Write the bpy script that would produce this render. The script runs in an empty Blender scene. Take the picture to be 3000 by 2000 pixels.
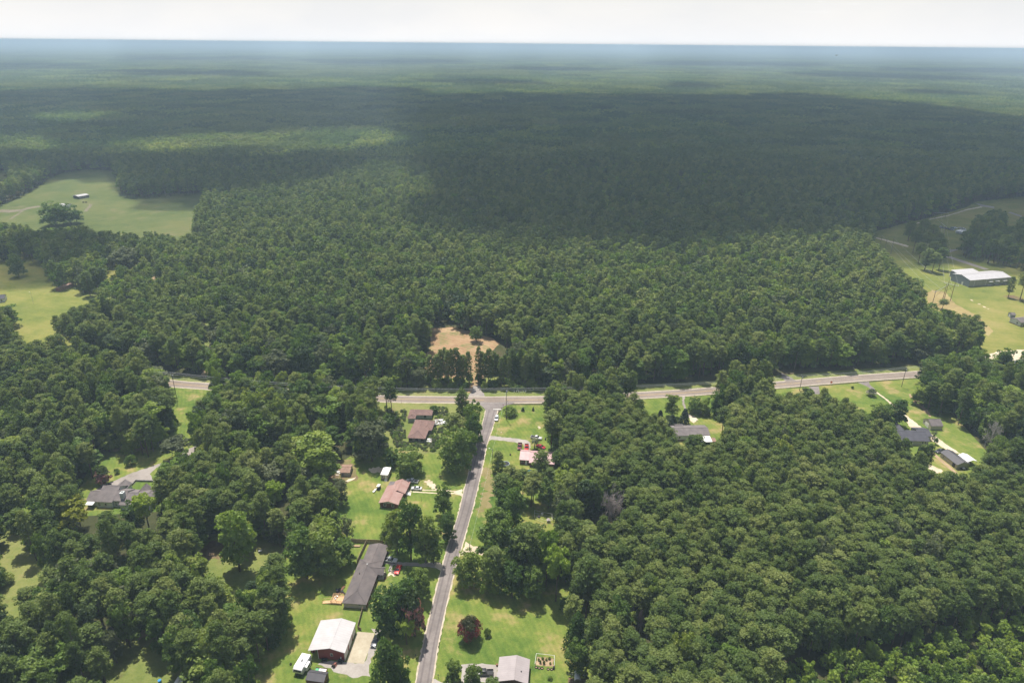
import bpy, math, random
import numpy as np
from mathutils import Vector, Matrix
from mathutils.geometry import tessellate_polygon

scene = bpy.context.scene
COL = scene.collection
rng = np.random.RandomState(7)
random.seed(7)

# ---------------------------------------------------------------- camera
CAM_H = 180.0                      # metres above the ground
FOC = 2000.0                       # focal length in pixels of the 3000 px wide photograph
PITCH = math.atan((1000 - 129) / FOC)
ROLL = 0.0093
CR = math.sqrt(1 - ROLL * ROLL)
cam_data = bpy.data.cameras.new('camera')
cam_data.sensor_width = 36.0
cam_data.lens = 24.0
cam_data.clip_start = 1.0
cam_data.clip_end = 200000.0
cam = bpy.data.objects.new('camera', cam_data)
COL.objects.link(cam)
_f = Vector((0, math.cos(PITCH), -math.sin(PITCH)))
_u = Vector((0, math.sin(PITCH), math.cos(PITCH)))
_r = Vector((1, 0, 0))
_ri = _r * CR + _u * ROLL
_up = -_r * ROLL + _u * CR
cam.matrix_world = Matrix(((_ri.x, _up.x, -_f.x, 0), (_ri.y, _up.y, -_f.y, 0), (_ri.z, _up.z, -_f.z, CAM_H), (0, 0, 0, 1)))
scene.camera = cam

# ---------------------------------------------------------------- sky, sun, exposure
SUN_ELEV = math.radians(70.0)
_sd = Vector((-0.36, 0.93, 0)).normalized()
TO_SUN = Vector((_sd.x * math.cos(SUN_ELEV), _sd.y * math.cos(SUN_ELEV), math.sin(SUN_ELEV)))
SUN_STRENGTH = 5.0
world = bpy.data.worlds.new('World')
scene.world = world
world.use_nodes = True
wn = world.node_tree.nodes
wl = world.node_tree.links
wn.clear()
wout = wn.new('ShaderNodeOutputWorld')
sky = wn.new('ShaderNodeTexSky')
sky.sky_type = 'NISHITA'
sky.sun_disc = False
sky.sun_elevation = SUN_ELEV
sky.sun_rotation = math.atan2(_sd.x, _sd.y)
sky.air_density = 1.2
sky.dust_density = 2.0
bg1 = wn.new('ShaderNodeBackground')
bg1.inputs['Strength'].default_value = 0.08
wl.new(sky.outputs[0], bg1.inputs[0])
bg2 = wn.new('ShaderNodeBackground')
bg2.inputs['Strength'].default_value = 0.82
tc = wn.new('ShaderNodeTexCoord')
sep = wn.new('ShaderNodeSeparateXYZ')
wl.new(tc.outputs['Generated'], sep.inputs[0])
zc_ = wn.new('ShaderNodeMath'); zc_.operation = 'MAXIMUM'; zc_.inputs[1].default_value = 0.0
wl.new(sep.outputs[2], zc_.inputs[0])
za = wn.new('ShaderNodeMath'); za.operation = 'ADD'; za.inputs[1].default_value = 0.055
wl.new(zc_.outputs[0], za.inputs[0])
dv = wn.new('ShaderNodeVectorMath'); dv.operation = 'DIVIDE'
wl.new(tc.outputs['Generated'], dv.inputs[0])
cmb = wn.new('ShaderNodeCombineXYZ')
for k in range(3):
    wl.new(za.outputs[0], cmb.inputs[k])
wl.new(cmb.outputs[0], dv.inputs[1])
n1 = wn.new('ShaderNodeTexNoise')
n1.inputs['Scale'].default_value = 0.55
n1.inputs['Detail'].default_value = 8
n1.inputs['Roughness'].default_value = 0.6
wl.new(dv.outputs[0], n1.inputs['Vector'])
# cloud cover
rp = wn.new('ShaderNodeValToRGB')
rp.color_ramp.elements[0].position = 0.52; rp.color_ramp.elements[0].color = (0.14, 0.14, 0.14, 1)
rp.color_ramp.elements[1].position = 0.66; rp.color_ramp.elements[1].color = (0.85, 0.85, 0.85, 1)
wl.new(n1.outputs[0], rp.inputs[0])
# thicker veil of cloud and haze towards the horizon
mr = wn.new('ShaderNodeMapRange')
mr.inputs['From Min'].default_value = 0.0
mr.inputs['From Max'].default_value = 0.24
mr.inputs['To Min'].default_value = 0.97
mr.inputs['To Max'].default_value = 0.0
wl.new(zc_.outputs[0], mr.inputs[0])
mx = wn.new('ShaderNodeMath'); mx.operation = 'MAXIMUM'
wl.new(rp.outputs[0], mx.inputs[0]); wl.new(mr.outputs[0], mx.inputs[1])
n2 = wn.new('ShaderNodeTexNoise')
n2.inputs['Scale'].default_value = 5.0
n2.inputs['Detail'].default_value = 7
n2.inputs['Roughness'].default_value = 0.55
sc2 = wn.new('ShaderNodeVectorMath'); sc2.operation = 'MULTIPLY'; sc2.inputs[1].default_value = (1.0, 1.0, 2.6)
wl.new(tc.outputs['Generated'], sc2.inputs[0]); wl.new(sc2.outputs[0], n2.inputs['Vector'])
rp2 = wn.new('ShaderNodeValToRGB')
rp2.color_ramp.elements[0].position = 0.36; rp2.color_ramp.elements[0].color = (0.92, 0.93, 0.955, 1)
rp2.color_ramp.elements[1].position = 0.66; rp2.color_ramp.elements[1].color = (1.0, 0.99, 0.985, 1)
wl.new(n2.outputs[0], rp2.inputs[0])
wl.new(rp2.outputs[0], bg2.inputs[0])
mixw = wn.new('ShaderNodeMixShader')
wl.new(mx.outputs[0], mixw.inputs[0])
wl.new(bg1.outputs[0], mixw.inputs[1])
wl.new(bg2.outputs[0], mixw.inputs[2])
wl.new(mixw.outputs[0], wout.inputs[0])

sun_d = bpy.data.lights.new('sun', 'SUN')
sun_d.energy = SUN_STRENGTH
sun_d.angle = math.radians(0.53)
sun_d.color = (1.0, 0.955, 0.87)
sun = bpy.data.objects.new('sun', sun_d)
COL.objects.link(sun)
sun.rotation_euler = TO_SUN.to_track_quat('Z', 'Y').to_euler()
sun.location = (0, 0, 400)

vs = scene.view_settings
vs.view_transform = 'Standard'
vs.look = 'None'
vs.exposure = 0.40
vs.gamma = 1.0
vs.use_curve_mapping = False
cy = scene.cycles
cy.use_denoising = True
cy.max_bounces = 5
cy.diffuse_bounces = 3
cy.glossy_bounces = 2
cy.transmission_bounces = 3
cy.transparent_max_bounces = 16
cy.volume_bounces = 2
cy.sample_clamp_indirect = 4.0

HAZE_DENSITY = 1.0 / 6200.0
HAZE_COLOR = (0.63, 0.81, 1.0, 1)

# ---------------------------------------------------------------- measuring helpers
def G(px, py, z=0.0):
    """Ground-plan position of a point measured in the photograph at height z."""
    u = (px - 1500) / FOC; w = (1000 - py) / FOC
    u2 = u * CR - w * ROLL; w2 = u * ROLL + w * CR
    dy = w2 * math.sin(PITCH) + math.cos(PITCH); dz = w2 * math.cos(PITCH) - math.sin(PITCH)
    t = (z - CAM_H) / dz
    return (u2 * t, dy * t)

def PR(x, y, z):
    zc = y * math.cos(PITCH) - (z - CAM_H) * math.sin(PITCH)
    u2 = x / zc; w2 = (y * math.sin(PITCH) + (z - CAM_H) * math.cos(PITCH)) / zc
    return 1500 + (u2 * CR + w2 * ROLL) * FOC, 1000 - (-u2 * ROLL + w2 * CR) * FOC

def depth_at(x, y, z=0.0):
    return y * math.cos(PITCH) - (z - CAM_H) * math.sin(PITCH)

def height_of(bx, by, ty):
    x, y = G(bx, by); lo, hi = 0.0, 60.0
    for _ in range(40):
        m = (lo + hi) / 2
        if PR(x, y, m)[1] > ty: lo = m
        else: hi = m
    return lo

def crop(x0, y0, s, pts):
    return [(x0 + a * s, y0 + b * s) for a, b in pts]

def c1(*p): return crop(0, 1500, .3189, p)
def c2(*p): return crop(750, 1500, .3189, p)
def c3(*p): return crop(1200, 1500, .3189, p)
def c4(*p): return crop(0, 1000, .3189, p)
def c5(*p): return crop(750, 1000, .3189, p)
def c6(*p): return crop(1300, 1000, .3189, p)
def c7(*p): return crop(1900, 1000, .4677, p)
def c8(*p): return crop(0, 450, .4677, p)
def d3(*p): return crop(1100, 500, .3827, p)
def d4(*p): return crop(1900, 500, .4677, p)
def d5(*p): return crop(2400, 550, .2551, p)
def d7(*p): return crop(2400, 1000, .2551, p)

def in_poly(x, y, poly):
    """Vectorised point in polygon."""
    x = np.asarray(x, float); y = np.asarray(y, float)
    inside = np.zeros(x.shape, bool)
    n = len(poly)
    for i in range(n):
        x1, y1 = poly[i]; x2, y2 = poly[(i + 1) % n]
        if y1 == y2: continue
        c = ((y1 > y) != (y2 > y)) & (x < (x2 - x1) * (y - y1) / (y2 - y1) + x1)
        inside ^= c
    return inside

# ---------------------------------------------------------------- material helpers
MATS = {}
def new_mat(name):
    m = bpy.data.materials.new(name)
    m.use_nodes = True
    nt = m.node_tree
    nt.nodes.clear()
    out = nt.nodes.new('ShaderNodeOutputMaterial')
    MATS[name] = m
    return m, nt, nt.nodes, nt.links, out

def noise_node(nt, scale, detail=4, rough=0.55, vec=None):
    n = nt.nodes.new('ShaderNodeTexNoise')
    n.inputs['Scale'].default_value = scale
    n.inputs['Detail'].default_value = detail
    n.inputs['Roughness'].default_value = rough
    if vec is not None: nt.links.new(vec, n.inputs['Vector'])
    return n

def ramp_node(nt, fac, stops):
    r = nt.nodes.new('ShaderNodeValToRGB')
    els = r.color_ramp.elements
    while len(els) < len(stops): els.new(0.5)
    for e, (p, c) in zip(els, stops):
        e.position = p
        e.color = (c[0], c[1], c[2], 1)
    nt.links.new(fac, r.inputs[0])
    return r

def mixc(nt, fac, a, b, blend='MIX'):
    m = nt.nodes.new('ShaderNodeMix')
    m.data_type = 'RGBA'; m.blend_type = blend
    for sock, v in ((m.inputs[0], fac), (m.inputs[6], a), (m.inputs[7], b)):
        if isinstance(v, (int, float)): sock.default_value = v
        elif isinstance(v, tuple): sock.default_value = (v[0], v[1], v[2], 1)
        else: nt.links.new(v, sock)
    return m.outputs[2]

def simple_mat(name, color, rough=0.7, metallic=0.0, var=0.12, vscale=1.5, bump=0.0, bscale=8, spec=0.3, second=None, stripes=None, coat=0.0):
    if name in MATS: return MATS[name]
    m, nt, N, L, out = new_mat(name)
    b = N.new('ShaderNodeBsdfPrincipled')
    tc = N.new('ShaderNodeTexCoord')
    n = noise_node(nt, vscale, 5, 0.6, tc.outputs['Object'])
    c2_ = second or tuple(max(0, v * (1 - 2.2 * var)) for v in color)
    hi = tuple(min(1, v * (1 + var)) for v in color)
    r = ramp_node(nt, n.outputs[0], [(0.3, c2_), (0.6, color), (0.75, hi)])
    col = r.outputs[0]
    L.new(col, b.inputs['Base Color'])
    b.inputs['Roughness'].default_value = rough
    b.inputs['Metallic'].default_value = metallic
    b.inputs['Specular IOR Level'].default_value = spec
    if coat: b.inputs['Coat Weight'].default_value = coat
    if stripes:                      # raised ribs or courses: (axis, spacing in m, strength)
        ax, sp, st = stripes
        s = N.new('ShaderNodeSeparateXYZ'); L.new(tc.outputs['Object'], s.inputs[0])
        mm = N.new('ShaderNodeMath'); mm.operation = 'MULTIPLY'; mm.inputs[1].default_value = 2 * math.pi / sp
        L.new(s.outputs[ax], mm.inputs[0])
        sn = N.new('ShaderNodeMath'); sn.operation = 'SINE'; L.new(mm.outputs[0], sn.inputs[0])
        mr = N.new('ShaderNodeMapRange'); mr.inputs['From Min'].default_value = 0.80; mr.inputs['From Max'].default_value = 1.0
        L.new(sn.outputs[0], mr.inputs[0])
        bp = N.new('ShaderNodeBump'); bp.inputs['Strength'].default_value = st; bp.inputs['Distance'].default_value = 0.04
        L.new(mr.outputs[0], bp.inputs['Height']); L.new(bp.outputs[0], b.inputs['Normal'])
        dk = mixc(nt, 0.10, col, (0.0, 0.0, 0.0))
        mx_ = mixc(nt, mr.outputs[0], col, dk)
        L.new(mx_, b.inputs['Base Color'])
    elif bump:
        n2_ = noise_node(nt, bscale, 6, 0.65, tc.outputs['Object'])
        bp = N.new('ShaderNodeBump'); bp.inputs['Strength'].default_value = bump; bp.inputs['Distance'].default_value = 0.05
        L.new(n2_.outputs[0], bp.inputs['Height']); L.new(bp.outputs[0], b.inputs['Normal'])
    L.new(b.outputs[0], out.inputs[0])
    return m

def ground_mat(name, stops, scales=(0.03, 0.25, 2.5), rough=0.95, patches=None, bump=0.3, lines=None):
    """Ground cover: several sizes of noise in world metres mixed between real-world colours."""
    m, nt, N, L, out = new_mat(name)
    g = N.new('ShaderNodeNewGeometry')
    a = noise_node(nt, scales[0], 4, 0.6, g.outputs['Position'])
    b_ = noise_node(nt, scales[1], 5, 0.65, g.outputs['Position'])
    c = noise_node(nt, scales[2], 5, 0.7, g.outputs['Position'])
    s1 = N.new('ShaderNodeMath'); s1.operation = 'MULTIPLY_ADD'; s1.inputs[1].default_value = 0.45; L.new(a.outputs[0], s1.inputs[0])
    s2 = N.new('ShaderNodeMath'); s2.operation = 'MULTIPLY_ADD'; s2.inputs[1].default_value = 0.32; s2.inputs[2].default_value = 0.0; L.new(b_.outputs[0], s2.inputs[0])
    s3 = N.new('ShaderNodeMath'); s3.operation = 'MULTIPLY_ADD'; s3.inputs[1].default_value = 0.23; L.new(c.outputs[0], s3.inputs[0])
    L.new(s2.outputs[0], s3.inputs[2]); L.new(s3.outputs[0], s1.inputs[2])
    r = ramp_node(nt, s1.outputs[0], stops)
    col = r.outputs[0]
    if patches:
        pc, psc, lo, hi, amt = patches
        pn = noise_node(nt, psc, 6, 0.7, g.outputs['Position'])
        mr = N.new('ShaderNodeMapRange'); mr.inputs['From Min'].default_value = lo; mr.inputs['From Max'].default_value = hi
        mr.inputs['To Max'].default_value = amt
        L.new(pn.outputs[0], mr.inputs[0])
        col = mixc(nt, mr.outputs[0], col, pc)
    if lines:                        # mowing or rolling lines: (direction, spacing, strength)
        (lx, ly), sp, st = lines
        dp = N.new('ShaderNodeVectorMath'); dp.operation = 'DOT_PRODUCT'
        dp.inputs[1].default_value = (lx, ly, 0)
        wob = N.new('ShaderNodeVectorMath'); wob.operation = 'MULTIPLY_ADD'
        wob.inputs[1].default_value = (6, 6, 0)
        L.new(a.outputs['Color'], wob.inputs[0]); L.new(g.outputs['Position'], wob.inputs[2])
        L.new(wob.outputs[0], dp.inputs[0])
        mm = N.new('ShaderNodeMath'); mm.operation = 'MULTIPLY'; mm.inputs[1].default_value = 2 * math.pi / sp; L.new(dp.outputs['Value'], mm.inputs[0])
        sn = N.new('ShaderNodeMath'); sn.operation = 'SINE'; L.new(mm.outputs[0], sn.inputs[0])
        mr = N.new('ShaderNodeMapRange'); mr.inputs['From Min'].default_value = -1; mr.inputs['To Min'].default_value = 1 - st; mr.inputs['To Max'].default_value = 1 + st
        L.new(sn.outputs[0], mr.inputs[0])
        vm = N.new('ShaderNodeVectorMath'); vm.operation = 'SCALE'; L.new(col, vm.inputs[0]); L.new(mr.outputs[0], vm.inputs['Scale'])
        col = vm.outputs[0]
    b = N.new('ShaderNodeBsdfPrincipled')
    b.inputs['Roughness'].default_value = rough
    b.inputs['Specular IOR Level'].default_value = 0.15
    L.new(col, b.inputs['Base Color'])
    if bump:
        bp = N.new('ShaderNodeBump'); bp.inputs['Strength'].default_value = bump; bp.inputs['Distance'].default_value = 0.3
        L.new(c.outputs[0], bp.inputs['Height']); L.new(bp.outputs[0], b.inputs['Normal'])
    L.new(b.outputs[0], out.inputs[0])
    return m

def leaf_mat(name, stops, translucent=0.38, gloss=0.02, patch=None):
    """Leaves: colour varies from plant to plant, clump to clump and leaf to leaf."""
    m, nt, N, L, out = new_mat(name)
    oi = N.new('ShaderNodeObjectInfo')
    at = N.new('ShaderNodeAttribute'); at.attribute_name = 'leaf_tone'
    g = N.new('ShaderNodeNewGeometry')
    big = noise_node(nt, 0.012, 3, 0.6, g.outputs['Position'])
    ad = N.new('ShaderNodeMath'); ad.operation = 'MULTIPLY_ADD'; ad.inputs[1].default_value = 0.34; L.new(at.outputs['Fac'], ad.inputs[0])
    ml = N.new('ShaderNodeMath'); ml.operation = 'MULTIPLY_ADD'; ml.inputs[1].default_value = 0.58; L.new(oi.outputs['Random'], ml.inputs[0])
    bl = N.new('ShaderNodeMath'); bl.operation = 'MULTIPLY_ADD'; bl.inputs[1].default_value = 0.5; bl.inputs[2].default_value = -0.20; L.new(big.outputs[0], bl.inputs[0])
    huge = noise_node(nt, 0.0011, 3, 0.6, g.outputs['Position'])
    hl = N.new('ShaderNodeMath'); hl.operation = 'MULTIPLY_ADD'; hl.inputs[1].default_value = 0.75; hl.inputs[2].default_value = -0.375; L.new(huge.outputs[0], hl.inputs[0])
    ah = N.new('ShaderNodeMath'); ah.operation = 'ADD'; L.new(hl.outputs[0], ah.inputs[0]); L.new(bl.outputs[0], ah.inputs[1])
    L.new(ah.outputs[0], ml.inputs[2]); L.new(ml.outputs[0], ad.inputs[2])
    r = ramp_node(nt, ad.outputs[0], stops)
    col = r.outputs[0]
    if patch:
        pc, thr = patch
        at2 = N.new('ShaderNodeAttribute'); at2.attribute_name = 'bloom'
        gt = N.new('ShaderNodeMath'); gt.operation = 'GREATER_THAN'; gt.inputs[1].default_value = thr
        L.new(at2.outputs['Fac'], gt.inputs[0])
        col = mixc(nt, gt.outputs[0], col, pc)
    d = N.new('ShaderNodeBsdfDiffuse'); L.new(col, d.inputs[0])
    t = N.new('ShaderNodeBsdfTranslucent')
    tcol = mixc(nt, 1.0, col, (1.25, 1.35, 0.55), 'MULTIPLY')
    L.new(tcol, t.inputs[0])
    ms = N.new('ShaderNodeMixShader'); ms.inputs[0].default_value = translucent
    L.new(d.outputs[0], ms.inputs[1]); L.new(t.outputs[0], ms.inputs[2])
    gl = N.new('ShaderNodeBsdfGlossy'); gl.inputs['Roughness'].default_value = 0.55
    gl.inputs[0].default_value = (0.8, 0.85, 0.8, 1)
    m2 = N.new('ShaderNodeMixShader'); m2.inputs[0].default_value = gloss
    L.new(ms.outputs[0], m2.inputs[1]); L.new(gl.outputs[0], m2.inputs[2])
    L.new(m2.outputs[0], out.inputs[0])
    return m

BROAD_STOPS = [(0.08, (0.046, 0.094, 0.015)), (0.34, (0.092, 0.158, 0.025)), (0.56, (0.150, 0.215, 0.037)), (0.78, (0.225, 0.278, 0.052)), (0.98, (0.33, 0.335, 0.075))]
PINE_STOPS = [(0.08, (0.060, 0.102, 0.020)), (0.40, (0.114, 0.162, 0.034)), (0.66, (0.168, 0.210, 0.050)), (0.95, (0.245, 0.265, 0.078))]
M_BROAD = leaf_mat('broad_leaves', BROAD_STOPS)
M_PINE = leaf_mat('pine_needles', PINE_STOPS, 0.34, 0.015)
M_BRIGHT = leaf_mat('young_leaves', [(0.1, (0.11, 0.185, 0.022)), (0.5, (0.22, 0.31, 0.040)), (0.95, (0.36, 0.42, 0.065))])
M_DARK = leaf_mat('dark_conifer_leaves', [(0.1, (0.014, 0.028, 0.014)), (0.5, (0.028, 0.048, 0.020)), (0.95, (0.05, 0.075, 0.03))], 0.15)
M_YELLOW = leaf_mat('yellowing_leaves', [(0.1, (0.20, 0.22, 0.015)), (0.5, (0.34, 0.34, 0.028)), (0.95, (0.48, 0.44, 0.045))])
M_FRESH = leaf_mat('fresh_green_leaves', [(0.1, (0.08, 0.145, 0.018)), (0.5, (0.155, 0.235, 0.030)), (0.95, (0.28, 0.33, 0.05))])
M_DEEP = leaf_mat('deep_green_leaves', [(0.1, (0.026, 0.052, 0.018)), (0.5, (0.060, 0.095, 0.032)), (0.95, (0.12, 0.15, 0.05))])
M_GREY = leaf_mat('grey_green_leaves', [(0.1, (0.07, 0.085, 0.04)), (0.5, (0.12, 0.14, 0.065)), (0.95, (0.18, 0.20, 0.10))])
M_CRAPE = leaf_mat('crape_myrtle_leaves', [(0.1, (0.05, 0.06, 0.02)), (0.5, (0.08, 0.085, 0.03)), (0.95, (0.12, 0.12, 0.045))], patch=((0.19, 0.040, 0.038), 0.55))
M_PINKBLOOM = leaf_mat('pink_blossom_leaves', [(0.1, (0.05, 0.08, 0.025)), (0.5, (0.08, 0.11, 0.035)), (0.95, (0.13, 0.15, 0.05))], patch=((0.42, 0.19, 0.19), 0.62))
M_WHITEBLOOM = leaf_mat('white_blossom_leaves', [(0.1, (0.06, 0.09, 0.04)), (0.5, (0.10, 0.13, 0.06)), (0.95, (0.15, 0.18, 0.09))], patch=((0.55, 0.50, 0.48), 0.5))
M_BARK = simple_mat('bark', (0.13, 0.095, 0.07), 0.95, var=0.25, vscale=3, bump=0.5, bscale=6)
M_PINEBARK = simple_mat('pine_bark', (0.17, 0.115, 0.085), 0.95, var=0.25, vscale=3, bump=0.5, bscale=6)
M_DEADWOOD = simple_mat('dead_wood', (0.40, 0.34, 0.31), 0.95, var=0.2, vscale=3)
M_PALEWOOD = simple_mat('bleached_wood', (0.48, 0.44, 0.38), 0.95, var=0.2, vscale=3)

# ---------------------------------------------------------------- mesh builder
class MB:
    def __init__(self):
        self.v = []; self.f = []; self.mi = []
    def add(self, vs, fs, mi=0):
        o = len(self.v)
        self.v.extend([tuple(p) for p in vs])
        for f in fs:
            self.f.append(tuple(i + o for i in f)); self.mi.append(mi)
    def box(self, x0, x1, y0, y1, z0, z1, mi=0):
        self.add([(x0, y0, z0), (x1, y0, z0), (x1, y1, z0), (x0, y1, z0), (x0, y0, z1), (x1, y0, z1), (x1, y1, z1), (x0, y1, z1)],
                 [(0, 3, 2, 1), (4, 5, 6, 7), (0, 1, 5, 4), (1, 2, 6, 5), (2, 3, 7, 6), (3, 0, 4, 7)], mi)
    def tube(self, p0, p1, r0, r1=None, n=6, mi=0, caps=True):
        r1 = r0 if r1 is None else r1
        p0 = Vector(p0); p1 = Vector(p1)
        d = (p1 - p0)
        if d.length < 1e-6: return
        d.normalize()
        a = d.orthogonal().normalized(); b = d.cross(a)
        vs = []
        for p, r in ((p0, r0), (p1, r1)):
            for k in range(n):
                t = 2 * math.pi * k / n
                vs.append(p + a * (r * math.cos(t)) + b * (r * math.sin(t)))
        fs = [(k, (k + 1) % n, n + (k + 1) % n, n + k) for k in range(n)]
        if caps:
            fs.append(tuple(reversed(range(n)))); fs.append(tuple(range(n, 2 * n)))
        self.add(vs, fs, mi)
    def path(self, pts, r, n=5, mi=0):
        for a, b in zip(pts[:-1], pts[1:]): self.tube(a, b, r, r, n, mi, caps=False)
    def prism(self, poly, z0, z1, mi=0):
        n = len(poly)
        vs = [(x, y, z0) for x, y in poly] + [(x, y, z1) for x, y in poly]
        self.add(vs, [tuple(reversed(range(n))), tuple(range(n, 2 * n))] + [(k, (k + 1) % n, n + (k + 1) % n, n + k) for k in range(n)], mi)
    def extrude(self, prof, w0, w1, axis='y', mi=0):
        """Closed profile of (a, z) points swept along an axis."""
        n = len(prof)
        if axis == 'y': vs = [(a, w0, z) for a, z in prof] + [(a, w1, z) for a, z in prof]
        else: vs = [(w0, a, z) for a, z in prof] + [(w1, a, z) for a, z in prof]
        self.add(vs, [tuple(range(n)), tuple(reversed(range(n, 2 * n)))] + [(k, n + k, n + (k + 1) % n, (k + 1) % n) for k in range(n)], mi)
    def mesh(self, name, mats, smooth=False):
        me = bpy.data.meshes.new(name)
        me.from_pydata(self.v, [], self.f)
        for m in (mats if isinstance(mats, (list, tuple)) else [mats]): me.materials.append(m)
        if any(self.mi): me.polygons.foreach_set('material_index', self.mi)
        if smooth: me.polygons.foreach_set('use_smooth', [True] * len(self.f))
        me.update()
        return me
    def obj(self, name, mats, parent=None, smooth=False):
        o = bpy.data.objects.new(name, self.mesh(name, mats, smooth))
        COL.objects.link(o)
        if parent: o.parent = parent
        return o

def link(o, parent=None):
    COL.objects.link(o)
    if parent: o.parent = parent
    return o

def tag(o, label=None, cat=None, group=None, kind=None):
    if label: o['label'] = label
    if cat: o['category'] = cat
    if group: o['group'] = group
    if kind: o['kind'] = kind
    return o

def thing(name, label, cat, loc=(0, 0, 0), rz=0.0, group=None):
    o = bpy.data.objects.new(name, None)
    COL.objects.link(o)
    o.location = loc; o.rotation_euler = (0, 0, rz)
    o.empty_display_size = 0.5
    return tag(o, label, cat, group)

def copy_tree(o, label=None, loc=None, rz=None, scale=None):
    def cp(src, par):
        c = src.copy(); COL.objects.link(c)
        if par: c.parent = par
        for ch in list(src.children): cp(ch, c)
        return c
    c = cp(o, None)
    if label: c['label'] = label
    if loc: c.location = loc
    if rz is not None: c.rotation_euler = (0, 0, rz)
    if scale: c.scale = scale
    return c
# ---------------------------------------------------------------- the land
def spaced(a0, a1, near, grow):
    out = [0.0]; s = near
    while out[-1] < a1: out.append(out[-1] + s); s *= grow
    neg = []; s = near; x = 0.0
    while x > a0: x -= s; neg.append(x); s *= grow
    return neg[::-1] + out
gx = spaced(-90000, 90000, 60, 1.16)
gy = [200 + t for t in spaced(-2500, 120000, 60, 1.16)]
vs_ = [(x, y, 0.0) for y in gy for x in gx]
nx = len(gx)
fs_ = [(j * nx + i, j * nx + i + 1, (j + 1) * nx + i + 1, (j + 1) * nx + i) for j in range(len(gy) - 1) for i in range(nx - 1)]
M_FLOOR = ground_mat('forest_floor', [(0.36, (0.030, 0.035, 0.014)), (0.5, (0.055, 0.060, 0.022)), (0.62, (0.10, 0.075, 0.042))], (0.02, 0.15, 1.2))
mb = MB(); mb.add(vs_, fs_)
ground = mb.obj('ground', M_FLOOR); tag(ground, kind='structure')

M_LAWN = ground_mat('lawn_grass', [(0.36, (0.050, 0.100, 0.017)), (0.44, (0.092, 0.145, 0.024)), (0.52, (0.150, 0.190, 0.036)), (0.58, (0.210, 0.212, 0.052)), (0.65, (0.29, 0.245, 0.09))], (0.035, 0.22, 1.9),
                    patches=((0.34, 0.25, 0.12), 0.07, 0.54, 0.68, 0.85), lines=((0.93, 0.36), 1.9, 0.06), bump=0.15)
M_ROUGH = ground_mat('rough_grass', [(0.36, (0.085, 0.125, 0.030)), (0.48, (0.15, 0.18, 0.045)), (0.58, (0.21, 0.215, 0.07)), (0.70, (0.27, 0.20, 0.10))], (0.03, 0.3, 1.6),
                     patches=((0.11, 0.07, 0.04), 0.13, 0.56, 0.70, 0.6), bump=0.6)
M_PASTURE = ground_mat('pasture_grass', [(0.36, (0.085, 0.120, 0.022)), (0.46, (0.150, 0.172, 0.034)), (0.54, (0.215, 0.208, 0.052)), (0.64, (0.28, 0.235, 0.085))], (0.012, 0.06, 0.5),
                       patches=((0.28, 0.22, 0.11), 0.035, 0.62, 0.72, 0.6), lines=((0.3, 0.95), 6.0, 0.03), bump=0.3)
M_DULL = ground_mat('dull_pasture_grass', [(0.36, (0.052, 0.080, 0.018)), (0.48, (0.088, 0.112, 0.028)), (0.60, (0.130, 0.136, 0.042))], (0.012, 0.06, 0.5), patches=((0.17, 0.14, 0.075), 0.03, 0.56, 0.70, 0.6), lines=((0.3, 0.95), 6.0, 0.05), bump=0.3)
M_TRACK = ground_mat('farm_track_dirt', [(0.36, (0.11, 0.10, 0.06)), (0.5, (0.17, 0.145, 0.10)), (0.64, (0.23, 0.20, 0.14))], (0.1, 0.5, 2.5))
M_MULCH = ground_mat('orange_mulch', [(0.36, (0.20, 0.122, 0.062)), (0.48, (0.32, 0.205, 0.115)), (0.62, (0.43, 0.30, 0.175))], (0.04, 0.2, 1.2), lines=((0.5, 0.86), 3.2, 0.07),
                     patches=((0.13, 0.15, 0.045), 0.10, 0.50, 0.64, 0.85))
M_DIRT = ground_mat('bare_dirt', [(0.36, (0.22, 0.15, 0.085)), (0.5, (0.33, 0.235, 0.14)), (0.64, (0.46, 0.35, 0.23))], (0.1, 0.5, 2.5))
M_LITTER = ground_mat('leaf_litter', [(0.36, (0.09, 0.060, 0.036)), (0.48, (0.17, 0.115, 0.065)), (0.56, (0.17, 0.16, 0.06)), (0.66, (0.30, 0.21, 0.115))], (0.1, 0.5, 2.5))
M_SAND = ground_mat('pale_sand', [(0.36, (0.42, 0.34, 0.24)), (0.5, (0.55, 0.46, 0.34)), (0.64, (0.66, 0.58, 0.46))], (0.15, 0.8, 3.5))
M_GRAVEL = ground_mat('grey_gravel', [(0.36, (0.26, 0.23, 0.205)), (0.5, (0.34, 0.305, 0.275)), (0.64, (0.43, 0.39, 0.355))], (0.15, 0.9, 5))
M_CONC = ground_mat('concrete', [(0.36, (0.31, 0.26, 0.19)), (0.5, (0.40, 0.345, 0.255)), (0.64, (0.48, 0.43, 0.33))], (0.12, 0.8, 5), bump=0.05)
M_DRIVE = ground_mat('old_driveway', [(0.36, (0.22, 0.19, 0.17)), (0.5, (0.29, 0.255, 0.23)), (0.64, (0.36, 0.32, 0.29))], (0.1, 0.6, 4), bump=0.1)
M_HIGHWAY = ground_mat('highway_asphalt', [(0.36, (0.185, 0.148, 0.122)), (0.5, (0.235, 0.190, 0.158)), (0.64, (0.29, 0.24, 0.205))], (0.06, 0.5, 5), bump=0.05)
M_LANE = ground_mat('worn_asphalt', [(0.36, (0.140, 0.120, 0.112)), (0.5, (0.20, 0.173, 0.162)), (0.64, (0.28, 0.245, 0.23))], (0.05, 0.5, 6), bump=0.1)
M_EDGE = ground_mat('sandy_road_edge', [(0.36, (0.32, 0.27, 0.19)), (0.5, (0.46, 0.39, 0.30)), (0.64, (0.60, 0.53, 0.43))], (0.3, 0.9, 4))
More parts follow.
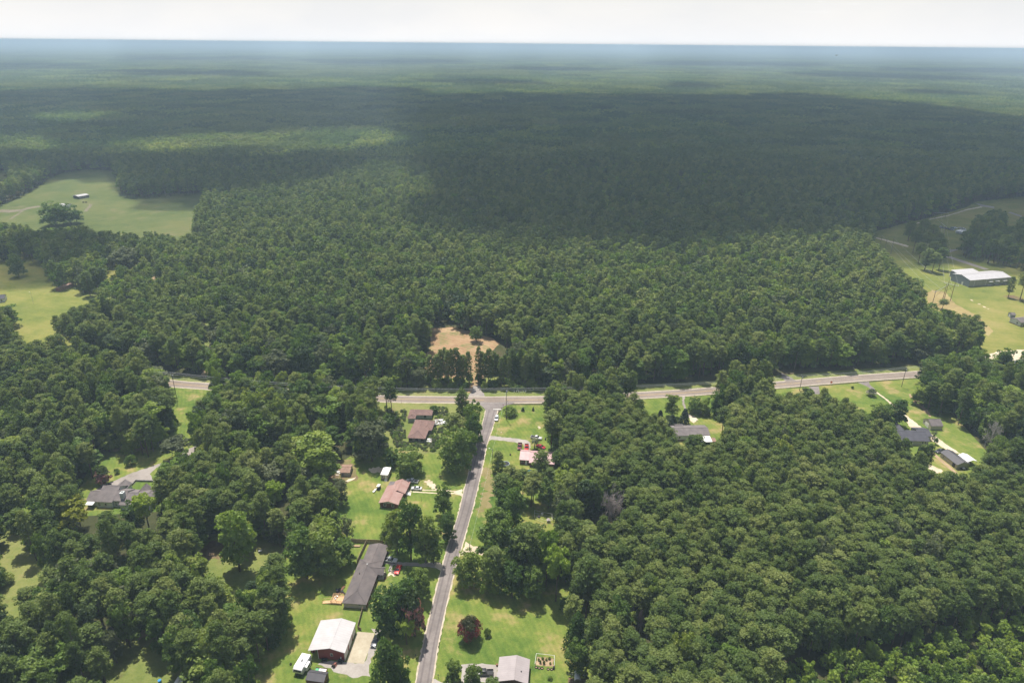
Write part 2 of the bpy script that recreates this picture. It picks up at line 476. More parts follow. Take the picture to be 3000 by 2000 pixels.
M_WHITEPAINT = simple_mat('white_road_paint', (0.52, 0.50, 0.46), 0.8, var=0.15)
M_YELLOWPAINT = simple_mat('yellow_road_paint', (0.55, 0.38, 0.11), 0.8, var=0.15)

def wobble(poly, step=1.2, amp=0.35, seed=1):
    """Ragged edge for a patch of ground cover."""
    r = random.Random(seed); out = []
    n = len(poly)
    for i in range(n):
        a = Vector(poly[i]); b = Vector(poly[(i + 1) % n])
        d = (b - a); k = max(1, min(60, int(d.length / step)))
        nrm = Vector((-d.y, d.x)).normalized() if d.length > 1e-6 else Vector((0, 0))
        for j in range(k):
            p = a + d * (j / k) + nrm * r.uniform(-amp, amp)
            out.append((p.x, p.y))
    return out

def sheet(name, pxpoly, mat, z, amp=0.35, step=1.2, world_pts=False, seed=None, label=None):
    P_ = list(pxpoly) if world_pts else [G(a, b) for a, b in pxpoly]
    if amp: P_ = wobble(P_, step, amp, seed or len(pxpoly) * 7 + int(abs(P_[0][0]) * 3))
    vv = [Vector((x, y, 0)) for x, y in P_]
    tris = tessellate_polygon([vv])
    m = MB(); m.add([(x, y, z) for x, y in P_], [tuple(t) for t in tris])
    me = m.mesh(name, mat)
    if me.polygons and me.polygons[0].normal.z < 0: me.flip_normals()
    o = bpy.data.objects.new(name, me); COL.objects.link(o)
    return tag(o, label, kind='structure')

def ribbon(name, left, right, mat, z, label=None, kind='structure'):
    m = MB(); n = len(left)
    m.add([(x, y, z) for x, y in left] + [(x, y, z) for x, y in right], [(i, n + i, n + i + 1, i + 1) for i in range(n - 1)])
    me = m.mesh(name, mat)
    if me.polygons[0].normal.z < 0: me.flip_normals()
    o = bpy.data.objects.new(name, me); COL.objects.link(o)
    return tag(o, label, kind=kind)

def smooth_line(pts, n=8):
    """Catmull-Rom through the measured points."""
    out = []
    P_ = [Vector(p) for p in pts]; P_ = [P_[0] * 2 - P_[1]] + P_ + [P_[-1] * 2 - P_[-2]]
    for i in range(1, len(P_) - 2):
        p0, p1, p2, p3 = P_[i - 1:i + 3]
        for k in range(n):
            t = k / n
            out.append(0.5 * ((2 * p1) + (p2 - p0) * t + (2 * p0 - 5 * p1 + 4 * p2 - p3) * t * t + (3 * p1 - p0 - 3 * p2 + p3) * t ** 3))
    out.append(P_[-2])
    return out

def offset_line(pts, d):
    out = []
    for i, p in enumerate(pts):
        a = pts[max(0, i - 1)]; b = pts[min(len(pts) - 1, i + 1)]
        t = (b - a).normalized(); out.append(p + Vector((-t.y, t.x)) * d)
    return out

# visible open ground, measured; no forest tree may stand in front of it
LANE_L = [(1210, 2040), (1219, 2000), (1238, 1900), (1257, 1820), (1286, 1700), (1313, 1600), (1345, 1500), (1359, 1440), (1377, 1375), (1394, 1310), (1409, 1260), (1418, 1225), (1424, 1200)]
LANE_R = [(1257, 2040), (1265, 2000), (1280, 1900), (1296, 1820), (1324, 1700), (1352, 1600), (1381, 1500), (1396, 1440), (1411, 1375), (1424, 1310), (1440, 1260), (1451, 1225), (1458, 1200)]
WEST = [(1115, 1178), (1155, 1160), (1400, 1160), (1404, 1187), (1421, 1220), (1394, 1310), (1345, 1500), (1286, 1700), (1238, 1900), (1219, 2040), (755, 2040),
        (769, 1953), (814, 1892), (855, 1819), (862, 1787), (832, 1771), (855, 1712), (905, 1690), (1000, 1690), (1050, 1659), (1046, 1621), (1037, 1596), (1021, 1577),
        (986, 1519), (992, 1497), (973, 1446), (986, 1424), (1005, 1411), (957, 1399), (957, 1367), (973, 1351), (1005, 1338), (1031, 1341), (1085, 1367), (1098, 1357), (1104, 1322),
        (1136, 1306), (1142, 1274), (1117, 1249), (1114, 1178)]
EAST = c6((300, 500), (540, 500), (960, 505), (925, 570), (930, 600), (890, 640), (945, 690), (940, 800), (930, 860), (980, 880), (955, 960), (940, 990), (1030, 1030), (1000, 1130), (850, 1170), (720, 1150),
          (600, 1140), (450, 1190), (440, 1250), (480, 1380), (450, 1450), (400, 1520)) + c3((690, 0), (640, 120), (650, 200), (700, 260), (720, 370), (600, 360), (440, 370), (395, 480), (410, 590), (480, 660), (600, 650),
          (640, 700), (740, 760), (850, 740), (990, 810), (1100, 820), (1180, 790), (1240, 810), (1250, 890), (1380, 980), (1450, 940), (1430, 1000), (1400, 1100), (1410, 1200), (1400, 1330), (1430, 1480),
          (1650, 1500), (1650, 1700), (150, 1700)) + [(1265, 2000), (1324, 1700), (1381, 1500), (1424, 1310), (1458, 1200)]
VISIBLE = [
    WEST, EAST,
    c1((1990, 230), (2150, 290), (2180, 380), (2100, 560), (2300, 560), (2352, 300), (2500, 250), (2560, 300), (2540, 420), (2400, 460), (2300, 640), (2150, 700), (2150, 860), (2100, 880), (2040, 780), (1960, 640), (1920, 520), (1940, 450), (1850, 430), (1750, 400), (1740, 370), (1880, 330)),
    c1((1010, 1440), (1090, 1390), (1200, 1300), (1270, 1190), (1290, 1100), (1330, 1020), (1375, 1040), (1350, 1110), (1300, 1220), (1250, 1330), (1230, 1480), (1360, 1500), (1560, 1385), (1700, 1430), (1750, 1700), (1010, 1700)),
    c1((-40, 120), (90, 120), (150, 230), (220, 360), (200, 420), (240, 470), (160, 550), (-40, 560)),
    c1((180, 620), (380, 640), (350, 720), (420, 740), (340, 800), (280, 760), (230, 690)),
    c1((-20, 800), (130, 820), (180, 900), (60, 950), (-20, 960)), c1((240, 1030), (400, 1080), (380, 1110), (260, 1090)),
    c4((930, 1090), (900, 1030), (860, 1010), (930, 1040), (1280, 1040), (1400, 1090), (1440, 1000), (1560, 860), (1570, 800), (1640, 700), (1590, 600), (1570, 410), (1850, 440), (1840, 500), (1760, 560), (1750, 700), (1700, 780),
       (1690, 860), (1770, 920), (1830, 960), (1740, 1040), (1660, 1060), (1560, 1110), (1450, 1140), (1370, 1210), (1410, 1290), (1400, 1400), (1340, 1440), (1250, 1450), (1120, 1540), (870, 1550), (760, 1530), (680, 1480), (830, 1330), (900, 1330),
       (1010, 1290), (1000, 1190), (930, 1120)),
    [(478, 1110), (622, 1123), (641, 1145), (497, 1131)],
    c4((150, 1475), (300, 1450), (400, 1410), (440, 1420), (400, 1440), (300, 1480), (260, 1520), (200, 1550), (180, 1568), (160, 1500)),
    c8((-60, 345), (0, 330), (100, 290), (200, 235), (330, 150), (420, 120), (560, 108), (680, 110), (720, 120), (740, 200), (760, 260), (830, 285), (1280, 258), (1230, 350), (1190, 440), (1170, 520), (1100, 525), (980, 500), (850, 500),
       (700, 500), (560, 480), (520, 460), (300, 470), (230, 470), (130, 440), (-60, 440)),
    c8((-30, 110), (60, 120), (40, 150), (-30, 155)),
    c8((-60, 690), (60, 690), (180, 690), (260, 700), (300, 780), (350, 850), (420, 850), (500, 870), (600, 910), (560, 940), (430, 950), (340, 1020), (320, 1080), (360, 1150), (250, 1170), (240, 1200), (90, 1120), (95, 1050), (60, 960), (-60, 930)),
    c8((640, 700), (750, 720), (720, 770), (660, 780)), c8((930, 765), (1000, 765), (980, 800), (940, 790)),
    c8((1285, 1020), (1312, 1050), (1312, 1170), (1285, 1160)), c8((1270, 1320), (1300, 1320), (1305, 1390), (1270, 1390)),
    d3((440, 1220), (490, 1210), (620, 1250), (730, 1270), (830, 1290), (960, 1320), (880, 1335), (800, 1360), (770, 1400), (745, 1440), (790, 1480), (800, 1560), (740, 1568), (735, 1440), (715, 1380), (620, 1350), (520, 1330), (450, 1300), (435, 1250)),
    c5((1985, 150), (2060, 150), (2070, 400), (2100, 500), (1960, 500), (1990, 400)),
    c5((1270, 470), (1980, 440), (1990, 500), (1270, 500)), c6((340, 440), (990, 440), (970, 505), (340, 505)),
    c3((1030, 0), (1350, 0), (1380, 90), (1300, 110), (1160, 100), (1030, 60)), c3((1555, 125), (1600, 130), (1625, 165), (1615, 190)), c6((740, 1500), (960, 1530), (960, 1600), (740, 1600)),
    c7((-110, 425), (130, 420), (110, 480), (115, 520), (130, 560), (130, 600), (170, 620), (230, 620), (300, 600), (430, 635), (425, 615), (390, 600), (390, 540), (360, 520), (350, 430), (240, 410), (200, 400), (100, 400), (-20, 380), (-110, 400)),
    c7((-90, 318), (0, 300), (440, 270), (475, 285), (465, 320), (240, 360), (215, 345), (-20, 400), (-90, 360)),
    c7((770, 255), (820, 190), (870, 180), (960, 200), (1000, 235), (1300, 200), (1690, 180), (1700, 230), (1690, 320), (1650, 330), (1760, 460), (1700, 490), (1850, 520), (1850, 560), (1950, 640), (2080, 740), (2010, 800), (2050, 850),
       (1990, 810), (1900, 810), (1830, 800), (1780, 830), (1750, 780), (1790, 700), (1780, 650), (1640, 640), (1520, 600), (1540, 530), (1600, 510), (1590, 440), (1500, 370), (1400, 380), (1330, 390), (1230, 350), (1140, 310), (1040, 320), (950, 300), (880, 310), (770, 290)),
    d5((610, 560), (640, 520), (900, 440), (1280, 350), (1690, 240), (1720, 200), (1800, 180), (1900, 190), (2300, 140), (2400, 120), (2400, 320), (2330, 340), (2250, 420), (2130, 400), (2150, 280), (2000, 240), (1800, 330), (1770, 440), (1700, 480), (1640, 540),
       (1440, 560), (1430, 700), (1600, 700), (1580, 760), (1700, 830), (2050, 930), (2400, 960), (2400, 1700), (1950, 1568), (1850, 1480), (1700, 1450), (1450, 1430), (1340, 1400), (1290, 1270), (1240, 1200), (1150, 1090), (900, 920), (700, 680), (615, 600)),
    d4((1850, 880), (2080, 900), (2115, 950), (2090, 1100), (2200, 1105), (2330, 1130), (2400, 1130), (2400, 800), (1900, 740)),
]

# lawns and fields (run on under the trees that stand round them)
sheet('lawn', [(1090, 1184), (1250, 1184), (1410, 1190), (1424, 1220), (1394, 1310), (1345, 1500), (1286, 1700), (1238, 1900), (1208, 2060), (600, 2060), (700, 1800), (860, 1560), (930, 1400), (1080, 1300), (1090, 1250)], M_LAWN, 0.010, 0)
sheet('lawn', [(1480, 1186), (1640, 1186), (1640, 1300), (1700, 1340), (1700, 1480), (1760, 1560), (1720, 1760), (1790, 2060), (1255, 2060), (1324, 1700), (1381, 1500), (1424, 1310), (1450, 1225)], M_LAWN, 0.010, 0)
sheet('lawn', [(1840, 1172), (2140, 1154), (2130, 1340), (1860, 1345), (1820, 1200)], M_LAWN, 0.010, 0)
sheet('lawn', [(2250, 1142), (2720, 1106), (2800, 1220), (2960, 1400), (2600, 1430), (2500, 1250), (2250, 1180)], M_LAWN, 0.010, 0)
sheet('lawn', c4((900, 1000), (1500, 850), (1560, 405), (2000, 455), (1900, 1000), (1500, 1300), (1480, 1560), (500, 1620), (100, 1640), (100, 1420), (700, 1400)), M_LAWN, 0.010, 0)
sheet('orchard_grass', c1((-60, 20), (300, 100), (560, 500), (900, 1100), (1000, 1700), (-60, 1700)), M_ROUGH, 0.006, 0)
sheet('orchard_grass', c1((1700, 200), (2600, 200), (2600, 700), (2200, 1000), (1700, 1750), (900, 1750), (1000, 1100), (1500, 600)), M_ROUGH, 0.006, 0)
sheet('rough_grass_patch', c5((1130, 560), (2080, 565), (2100, 650), (1950, 1000), (1500, 1040), (1240, 980), (1130, 900)), M_ROUGH, 0.016, 0.8)
sheet('field', c8((-200, 330), (0, 325), (200, 230), (330, 145), (420, 112), (560, 98), (720, 110), (800, 260), (1300, 245), (1250, 350), (1210, 560), (-200, 560)), M_DULL, 0.010, 0.8, 4)
sheet('field', c8((-300, 560), (500, 600), (1100, 700), (1100, 860), (560, 960), (480, 1250), (-300, 1250)), M_PASTURE, 0.010, 0.8, 4)
sheet('field', c8((-160, 100), (90, 110), (60, 165), (-160, 170)), M_PASTURE, 0.010, 0.8, 4)
sheet('field', d5((560, 560), (640, 505), (900, 430), (1280, 340), (1690, 225), (1800, 160), (2352, 100), (3200, 60), (3200, 1900), (1950, 1700), (1350, 1500), (1290, 1270), (1150, 1090), (900, 920), (600, 620)), M_PASTURE, 0.010, 0.6, 4)
sheet('field', d4((1640, 790), (1900, 740), (2400, 800), (3000, 900), (3000, 1200), (2060, 1170), (1700, 900)), M_PASTURE, 0.016, 0.6, 4)
sheet('mulch_clearing', [(1258, 962), (1330, 958), (1440, 988), (1462, 1006), (1440, 1030), (1440, 1106), (1404, 1108), (1400, 1150), (1372, 1150), (1384, 1108), (1225, 1108), (1225, 1060), (1262, 1010)], M_MULCH, 0.012, 0.7, 3)
sheet('dry_grass_strip', d5((1240, 1210), (1300, 1170), (1450, 1200), (1560, 1330), (1780, 1450), (2000, 1640), (1950, 1700), (1250, 1450)), ground_mat('dry_grass', [(0.36, (0.22, 0.17, 0.075)), (0.5, (0.30, 0.23, 0.10)), (0.64, (0.36, 0.30, 0.13))], (0.05, 0.3, 1.5)), 0.022, 0.6, 3)

sheet('road_verge', [(300, 1060), (480, 1096), (640, 1108), (900, 1128), (1200, 1104), (1383, 1104), (1384, 1160), (1200, 1164), (900, 1154), (600, 1130), (300, 1088)], M_ROUGH, 0.008, 0.5)
sheet('road_verge', [(1403, 1104), (1600, 1104), (1700, 1130), (2050, 1118), (2500, 1082), (2700, 1070), (2700, 1096), (2500, 1108), (2050, 1146), (1700, 1166), (1400, 1166)], M_ROUGH, 0.008, 0.5)
# the highway and the lane
HC = [G(*p) for p in [(60, 1040), (300, 1083), (478, 1119.5), (630, 1133), (900, 1155), (1130, 1167.5), (1300, 1170.5), (1500, 1171), (1700, 1168), (1860, 1158.5), (2050, 1147), (2265, 1128), (2500, 1108.5), (2690, 1095.5), (2900, 1080), (3100, 1066), (3500, 1040)]]
hc = smooth_line(HC, 10)
HW = 3.55
road = ribbon('highway', offset_line(hc, HW), offset_line(hc, -HW), M_HIGHWAY, 0.030)
for s_ in (1, -1):
    ribbon('road_shoulder', offset_line(hc, s_ * (HW + 0.7)), offset_line(hc, s_ * (HW - 0.01)), M_EDGE, 0.024)
    ribbon('edge_line', offset_line(hc, s_ * (HW - 0.24)), offset_line(hc, s_ * (HW - 0.38)), M_WHITEPAINT, 0.040)
# centre line: double yellow in the west, broken east of the white house
i_solid = min(range(len(hc)), key=lambda i: abs(hc[i].x - G(2330, 1121)[0]))
i_gap0 = min(range(len(hc)), key=lambda i: abs(hc[i].x - G(1415, 1171)[0]))
i_gap1 = min(range(len(hc)), key=lambda i: abs(hc[i].x - G(1478, 1171)[0]))
for a_, b_ in ((0, i_gap0), (i_gap1, i_solid)):
    seg = hc[a_:b_ + 1]
    ribbon('centre_line', offset_line(seg, 0.19), offset_line(seg, 0.07), M_YELLOWPAINT, 0.042)
    ribbon('centre_line', offset_line(seg, -0.07), offset_line(seg, -0.19), M_YELLOWPAINT, 0.042)
tail = hc[i_solid:]
d_acc = 0.0
for a, b in zip(tail[:-1], tail[1:]):
    L_ = (b - a).length; t = 0.0; dr = (b - a).normalized()
    while t < L_:
        if (d_acc + t) % 12.0 < 0.5 and t + 3.2 < L_:
            seg = [a + dr * t, a + dr * (t + 3.0)]
            ribbon('lane_dash', offset_line(seg, 0.09), offset_line(seg, -0.09), M_YELLOWPAINT, 0.042)
            t += 3
        t += 0.5
    d_acc += L_
ll = smooth_line([G(*p) for p in LANE_L], 14); lr = smooth_line([G(*p) for p in LANE_R], 14)
def widen(p, q, d): 
    rr = random.Random(int(d * 100) + len(p)); w = [rr.uniform(0.35, 1.25) for _ in p]
    return [a + (a - b).normalized() * d * k for a, b, k in zip(p, q, w)]
ribbon('lane', ll, lr, M_LANE, 0.034)
ribbon('road_shoulder', widen(ll, lr, 0.55), ll, M_EDGE, 0.026)
ribbon('road_shoulder', lr, widen(lr, ll, 0.55), M_EDGE, 0.026)
sheet('road_mouth', [(1424, 1203), (1418, 1195), (1409, 1187), (1400, 1183), (1392, 1180.5), (1400, 1178), (1500, 1178), (1508, 1181), (1490, 1185), (1478, 1189), (1467, 1195), (1458, 1203)], M_LANE, 0.032, 0)
sheet('driveway_mouth', c5((1950, 500), (1985, 450), (1992, 405), (2055, 405), (2070, 450), (2105, 500), (2090, 508), (1960, 508)), M_DRIVE, 0.022, 0.3)
sheet('stop_line', c5((2180, 618), (2255, 618), (2252, 628), (2180, 626)), M_WHITEPAINT, 0.044, 0)
# tyre-worn darker tracks down the lane
for t0 in (0.27, 0.73):
    tl = [a.lerp(b, t0 - 0.06) for a, b in zip(ll, lr)]; tr = [a.lerp(b, t0 + 0.06) for a, b in zip(ll, lr)]
    ribbon('tyre_track', tl, tr, MATS.get('tyre_worn_asphalt') or ground_mat('tyre_worn_asphalt', [(0.36, (0.115, 0.098, 0.094)), (0.5, (0.155, 0.133, 0.127)), (0.64, (0.21, 0.18, 0.17))], (0.05, 0.5, 5), bump=0.05), 0.038)

# driveways, pads and bare patches
sheet('gravel_drive', c6((420, 860), (470, 868), (560, 880), (680, 890), (770, 905), (800, 935), (790, 1000), (745, 1010), (735, 940), (650, 925), (540, 910), (440, 900), (410, 915)), M_GRAVEL, 0.020, 0.35)
sheet('gravel_drive', c3((512, 270), (560, 300), (640, 320), (760, 350), (800, 400), (700, 400), (600, 380), (540, 365), (470, 400)), M_SAND, 0.020, 0.4)
sheet('gravel_drive', c2((1690, 460), (1705, 520), (1640, 510), (1500, 498), (1330, 490), (1160, 470), (1150, 440), (1200, 440), (1350, 458), (1560, 462)), M_DRIVE, 0.020, 0.3)
sheet('concrete_apron', c2((1690, 458), (1708, 480), (1706, 535), (1670, 520), (1640, 500), (1660, 465)), M_SAND, 0.025, 0.2)
sheet('concrete_walk', crop(920, 1560, .12755, [(1760, 720), (1830, 725), (1760, 880), (1700, 880)]), M_GRAVEL, 0.024, 0.05)
sheet('sand_pad', crop(920, 1560, .12755, [(1730, 880), (1800, 850), (1880, 860), (1900, 960), (1850, 1000), (1760, 960), (1700, 1000)]), M_SAND, 0.022, 0.2, 0.6)
sheet('concrete_pad', c2((930, 1095), (1088, 1108), (1085, 1130), (990, 1390), (828, 1375)), M_CONC, 0.035, 0)
sheet('gravel_yard', c2((560, 1390), (620, 1360), (830, 1375), (995, 1390), (1040, 1260), (1090, 1120), (1060, 1060), (1160, 1080), (1180, 1160), (1100, 1260), (1040, 1400), (1050, 1500), (900, 1510), (800, 1480), (680, 1440), (600, 1400)), M_GRAVEL, 0.020, 0.5)
sheet('gravel_yard', c3((470, 1400), (530, 1385), (560, 1400), (700, 1385), (790, 1395), (815, 1420), (790, 1560), (470, 1560)), M_GRAVEL, 0.020, 0.5)
sheet('gravel_drive', c3((200, 1520), (260, 1550), (520, 1560), (700, 1600), (200, 1640), (180, 1560)), M_GRAVEL, 0.020, 0.4)
sheet('lane_crossing', c5((1890, 1355), (1900, 1420), (1870, 1415), (1830, 1400), (1820, 1370), (1850, 1372)), M_SAND, 0.022, 0.35)
sheet('wheel_track', c5((1515, 1356), (1600, 1362), (1700, 1360), (1840, 1372), (1840, 1380), (1700, 1370), (1600, 1370), (1515, 1366)), M_SAND, 0.021, 0.12, 0.8)
sheet('wheel_track', c5((1440, 1374), (1515, 1380), (1640, 1388), (1840, 1388), (1840, 1397), (1640, 1396), (1515, 1388), (1440, 1384)), M_SAND, 0.021, 0.12, 0.8)
sheet('bare_patch', c5((1540, 1285), (1600, 1270), (1660, 1320), (1670, 1360), (1620, 1355), (1580, 1320)), M_SAND, 0.018, 0.7, 0.7)
sheet('concrete_pad', c5((1410, 1368), (1432, 1370), (1422, 1416), (1385, 1414)), M_CONC, 0.035, 0)
sheet('bare_patch', c5((1040, 1165), (1110, 1150), (1180, 1160), (1230, 1190), (1200, 1205), (1060, 1200)), M_SAND, 0.018, 0.7, 0.8)
sheet('leaf_litter_patch', c5((640, 1150), (720, 1090), (860, 1080), (930, 1160), (930, 1260), (860, 1300), (700, 1330), (640, 1260)), M_LITTER, 0.017, 1.0)
sheet('bare_patch', c5((800, 1290), (850, 1265), (915, 1245), (905, 1262), (850, 1285)), M_SAND, 0.019, 0.3, 0.8)
sheet('leaf_litter_patch', c1((1750, 380), (1990, 250), (2160, 290), (2160, 380), (2040, 420), (1850, 440)), M_LITTER, 0.017, 1.0)
sheet('leaf_litter_patch', c1((1240, 1240), (1300, 1160), (1500, 1150), (1580, 1280), (1480, 1440), (1280, 1400)), M_ROUGH, 0.017, 1.0)
sheet('bare_patch', c1((1030, 1430), (1180, 1420), (1310, 1490), (1290, 1568), (1020, 1568)), MATS['worn_lawn'] if 'worn_lawn' in MATS else M_ROUGH, 0.018, 0.8, 0.8)
sheet('bare_patch', c1((1280, 1100), (1340, 1020), (1370, 1040), (1350, 1150), (1290, 1260), (1260, 1220)), M_DIRT, 0.016, 0.6, 0.8)
sheet('bare_patch', c6((340, 1150), (440, 1170), (470, 1300), (440, 1480), (330, 1568), (300, 1540), (380, 1380)), ground_mat('worn_lawn', [(0.36, (0.12, 0.13, 0.04)), (0.46, (0.19, 0.165, 0.065)), (0.56, (0.25, 0.20, 0.095)), (0.66, (0.33, 0.26, 0.14))], (0.05, 0.3, 2)), 0.012, 2.0, 1.0)
sheet('bare_patch', c6((865, 780), (885, 778), (892, 795), (875, 802)), M_SAND, 0.016, 0.3, 0.6)
sheet('bare_patch', [(1140, 1200), (1135, 1195), (1150, 1198), (1152, 1206)], M_LITTER, 0.018, 0.3, 0.6)
sheet('dirt_track', c6((2195, 500), (2215, 505), (2210, 560), (2230, 640), (2280, 690), (2330, 720), (2320, 735), (2290, 740), (2250, 690), (2210, 620), (2190, 560)), M_DRIVE, 0.020, 0.3)
sheet('bare_patch', crop(1950, 1150, .10204, [(700, 650), (820, 660), (940, 770), (860, 800), (830, 900), (760, 830), (690, 770)]), M_SAND, 0.022, 0.4, 0.8)
sheet('side_road', c7((1310, 257), (1380, 252), (1385, 270), (1420, 300), (1400, 305), (1365, 280)), M_LANE, 0.028, 0.1)
sheet('side_road', c7((1000, 285), (1065, 280), (1075, 330), (1040, 330), (1035, 305)), M_LANE, 0.028, 0.1)
sheet('side_road', c7((830, 195), (860, 210), (925, 245), (860, 250), (835, 225)), M_LANE, 0.028, 0.1)
sheet('sand_drive', c7((1405, 305), (1425, 310), (1500, 365), (1600, 450), (1720, 545), (1790, 590), (1950, 700), (1900, 700), (1760, 610), (1700, 570), (1640, 540), (1590, 460), (1490, 370)), M_SAND, 0.020, 0.3)
sheet('bare_patch', c7((1740, 765), (1780, 775), (1830, 800), (1850, 815), (1800, 825), (1770, 820)), M_SAND, 0.020, 0.4, 0.8)
sheet('concrete_walk', c7((1780, 690), (1830, 730), (1900, 790), (1940, 825), (1925, 830), (1880, 795), (1820, 745), (1775, 700)), M_DIRT, 0.020, 0.1)
sheet('bare_patch', c7((1650, 330), (1690, 370), (1740, 420), (1770, 470), (1755, 470), (1720, 430), (1660, 380), (1630, 330)), M_DIRT, 0.018, 0.6, 1.0)
sheet('driveway', c4((1810, 958), (1850, 960), (1720, 1060), (1640, 1080), (1560, 1115), (1440, 1160), (1380, 1215), (1420, 1290), (1250, 1285), (1170, 1385), (960, 1375), (1000, 1300), (1200, 1210), (1440, 1130), (1640, 1060), (1740, 980)), M_DRIVE, 0.020, 0.25)
sheet('dirt_track', c8((-60, 355), (0, 352), (60, 352), (130, 350), (180, 335), (250, 325), (250, 335), (190, 345), (130, 362), (60, 370), (-60, 366)), M_TRACK, 0.018, 0.8, 2)
sheet('dirt_track', c8((130, 362), (150, 360), (70, 412), (50, 415)), M_TRACK, 0.018, 0.6, 2)
sheet('dirt_track', c8((560, 318), (582, 318), (545, 362), (522, 365)), M_TRACK, 0.018, 0.6, 2)
sheet('dirt_track', d5((610, 545), (660, 570), (800, 605), (1010, 660), (1030, 672), (1010, 680), (790, 620), (640, 578)), M_SAND, 0.022, 0.4, 2)
sheet('dirt_track', d5((1110, 410), (1280, 355), (1500, 310), (1700, 245), (1860, 215), (1880, 225), (1700, 258), (1480, 325), (1260, 370), (1120, 415)), M_SAND, 0.022, 0.4, 2)
sheet('side_road', d5((1800, 180), (1860, 190), (2010, 218), (2010, 238), (1860, 215)), M_DRIVE, 0.024, 0.2, 3)
sheet('side_road', d5((2165, 285), (2200, 278), (2330, 322), (2325, 340)), M_DRIVE, 0.024, 0.2, 3)
sheet('side_road', d5((1430, 725), (1480, 712), (1600, 705), (1590, 715), (1520, 738), (1430, 742)), M_DRIVE, 0.024, 0.2, 3)
sheet('side_road', d5((1400, 755), (1440, 765), (1700, 850), (1960, 938), (1900, 942), (1640, 860), (1420, 785)), M_DRIVE, 0.024, 0.2, 3)
sheet('bare_patch', crop(2700, 780, .12755, [(1850, 700), (1950, 670), (2100, 660), (2352, 740), (2352, 800), (2150, 760), (1950, 700)]), M_LITTER, 0.022, 0.6, 2)
for q in ([(1110, 765), (1160, 770), (1200, 800), (1150, 790)], [(1280, 855), (1340, 860), (1350, 880), (1300, 872)], [(1400, 915), (1470, 930), (1495, 955), (1430, 940)], [(1490, 965), (1560, 980), (1530, 990)]):
    sheet('bare_patch', crop(2700, 780, .12755, q), M_SAND, 0.022, 0.4, 1.5)
sheet('parking_lot', [(2880, 1040), (2930, 1028), (3060, 1020), (3080, 1075), (2960, 1086), (2860, 1088)], M_SAND, 0.020, 0.6, 3)
sheet('dirt_track', c8((1285, 1000), (1312, 1030), (1315, 1190), (1310, 1395), (1265, 1395), (1280, 1190)), M_ROUGH, 0.012, 0.5, 3)
sheet('bare_patch', c8((1268, 1300), (1300, 1300), (1306, 1395), (1265, 1395)), M_DIRT, 0.016, 0.5, 3)
sheet('bare_patch', c8((900, 690), (1010, 700), (1000, 800), (930, 800), (860, 740)), M_DIRT, 0.014, 0.8, 3)
# ---------------------------------------------------------------- trees
def leaf_cloud(puffs, per, size, r, out_w=0.9, up_w=0.35, jit=0.65, flat=1.0, stretch=1.0, shell=(0.62, 1.05)):
    """Leaf-sized faces spread through clumps: arrays of corners, tone per face."""
    P_ = []; T_ = []
    for (cx, cy, cz), (rx, ry, rz), tone in puffs:
        n = max(4, int(per * r.uniform(0.8, 1.2)))
        d = r.normal(size=(n, 3)); d /= np.linalg.norm(d, axis=1)[:, None]
        d[:, 2] = np.where(d[:, 2] < -0.35, -d[:, 2] * 0.6, d[:, 2])
        d /= np.linalg.norm(d, axis=1)[:, None]
        rad = r.uniform(shell[0], shell[1], n)[:, None]
        c = np.array([cx, cy, cz]) + d * np.array([rx, ry, rz]) * rad
        nn = d * out_w + np.array([0, 0, up_w]) + r.normal(size=(n, 3)) * jit
        nn /= np.linalg.norm(nn, axis=1)[:, None]
        a = np.cross(nn, r.normal(size=(n, 3))); a /= np.linalg.norm(a, axis=1)[:, None]
        b = np.cross(nn, a)
        s = r.uniform(size[0], size[1], n)[:, None]
        a = a * s * stretch; b = b * s * r.uniform(0.5, 0.95, n)[:, None]
        k = r.uniform(0.5, 1.3, (n, 4, 1))
        q = np.stack([c - a * k[:, 0], c - b * k[:, 1], c + a * k[:, 2], c + b * k[:, 3]], axis=1)
        P_.append(q)
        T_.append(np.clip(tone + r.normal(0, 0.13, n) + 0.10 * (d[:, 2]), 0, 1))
    return np.concatenate(P_), np.concatenate(T_)

def quads_mesh(name, Q, T, mat, trunk=None, tmat=None, bloom=None):
    n = len(Q)
    V = Q.reshape(-1, 3)
    tv = np.array(trunk.v) if trunk and trunk.v else np.zeros((0, 3))
    nv = len(V) + len(tv)
    loops = [np.arange(4 * n)]; sizes = [np.full(n, 4)]
    if len(tv):
        loops.append(np.concatenate([np.array(f) for f in trunk.f]) + 4 * n)
        sizes.append(np.array([len(f) for f in trunk.f]))
    loops = np.concatenate(loops).astype(np.int32); sizes = np.concatenate(sizes).astype(np.int32)
    me = bpy.data.meshes.new(name)
    me.vertices.add(nv)
    me.vertices.foreach_set('co', np.concatenate([V, tv]).astype(np.float32).ravel())
    me.loops.add(len(loops)); me.loops.foreach_set('vertex_index', loops)
    me.polygons.add(len(sizes))
    me.polygons.foreach_set('loop_start', np.concatenate([[0], np.cumsum(sizes)[:-1]]).astype(np.int32))
    me.polygons.foreach_set('loop_total', sizes)
    me.materials.append(mat)
    if len(tv):
        me.materials.append(tmat)
        mi = np.zeros(len(sizes), np.int32); mi[n:] = 1
        me.polygons.foreach_set('material_index', mi)
    a = me.attributes.new('leaf_tone', 'FLOAT', 'FACE')
    tt = np.concatenate([T, np.full(len(sizes) - n, 0.3)]).astype(np.float32)
    a.data.foreach_set('value', tt)
    if bloom is not None:
        a = me.attributes.new('bloom', 'FLOAT', 'FACE')
        a.data.foreach_set('value', np.concatenate([bloom, np.zeros(len(sizes) - n)]).astype(np.float32))
    me.update(); me.validate()
    return me

